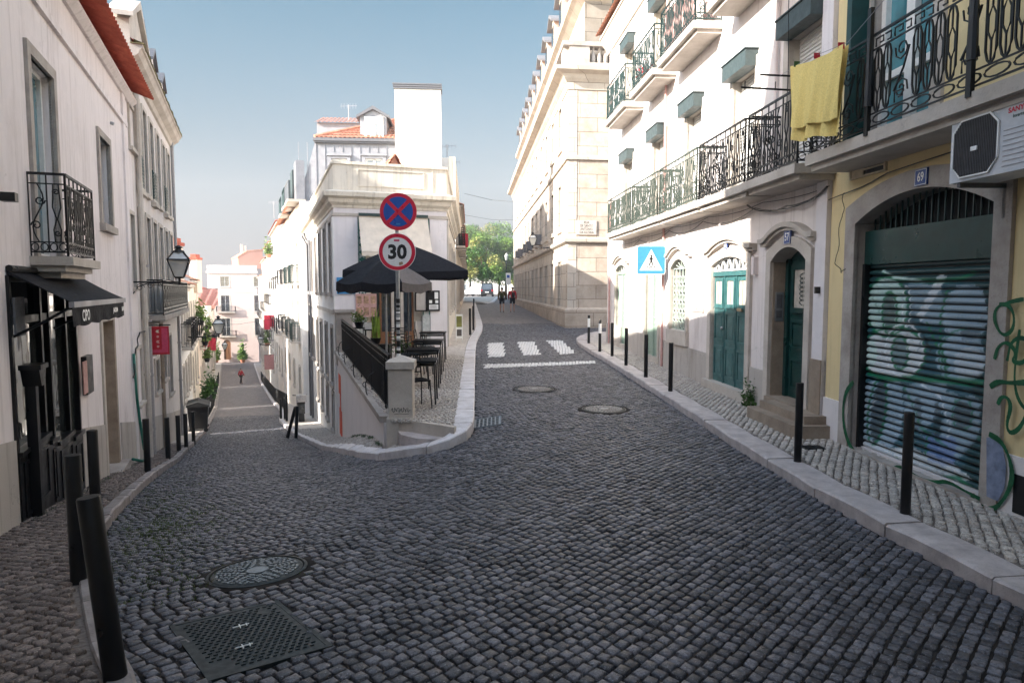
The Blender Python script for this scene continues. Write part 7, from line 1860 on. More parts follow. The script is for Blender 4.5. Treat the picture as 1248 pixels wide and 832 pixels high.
# ------------------------------------------------------------------ things let into the ground
def on_ground(x, y): return Tf(x, y)
def slope_rot(x, y):
    e = .3; gx_ = (Tf(x+e, y)-Tf(x-e, y))/(2*e); gy_ = (Tf(x, y+e)-Tf(x, y-e))/(2*e)
    return (math.atan(gy_), -math.atan(gx_), 0)
def manhole(c, r, label, mat='iron_cast', dz=.0):
    th = thing('manhole_cover', label, 'manhole cover', (c[0], c[1], Tf(*c)+dz)); th.rotation_euler = slope_rot(*c)
    mb = MB(); mb.lathe([(r+.035, -.04), (r+.035, .0), (r+.012, .004), (r+.008, -.01)], (0, 0, 0), 48); link_mesh('rim', mb, 'iron_cast_dark', th)
    mb = MB(); mb.lathe([(r, -.04), (r, -.002), (r-.01, .0)], (0, 0, 0), 48)
    cv = link_mesh('cover', mb, 'iron_cast_dark', th)
    mb = MB(); rings = 7
    mb.lathe([(r*.24, -.002), (r*.24, .008)], (0, 0, 0), 24)
    for q in range(rings):
        rr = r*(.34+.62*q/rings); n = int(8+q*5)
        for k in range(n):
            a = 2*PI*(k+.5*(q % 2))/n+R.uniform(-.05, .05); ca, sa = math.cos(a), math.sin(a); l = PI*rr/n*.62; w_ = r*.026; t = a+PI/2+(.5 if (k+q) % 2 else -.3)
            ct, st_ = math.cos(t), math.sin(t); X, Y = rr*ca, rr*sa
            mb.prism([(X+ct*l*i-st_*w_*j, Y+st_*l*i+ct*w_*j) for i, j in ((-1, -1), (1, -1), (1, 1), (-1, 1))], -.001, .007, 'z')
    link_mesh('raised_pattern', mb, mat, cv)
    # ring of mortar round the frame
    mb = MB(); mb.lathe([(r+.12, -.03), (r+.10, -.006), (r+.036, -.004)], (0, 0, 0), 40); link_mesh('mortar_collar', mb, 'mortar', th)
    return th
manhole(M1, .335, 'round patterned manhole cover in the foreground, near the left kerb', dz=.002)
manhole(M2, .34, 'round manhole cover with a pale worn rim, in the middle of the upper street', 'limestone', .006)
manhole(M3, .36, 'faint round manhole cover just before the crossing line', 'stone_grey', .004)
P = [Vector((p[0], p[1], Tf(*p))) for p in plate_pts]; cen = sum(P, Vector())/4
X_ = ((P[1]-P[0])+(P[2]-P[3])).normalized(); Z_ = X_.cross((P[3]-P[0])).normalized(); Z_ = -Z_ if Z_.z < 0 else Z_; Y_ = Z_.cross(X_)
th = thing('access_cover', 'dark square iron access cover with chalk marks, bottom left of the road', 'access cover', tuple(cen)); th.rotation_euler = Matrix((X_, Y_, Z_)).transposed().to_euler()
loc = [((p-cen).dot(X_), (p-cen).dot(Y_)) for p in P]; hx = sum(abs(l[0]) for l in loc)/4; hy = sum(abs(l[1]) for l in loc)/4; sh_ = (loc[2][0]+loc[3][0]-loc[0][0]-loc[1][0])/4/hy*-1
def shr(pts): return [(p[0]-sh_*p[1]*1.0, p[1]) for p in pts]
mb = MB(); mb.prism(shr([(-hx, -hy), (hx, -hy), (hx, hy), (-hx, hy)]), -.04, .0, 'z'); pl_ = link_mesh('cover', mb, 'iron_cast_dark', th)
mb = MB(); mb.mi = 0
for (a, b_, c_, d_) in ((-hx-.03, -hx, -hy-.03, hy+.03), (hx, hx+.03, -hy-.03, hy+.03), (-hx, hx, -hy-.03, -hy), (-hx, hx, hy, hy+.03)): mb.prism(shr([(a, c_), (b_, c_), (b_, d_), (a, d_)]), -.04, .002, 'z')
link_mesh('frame', mb, 'iron_cast_dark', th)
mb = MB(); nx_, ny_ = 26, 22
for i in range(nx_):
    for j in range(ny_):
        if (i+j) % 2: continue
        x = -hx+.03+(2*hx-.06)*(i+.5)/nx_; y = -hy+.03+(2*hy-.06)*(j+.5)/ny_
        if (i > nx_-6 and j > ny_-5 and i < nx_-2 and j < ny_-1) or (i < 5 and j < 4): continue
        mb.prism(shr([(x-.011, y-.004), (x+.011, y-.004), (x+.011, y+.004), (x-.011, y+.004)]), 0, .005, 'z')
link_mesh('tread_pattern', mb, 'iron_cast_dark', pl_)
mb = MB()
for (cx, cy) in ((.0, .15*1), (-.06, -.16)):
    for (a, b_) in (((-.05, 0), (.05, .01)), ((-.01, -.03), (-.005, .03)), ((.03, -.02), (.035, .02))):
        mb.tube([(cx+a[0], cy+a[1], .007), (cx+b_[0], cy+b_[1], .007)], .004, 4)
link_mesh('chalk_marks', mb, 'sign_white', pl_)
# drain grating
th = thing('drain_grating', 'square iron drain grating beside the pale terrace kerb', 'drain', (gr_c[0], gr_c[1], Tf(*gr_c)+.0)); th.rotation_euler = slope_rot(*gr_c)
mb = MB(); w_, h_ = .19, .21
mb.box(-w_, w_, -h_, h_, -.12, -.10); link_mesh('sump', mb, 'interior', th)
mb = MB()
for k in range(7): x = -w_+2*w_*k/6; mb.box(x-.010, x+.010, -h_, h_, -.03, .004)
for k in range(6): y = -h_+2*h_*k/5; mb.box(-w_, w_, y-.010, y+.010, -.028, .002)
link_mesh('bars', mb, 'galv', th)
mb = MB(); 
for a, b_, c_, d_ in ((-w_-.03, -w_-.01, -h_-.03, h_+.03), (w_+.01, w_+.03, -h_-.03, h_+.03), (-w_-.01, w_+.01, -h_-.03, -h_-.01), (-w_-.01, w_+.01, h_+.01, h_+.03)): mb.box(a, b_, c_, d_, -.05, .006)
link_mesh('frame', mb, 'iron_cast', th)
x, y = G(990, 545, .12); th = thing('drain_cover', 'small dark drain cover set in the right-hand pavement by the doorstep', 'drain', (x, y, gz12(x, y)+.004)); mb = MB(); mb.box(-.13, .13, -.09, .09, -.03, .004); 
for k in range(5): mb.box(-.11, .11, -.075+k*.034, -.06+k*.034, .004, .008)
link_mesh('cover', mb, 'iron_cast_dark', th)

# ------------------------------------------------------------------ greenery
def leaf_cloud(mb, fn, n, s0, s1, flat=.3):
    """many small leaf quads; fn() -> point"""
    for _ in range(n):
        c = Vector(fn()); s_ = R.uniform(s0, s1); a = Vector((R.gauss(0, 1), R.gauss(0, 1), R.gauss(0, 1)*flat)).normalized(); b_ = a.cross(Vector((R.gauss(0, 1), R.gauss(0, 1), R.gauss(0, 1)))).normalized()
        mb.quad(c-a*s_, c-b_*s_*.42+a*s_*.1, c+a*s_, c+b_*s_*.42+a*s_*.1)
def tree(x, y, h, cr, label, mats, trunk_h=None, seed=1):
    R.seed(seed); z0 = Tf(x, y); trunk_h = trunk_h or h*.35
    th = thing('street_tree', label, 'tree', (x, y, z0), 0, 'trees at the end of the upper street')
    mb = MB(); mb.tube([(0, 0, -.2), (.05, 0, trunk_h*.6), (-.05, .05, trunk_h)], [.24, .17, .14], 8)
    ends = []
    for k in range(7):
        a = 2*PI*k/7+R.uniform(-.3, .3); l = cr*R.uniform(.5, .95); zz = trunk_h+R.uniform(.3, 1)*(h-trunk_h)*.7
        e = (math.cos(a)*l, math.sin(a)*l, zz); ends.append(e); mb.tube([(0, 0, trunk_h*R.uniform(.7, 1)), (e[0]*.45, e[1]*.45, trunk_h+(zz-trunk_h)*.55), e], [.10, .06, .02], 5)
    link_mesh('trunk', mb, 'bark', th)
    cl = []
    for k in range(30):
        t = R.random(); rr = cr*math.sqrt(R.random())*(1-.6*t*t); a = R.uniform(0, 2*PI); cl.append(Vector((rr*math.cos(a), rr*math.sin(a), trunk_h*.75+(h-trunk_h*.75)*t)))
    for mi, m_ in enumerate(mats):
        mb = MB(); cs = cl[mi::len(mats)]
        def fn():
            c = R.choice(cs); d = Vector((R.gauss(0, 1), R.gauss(0, 1), R.gauss(0, .8))); d = d.normalized()*R.uniform(.3, 1)**.5*cr*.36; return c+d
        leaf_cloud(mb, fn, 4200, .11, .22, .8); link_mesh('crown', mb, m_, th, recalc=False)
    return th
tree(-4.6, 106, 9.0, 3.0, 'loose grey-green tree at the end of the upper street, left of the bright one', ['leaf', 'leaf_light', 'leaf_yellow'], 3.2, 3)
tree(-1.0, 108, 8.6, 2.9, 'bright green dense tree at the end of the upper street', ['leaf', 'leaf_light', 'leaf'], 3.0, 4)
tree(-7.6, 124, 11.5, 3.8, 'pale yellowish tree rising behind the grey-green one', ['leaf_yellow', 'leaf_light', 'leaf'], 3.5, 5)
tree(-2.4, 126, 12.2, 4.2, 'tall pale tree behind the bright green tree', ['leaf_yellow', 'leaf_light', 'leaf'], 3.5, 6)
tree(2.6, 122, 11, 3.6, 'tree half hidden by the far end of the palace', ['leaf', 'leaf_light', 'leaf_yellow'], 3.2, 7)
tree(-11.5, 118, 10, 3.5, 'tree behind the last houses left of the upper street', ['leaf', 'leaf_light', 'leaf_yellow'], 3.2, 8)
R.seed(21)
def pot_plant(loc, label, h, mat, kind='bush', potr=.14, poth=.24, pot='terracotta', n=220, cat='potted plant', name='potted_plant', rw=None, rz=0):
    th = thing(name, label, cat, loc, rz); mb = MB(); 
    if rw: mb.box(-rw, rw, -potr, potr, 0, poth)
    else: mb.lathe([(potr*.7, 0), (potr, poth*.9), (potr*1.08, poth*.9), (potr*1.08, poth)], (0, 0, 0), 14)
    link_mesh('pot', mb, pot, th)
    mb = MB()
    if kind == 'bush': 
        leaf_cloud(mb, lambda: ((rw or potr*1.2)*R.gauss(0, .55), potr*R.gauss(0, .6), poth+abs(R.gauss(0, .45))*h), n, h*.08, h*.16, .8)
    else:
        for k in range(n):
            a = R.uniform(0, 2*PI); l = h*R.uniform(.6, 1); d = R.uniform(.05, .22)*l; x, y = R.uniform(-.6, .6)*potr, R.uniform(-.6, .6)*potr; w_ = .022
            pts = [(x, y, poth*.8), (x+d*.3*math.cos(a), y+d*.3*math.sin(a), poth+l*.45), (x+d*math.cos(a), y+d*math.sin(a), poth+l)]
            px_, py_ = -math.sin(a)*w_, math.cos(a)*w_; ws = (1, 1.3, .1)
            mb.grid([[(p[0]-px_*q, p[1]-py_*q, p[2]), (p[0]+px_*q, p[1]+py_*q, p[2])] for p, q in zip(pts, ws)])
    link_mesh('leaves', mb, mat, th, recalc=False); return th
x, y = gzt(458, 445); p = at(458, 410, 16.5); 
st0 = thing('planter_bench', 'dark planter box behind the railing, under the tall spiky plant', 'planter', (p.x, 16.5, zt(p.x, 16.5)))
mb = MB(); mb.box(-.35, .35, -.16, .16, 0, .52); link_mesh('box', mb, 'black_paint', st0); mb = MB(); mb.box(-.33, .33, -.14, .14, .52, .53); link_mesh('soil', mb, 'bark', st0)
pot_plant((p.x, 16.5, zt(p.x, 16.5)+.53), 'tall spiky yellow-green snake plant behind the terrace railing', .78, 'snake_leaf', 'spike', .13, .14, 'black_paint', 16)
p = at(438, 398, 17.4); pot_plant((p.x, 17.4, zt(p.x, 17.4)+.86), 'small bushy green pot plant on top of the terrace railing', .30, 'leaf_light', 'bush', .13, .14, 'black_paint', 260)
ps = thing('plant_stand', 'thin dark stand under the bushy pot plant by the railing', 'stand', (p.x, 17.4, zt(p.x, 17.4))); mb = MB(); mb.box(-.15, .15, -.15, .15, .83, .86)
for a in (-1, 1):
    for b_ in (-1, 1): mb.tube([(a*.12, b_*.12, 0), (a*.12, b_*.12, .83)], .012, 5)
link_mesh('stand', mb, 'iron', ps)
p = at(450, 396, 17.0); o = thing('napkin_box', 'small white box standing between the two terrace plants', 'box', (p.x, 17.0, at(450, 401, 17).z)); mb = MB(); mb.box(-.09, .09, -.07, .07, 0, .16); link_mesh('box', mb, 'sign_white', o); mb = MB(); mb.box(-.05, .05, -.02, .02, .16, .165); link_mesh('slot', mb, 'zinc', o)
o = thing('box_shelf', 'narrow shelf holding the white box behind the railing', 'shelf', (p.x, 17.0, zt(p.x, 17))); hh = at(450, 401, 17).z-zt(p.x, 17)-.002; mb = MB(); mb.box(-.12, .12, -.1, .1, hh-.03, hh); 
for a in (-1, 1): mb.tube([(a*.09, 0, 0), (a*.09, 0, hh-.03)], .015, 5)
link_mesh('shelf', mb, 'black_paint', o)
x, y = gzt(492, 452); pot_plant((x, y, zt(x, y)), 'low round pot plant between the chairs behind the pillar', .34, 'leaf', 'bush', .16, .42, 'black_paint', 260)
x, y = R1.world(R1.u(922, 470), .12, 0).xy; z = zg(R1, R1.u(922, 470))
th = thing('wall_weed', 'green weed growing from the wall foot between the two teal doors', 'plant', (x, y, z)); mb = MB(); leaf_cloud(mb, lambda: (R.gauss(0, .07), R.gauss(0, .05), abs(R.gauss(.12, .14))), 260, .02, .045, .8); link_mesh('leaves', mb, 'leaf', th, recalc=False)
mb = MB()
for k in range(6): a = R.uniform(0, 6.28); mb.tube([(0, 0, 0), (.05*math.cos(a), .05*math.sin(a), .25)], .004, 4)
link_mesh('stem', mb, 'leaf_dark', th)
# plants in windows/balconies
u = (R1cols[0]); wq = R1.world(ur(10.6), .35, zF2)
pot_plant((wq.x, wq.y, zF2), 'leafy plants in a trough on the highest near balcony of the white house', .6, 'leaf_light', 'bush', .12, .2, 'terracotta', 420, rw=.7, rz=R1.ang)
wq = R1.world(ur(16.9), .35, zF2); pot_plant((wq.x, wq.y, zF2), 'red flower pot on the second-floor balcony of the white house', .3, 'red_sign', 'bush', .12, .2, 'terracotta', 160)
for (y_, z_, lab, s_) in ((37, .3, 'hanging leafy plant on a sill above the second lantern, left side of the slope', .9), (44, -1.4, 'leafy green plant on a low ledge by the left kerb', .9), (47, -2.8, 'green bush in a dark planter on the left pavement down the slope', .9), (55, -1.0, 'climbing plant beside the cloth, left side of the slope', .8)):
    wq = F0.world((y_-23.5)*K, .3, 0); pot_plant((wq.x, wq.y, z_-.25), lab, s_, 'leaf_light', 'bush', .2, .25, 'black_paint', 260)
for (y_, lab) in ((40, 'tall potted bush on the left pavement down the slope, nearest of two'), (52, 'tall potted bush on the left pavement down the slope, farther of two')):
    wq = F0.world((y_-23.5)*K, .45, 0); zz = gz12(wq.x, wq.y); pot_plant((wq.x, wq.y, zz), lab, 1.1, 'leaf', 'bush', .26, .6, 'black_paint', 380)
for (yy, zz, lab) in ((58, 4.6, 'green balcony plant high on the white house with the red roof edge'), (66, -3.5, 'leafy plant low on the right side of the sloping street')):
    wq = F1.world(ud(yy), .35, 0); pot_plant((wq.x, wq.y, zz), lab, 1.0, 'leaf_light', 'bush', .25, .3, 'terracotta', 300)
for dx, lab in ((-1.6, 'green climber left of the brown arched door at the end of the slope'), (2.6, 'green climber right of the brown arched door at the end of the slope')):
    p = at(277.5, 425, 107); pot_plant((p.x+dx-.3, 107, Tf(p.x, 107)+.1), lab, 2.2, 'leaf_light', 'bush', .4, .5, 'terracotta', 420)
# weeds between the stones
mb = MB(); 
def blade(x, y, z, h):
    a = R.uniform(0, 6.28); w_ = .003; d = h*.5; mb.quad((x-w_*math.sin(a), y+w_*math.cos(a), z), (x+w_*math.sin(a), y-w_*math.cos(a), z), (x+d*math.cos(a)+w_, y+d*math.sin(a), z+h*.8), (x+d*math.cos(a), y+d*math.sin(a), z+h*.8))
for _ in range(1100):
    px, py = R.gauss(195, 42), R.gauss(632, 42)
    if px < 135+(py-560)*-.1 or py < 570 or py > 740: continue
    x, y = G(px, py)
    for q in range(10): xx, yy = x+R.gauss(0, .03), y+R.gauss(0, .03); blade(xx, yy, Tf(xx, yy)-.012, R.uniform(.012, .034))
tag(link_mesh('moss', mb, 'moss_green', recalc=False), 'low moss and grass between the cobbles near the left kerb', 'moss', kind='stuff')
mb = MB()
for _ in range(260):
    t = R.random(); x, y = RW0[0]+(RW1[0]-RW0[0])*t*.5, RW0[1]+(RW1[1]-RW0[1])*t*.5; x -= .03+abs(R.gauss(0, .02)); y -= .03
    if R.random() < .5+.5*math.sin(t*30): 
        for q in range(5): blade(x+R.gauss(0, .02), y+R.gauss(0, .02), gz12(x, y)-.01, R.uniform(.02, .06))
for (a, b_) in ((20, 45),):
    for _ in range(80):
        u = R.uniform(su0, UB); wq = B1.world(u, .13, 0)
        for q in range(4): blade(wq.x+R.gauss(0, .02), wq.y+R.gauss(0, .02), gz12(wq.x, wq.y)-.01, R.uniform(.02, .06))
tag(link_mesh('grass', mb, 'leaf_dark', recalc=False), 'thin weeds along the foot of the walls', 'grass', kind='stuff')

# ------------------------------------------------------------------ people
def skin_mesh(name, joints, edges, radii, mat, parent, root=0, sub=2, M=None):
    me = bpy.data.meshes.new(name); me.from_pydata([joints[k] for k in joints], [(list(joints).index(a), list(joints).index(b_)) for a, b_ in edges], [])
    o = bpy.data.objects.new(name, me); COL.objects.link(o)
    md = o.modifiers.new('skin', 'SKIN'); md.use_smooth_shade = True
    sv = me.skin_vertices[0].data
    for i, k in enumerate(joints): r = radii[k]; sv[i].radius = (r, r) if not isinstance(r, tuple) else r; sv[i].use_root = (i == root)
    s2 = o.modifiers.new('sub', 'SUBSURF'); s2.levels = sub; s2.render_levels = sub
    bpy.context.view_layer.update()
    dg = bpy.context.evaluated_depsgraph_get(); nm = bpy.data.meshes.new_from_object(o.evaluated_get(dg)); nm.name = name
    bpy.data.objects.remove(o); nm.materials.clear(); nm.materials.append(MATS[mat]); o = bpy.data.objects.new(name, nm); COL.objects.link(o); o.parent = parent
    nm.polygons.foreach_set('use_smooth', [True]*len(nm.polygons)); return o
def person(x, y, z, rz, label, jacket, legs, h=1.74, stride=.16, hair='hair_dark', bag=None, long_legs=False):
    th = thing('person', label, 'person', (x, y, z), rz); s_ = h/1.74; th.scale = (s_,)*3
    J = {'pelvis': (0, 0, .94), 'waist': (0, .0, 1.08), 'chest': (0, .0, 1.30), 'neck': (0, -.005, 1.47), 'head0': (0, -.02, 1.56), 'head1': (0, -.02, 1.66), 'head2': (0, 0, 1.71)}
    for sg, n_ in ((-1, 'l'), (1, 'r')):
        st = stride*sg
        J.update({'hip'+n_: (sg*.10, 0, .90), 'knee'+n_: (sg*.11, -st*.75-.02, .50), 'ankle'+n_: (sg*.11, -st*1.2+.04, .09), 'toe'+n_: (sg*.12, -st*1.2-.13, .035),
                  'sh'+n_: (sg*.19, .0, 1.41), 'elb'+n_: (sg*.25, st*.5+.03, 1.13), 'wr'+n_: (sg*.25, st*.8-.09, .91), 'ha'+n_: (sg*.25, st*.9-.13, .83)})
    rad = {'pelvis': .135, 'waist': .12, 'chest': (.155, .12), 'neck': .055, 'head0': .075, 'head1': .095, 'head2': .06}
    for n_ in 'lr': rad.update({'hip'+n_: .085, 'knee'+n_: .058, 'ankle'+n_: .038, 'toe'+n_: .035, 'sh'+n_: .06, 'elb'+n_: .042, 'wr'+n_: .03, 'ha'+n_: .035})
    E = [('pelvis', 'waist'), ('waist', 'chest'), ('chest', 'neck'), ('neck', 'head0'), ('head0', 'head1'), ('head1', 'head2')]
    for n_ in 'lr': E += [('pelvis', 'hip'+n_), ('hip'+n_, 'knee'+n_), ('knee'+n_, 'ankle'+n_), ('ankle'+n_, 'toe'+n_), ('chest', 'sh'+n_), ('sh'+n_, 'elb'+n_), ('elb'+n_, 'wr'+n_), ('wr'+n_, 'ha'+n_)]
    skin_mesh('body', J, E, rad, 'skin', th)
    sel = ['pelvis', 'waist', 'chest']+[a+n_ for n_ in 'lr' for a in ('sh', 'elb', 'wr')]; Jc = {k: J[k] for k in sel}; Jc['collar'] = (0, -.005, 1.45)
    rc = {k: ((rad[k][0]+.02, rad[k][1]+.02) if isinstance(rad[k], tuple) else rad[k]+.02) for k in sel}; rc['collar'] = .075
    skin_mesh('jacket', Jc, [('pelvis', 'waist'), ('waist', 'chest'), ('chest', 'collar')]+[e for n_ in 'lr' for e in (('chest', 'sh'+n_), ('sh'+n_, 'elb'+n_), ('elb'+n_, 'wr'+n_))], rc, jacket, th)
    Jl = {'pelvis': (0, 0, .95)}; rl = {'pelvis': .15}; El = []
    for n_ in 'lr':
        Jl['hip'+n_] = J['hip'+n_]; rl['hip'+n_] = .105; El.append(('pelvis', 'hip'+n_)); kx = J['knee'+n_]
        Jl['knee'+n_] = kx if long_legs else tuple(Vector(J['hip'+n_]).lerp(Vector(kx), .85)); rl['knee'+n_] = .078; El.append(('hip'+n_, 'knee'+n_))
        if long_legs: Jl['an'+n_] = J['ankle'+n_]; rl['an'+n_] = .06; El.append(('knee'+n_, 'an'+n_))
    skin_mesh('trousers' if long_legs else 'shorts', Jl, El, rl, legs, th)
    for n_ in 'lr':
        a, t = J['ankle'+n_], J['toe'+n_]; Js = {'a': (a[0], a[1]+.03, .05), 'b': ((a[0]+t[0])/2, (a[1]+t[1])/2, .05), 'c': (t[0], t[1]-.01, .035)}; skin_mesh('shoe', Js, [('a', 'b'), ('b', 'c')], {'a': .048, 'b': .048, 'c': .036}, 'shoe', th, sub=1)
    skin_mesh('hair', {'a': (0, .03, 1.60), 'b': (0, .005, 1.68), 'c': (0, -.015, 1.725)}, [('a', 'b'), ('b', 'c')], {'a': .085, 'b': .105, 'c': .07}, hair, th, sub=2)
    # a face
    mb = MB(); 
    for sg in (-1, 1): mb.lathe([(.0, -.012), (.012, 0), (0, .012)], (sg*.032, -.108, 1.625), 6)
    link_mesh('eyes', mb, 'sign_black', th); mb = MB(); mb.prism([(-.012, 1.585), (.012, 1.585), (0, 1.63)], -.13, -.10); link_mesh('nose', mb, 'skin', th)
    mb = MB(); mb.box(-.025, .025, -.112, -.09, 1.560, 1.568); link_mesh('mouth', mb, 'pink_cloth', th)
    return th
X1, Y1 = G(611.8, 380.5); X2, Y2 = G(624.5, 380.5)
person(X1, Y1, Tf(X1, Y1)-.005, PI, 'person in a brown jacket and dark shorts walking away, left of the pair', 'jacket_brown', 'shorts_dark', 1.72)
person(X2, Y2, Tf(X2, Y2)-.005, PI, 'person in a red jacket and black shorts walking away up the street', 'jacket_red', 'shorts_dark', 1.76, -.14)
def bag(x, y, z, label, mat):
    th = thing('backpack', label, 'bag', (x, y, z)); mb = MB(); mb.lathe([(.06, 0), (.10, .05), (.11, .2), (.10, .32), (.04, .36)], (0, 0, 0), 12, sy=.6); link_mesh('bag_body', mb, mat, th, smooth=True)
    mb = MB(); 
    for sg in (-1, 1): mb.tube([(sg*.08, .06, .05), (sg*.1, .16, .2), (sg*.09, .12, .40)], .014, 5)
    link_mesh('strap', mb, 'shorts_dark', th)
bag(X1-.02, Y1-.23, Tf(X1, Y1)+1.0, 'dark green backpack on the person in the brown jacket', 'bag_green')
bag(X2+.06, Y2-.23, Tf(X2, Y2)+1.02, 'dark bag on the back of the person in red', 'shorts_dark')
X3, Y3 = G(294, 467.5); person(X3, Y3, Tf(X3, Y3)-.005, PI-.4, 'person in dark red top and dark trousers far down the sloping street', 'red_sign', 'shorts_dark', 1.7, .2, long_legs=True)

# ------------------------------------------------------------------ vehicles
def wheel(parent, x, y, r=.32):
    mb = MB(); n = 20; mb.lathe([(r*.62, -.11), (r*.95, -.11), (r, -.08), (r, .08), (r*.95, .11), (r*.62, .11)], (0, 0, 0), n); mb.v = [(x+v[2], y+v[0], r+v[1]) for v in mb.v]; t = link_mesh('wheel', mb, 'rubber', parent, smooth=35)
    mb = MB(); mb.lathe([(.05, -.115), (r*.6, -.09), (r*.6, .09), (.05, .115)], (0, 0, 0), 10); mb.v = [(x+v[2], y+v[0], r+v[1]) for v in mb.v]; link_mesh('rim', mb, 'rim', t)
def car(x, y, z, rz, label, mat, van=False):
    th = thing('parked_van' if van else 'parked_car', label, 'van' if van else 'car', (x, y, z), rz)
    L, W, Hh = (4.6, 1.8, 1.95) if van else (4.1, 1.7, 1.45)
    prof = [(-L/2, .35), (-L/2, .85), (-L/2+.12, 1.0), (-L/2+(.35 if van else .55), Hh-.08), (-L/2+.7, Hh), (L/2-(1.5 if van else 1.7), Hh), (L/2-(.9 if van else 1.0), 1.02), (L/2-.1, .88), (L/2, .6), (L/2, .32)]
    g_ = []
    for xx, f_ in ((-W/2, .96), (-W/2+.06, 1.0), (W/2-.06, 1.0), (W/2, .96)): g_.append([(xx*(1 if p[1] < 1.05 else .86), p[0], .3+(p[1]-.3)*f_) for p in prof])
    mb = MB(); mb.grid(g_)
    for row in (g_[0], g_[-1]): mb.quad(*row)
    mb.quad(*[r_[0] for r_ in g_], *[r_[-1] for r_ in g_][::-1]); b_ = link_mesh('body', mb, mat, th, smooth=30)
    mb = MB(); mb.quad((-W*.38, -L/2+.145, 1.08), (W*.38, -L/2+.145, 1.08), (W*.34, -L/2+(.33 if van else .50), Hh-.14), (-W*.34, -L/2+(.33 if van else .50), Hh-.14)); mb.v = [(v[0], v[1]-.03, v[2]) for v in mb.v]; link_mesh('rear_window', mb, 'glass_dark', b_)
    for sg in (-1, 1):
        mb = MB(); mb.quad((sg*W*.445, -L/2+.6, 1.08), (sg*W*.445, L/2-1.2, 1.08), (sg*W*.438, L/2-1.6, Hh-.12), (sg*W*.438, -L/2+.8, Hh-.12)); link_mesh('side_window', mb, 'glass_dark', b_)
        mb = MB(); mb.box(sg*W*.36, sg*W*.47, -L/2-.02, -L/2+.06, .78, 1.05); link_mesh('tail_light', mb, 'lamp_red', b_)
        for yy in (-L/2+.8, L/2-.8): wheel(th, sg*(W/2-.12), yy)
    mb = MB(); mb.box(-.26, .26, -L/2-.015, -L/2+.02, .62, .74); link_mesh('number_plate', mb, 'sign_white', b_); mb = MB(); mb.box(-W/2+.03, W/2-.03, -L/2-.06, -L/2+.1, .35, .58); link_mesh('bumper', mb, 'rubber', b_)
    return th
p = at(593.5, 360, 98); car(p.x, 100, Tf(p.x, 100), .0, 'dark parked van at the far end of the upper street', 'car_dark', True)
p = at(579, 360, 104); car(p.x, 106, Tf(p.x, 106), .9, 'white parked car beyond the dark van', 'car_white')
# scooter by the crossed bollards
x, y = FS.world(SL-.3, 1.0, 0).xy; x, y = G(369, 508, .12)
x, y = -8.95, 28.6
th = thing('scooter', 'dark parked scooter against the cafe wall, beside the crossed bollards', 'scooter', (x, y, gz12(x, y)), .35)
for yy in (-.6, .6): wheel(th, 0, yy, .24)
mb = MB(); mb.prism([(-.75, .4), (-.5, .35), (-.1, .3), (.3, .3), (.4, .55), (.5, .95), (.42, 1.0), (.25, .45), (-.05, .42), (-.1, .78), (-.75, .82)], -.14, .14, 'x'); link_mesh('body', mb, 'car_dark', th)
mb = MB(); mb.prism([(-.8, .82), (-.05, .78), (-.1, .88), (-.75, .92)], -.15, .15, 'x'); link_mesh('seat', mb, 'rubber', th); mb = MB(); mb.tube([(-.3, .42, 1.02), (0, .46, .98), (.3, .42, 1.02)], .02, 6); link_mesh('handlebar', mb, 'rubber', th)
mb = MB(); mb.box(-.2, .2, -1.0, -.6, .93, 1.2); link_mesh('top_box', mb, 'rim', th)
# rubbish container
x, y = G(229, 517, .12)
x, y = F0.world(2.2, .5, 0).xy; z = gz12(x, y)
th = thing('rubbish_container', 'dark green wheeled rubbish container at the alley corner on the left', 'bin', (x, y, z), F0.ang)
mb = MB(); g_ = [(-.58, -.36), (.58, -.36), (.58, .36), (-.58, .36)]; i = 0; mb.v = [(a*.9, b_*.85, .14) for a, b_ in g_]+[(a, b_, .98) for a, b_ in g_]; mb.f = [(0, 1, 2, 3), (4, 5, 6, 7), (0, 1, 5, 4), (1, 2, 6, 5), (2, 3, 7, 6), (3, 0, 4, 7)]; mb.m = [0]*6; link_mesh('bin_body', mb, 'black_paint', th)
mb = MB(); mb.prism([(-.40, .98), (.40, .98), (.38, 1.06), (0, 1.16), (-.40, 1.02)], -.62, .62, 'x'); link_mesh('lid', mb, 'rubber', th); mb = MB(); mb.tube([(-.6, -.42, .95), (.6, -.42, .95)], .02, 6); link_mesh('bar', mb, 'rim', th)
for a in (-1, 1):
    for b_ in (-1, 1): mb = MB(); mb.lathe([(.07, -.02), (.08, 0), (.07, .02)], (0, 0, 0), 12); mb.v = [(a*.48+v[2], b_*.26+v[0], .08+v[1]) for v in mb.v]; link_mesh('castor', mb, 'rubber', th)
# cloths and flags down the slope
def cloth(F, u, z, w_, h, label, mat, name='cloth', drop=0):
    p = F.world(u, .0, z); th = thing(name, label, name, p, F.ang-PI/2); mb = MB(); mb.tube([(0, 0, 0), (w_+.1, 0, .0)], .015, 5); link_mesh('rod', mb, 'iron', th)
    mb = MB(); mb.grid([[(.08+w_*i/10, .04*math.sin(i*1.4+j), -h*j/6) for i in range(11)] for j in range(7)]); link_mesh('sheet', mb, mat, th, smooth=True, recalc=False)
cloth(F0, (41-23.5)*K, at(250, 352, 41).z, 1.1, 1.0, 'pink and red banner cloth high on the left of the slope', 'awn_pink', 'banner')
cloth(F1, ud(58), at(322, 384, 58).z, .8, 1.2, 'red cloth hanging from a balcony on the right of the slope, upper one', 'flag_red')
cloth(F1, ud(60), at(322, 432, 60).z, .8, 1.3, 'dusty red cloth hanging low on the right of the slope', 'awn_pink')
cloth(F0, (48-23.5)*K, at(252, 412, 48).z, .8, .9, 'red towel on a sill at the left of the slope, under the lantern', 'flag_red')
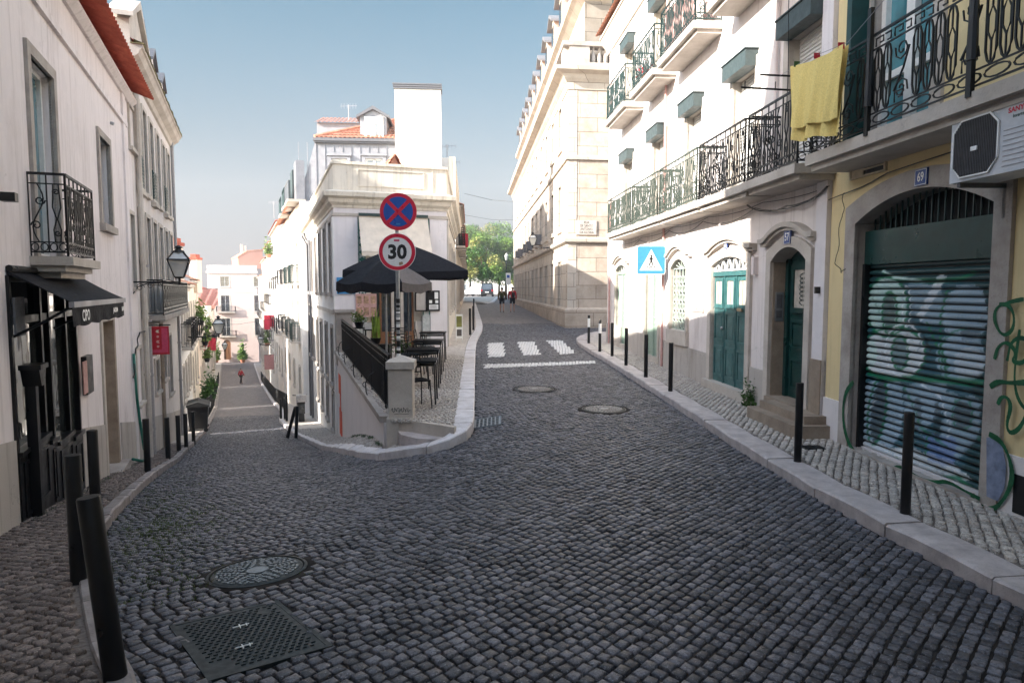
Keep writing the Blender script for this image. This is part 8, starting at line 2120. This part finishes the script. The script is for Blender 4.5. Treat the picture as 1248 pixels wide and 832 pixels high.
Fq_ = Fac(-3.56, 46.7, -.062, 1); cloth(Fq_, 3, at(566, 285, 50).z, .5, 1.0, 'red cloth on the cafe side of the upper street', 'flag_red')
# information totem and small sign by the cafe side wall
p = at(551, 400, 23.5)
th = thing('menu_stand', 'narrow green and white menu stand on the pavement beside the cafe', 'sign', (-1.75, 22.6, zt(-1.75, 22.6)), .1); mb = MB(); mb.box(-.11, .11, -.02, .02, .12, .92); mb.box(-.11, -.09, -.02, .02, 0, .12); mb.box(.09, .11, -.02, .02, 0, .12); link_mesh('board', mb, 'sign_white', th)
mb = MB(); mb.box(-.09, .09, -.026, -.021, .5, .86); link_mesh('green_picture', mb, 'leaf_yellow', th); mb = MB(); mb.box(-.08, .08, -.026, -.021, .2, .42); link_mesh('price_list', mb, 'canvas_grey', th)
# far signs by the trees
p = at(619.5, 335, 70); th = thing('street_sign', 'white far street sign with a blue mark at the end of the palace', 'sign', (p.x, 70, Tf(p.x, 70))); z = at(619, 347, 70).z-Tf(p.x, 70)
mb = MB(); mb.tube([(0, 0, 0), (0, 0, z+1.2)], .04, 6); link_mesh('pole', mb, 'galv', th); mb = MB(); mb.box(-.25, .25, -.05, -.02, z, z+1.2); pl_ = link_mesh('sign_plate', mb, 'sign_white', th); mb = MB(); mb.box(-.14, .14, -.056, -.051, z+.7, z+1.0); link_mesh('blue_mark', mb, 'sign_blue', pl_)
p = at(617, 312, 80); th = thing('street_lamp', 'white lantern on a tall post in front of the bright green tree', 'street lamp', (p.x, 82, Tf(p.x, 82))); z = p.z-Tf(p.x, 82)
mb = MB(); mb.tube([(0, 0, 0), (0, 0, z-.4)], [.09, .05], 8); link_mesh('post', mb, 'iron', th); mb = MB(); mb.lathe([(.12, -.4), (.24, .15), (.1, .35), (.03, .45)], (0, 0, z), 8); link_mesh('lantern', mb, 'lamp_glass', th)
# house glimpsed behind the trees
F = Fac(-16, 150, 1, 0); row_house('row_house', 'pale house glimpsed through the trees', F, 0, 24, -1, 7, 'pl_white', 6, [(1.2, 3.0), (4.2, 6)], door=False)

# roof aerials
def aerial(px, py0, py1, Y, lab):
    p = at(px, py1, Y); t = at(px, py0, Y); th = thing('roof_aerial', lab, 'aerial', (p.x, Y, p.z-.3)); h = t.z-p.z+.3
    mb = MB(); mb.tube([(0, 0, 0), (0, 0, h)], .018, 5); link_mesh('mast', mb, 'zinc', th)
    mb = MB(); mb.tube([(-.45, 0, h*.92), (.45, 0, h*.95)], .012, 4)
    for k in range(6): x = -.4+k*.16; mb.tube([(x, -.02, h*.92-.14), (x, .02, h*.92+.16)], .008, 4)
    link_mesh('antenna', mb, 'zinc', th, recalc=False)
aerial(545, 176, 205, 34.5, 'thin aerial right of the blank white chimney wall')
aerial(551, 196, 214, 38, 'second thin aerial right of the white chimney wall, lower one')
aerial(334, 245, 262, 58, 'aerial above the red tiled roof edge on the sloping street')
aerial(425, 128, 142, 38, 'small aerial on the tiled roof left of the gabled dormer')
# ------------------------------------------------------------------ thin haze in the air
mb = MB(); mb.box(-120, 60, -40, 200, -14, 32); hz = link_mesh('haze', mb, 'interior'); hz.data.materials.clear()
m = bpy.data.materials.new('haze'); m.use_nodes = True; n = m.node_tree; n.nodes.remove(n.nodes['Principled BSDF'])
v = n.nodes.new('ShaderNodeVolumePrincipled'); v.inputs['Color'].default_value = (.95, .93, .95, 1); v.inputs['Density'].default_value = .0012; v.inputs['Anisotropy'].default_value = 0.0
n.links.new(v.outputs[0], n.nodes['Material Output'].inputs['Volume']); hz.data.materials.append(m); tag(hz, 'thin pale haze in the air over the streets', kind='stuff')
print('OBJS', len(bpy.data.objects), 'POLYS', sum(len(m.polygons) for m in bpy.data.meshes))
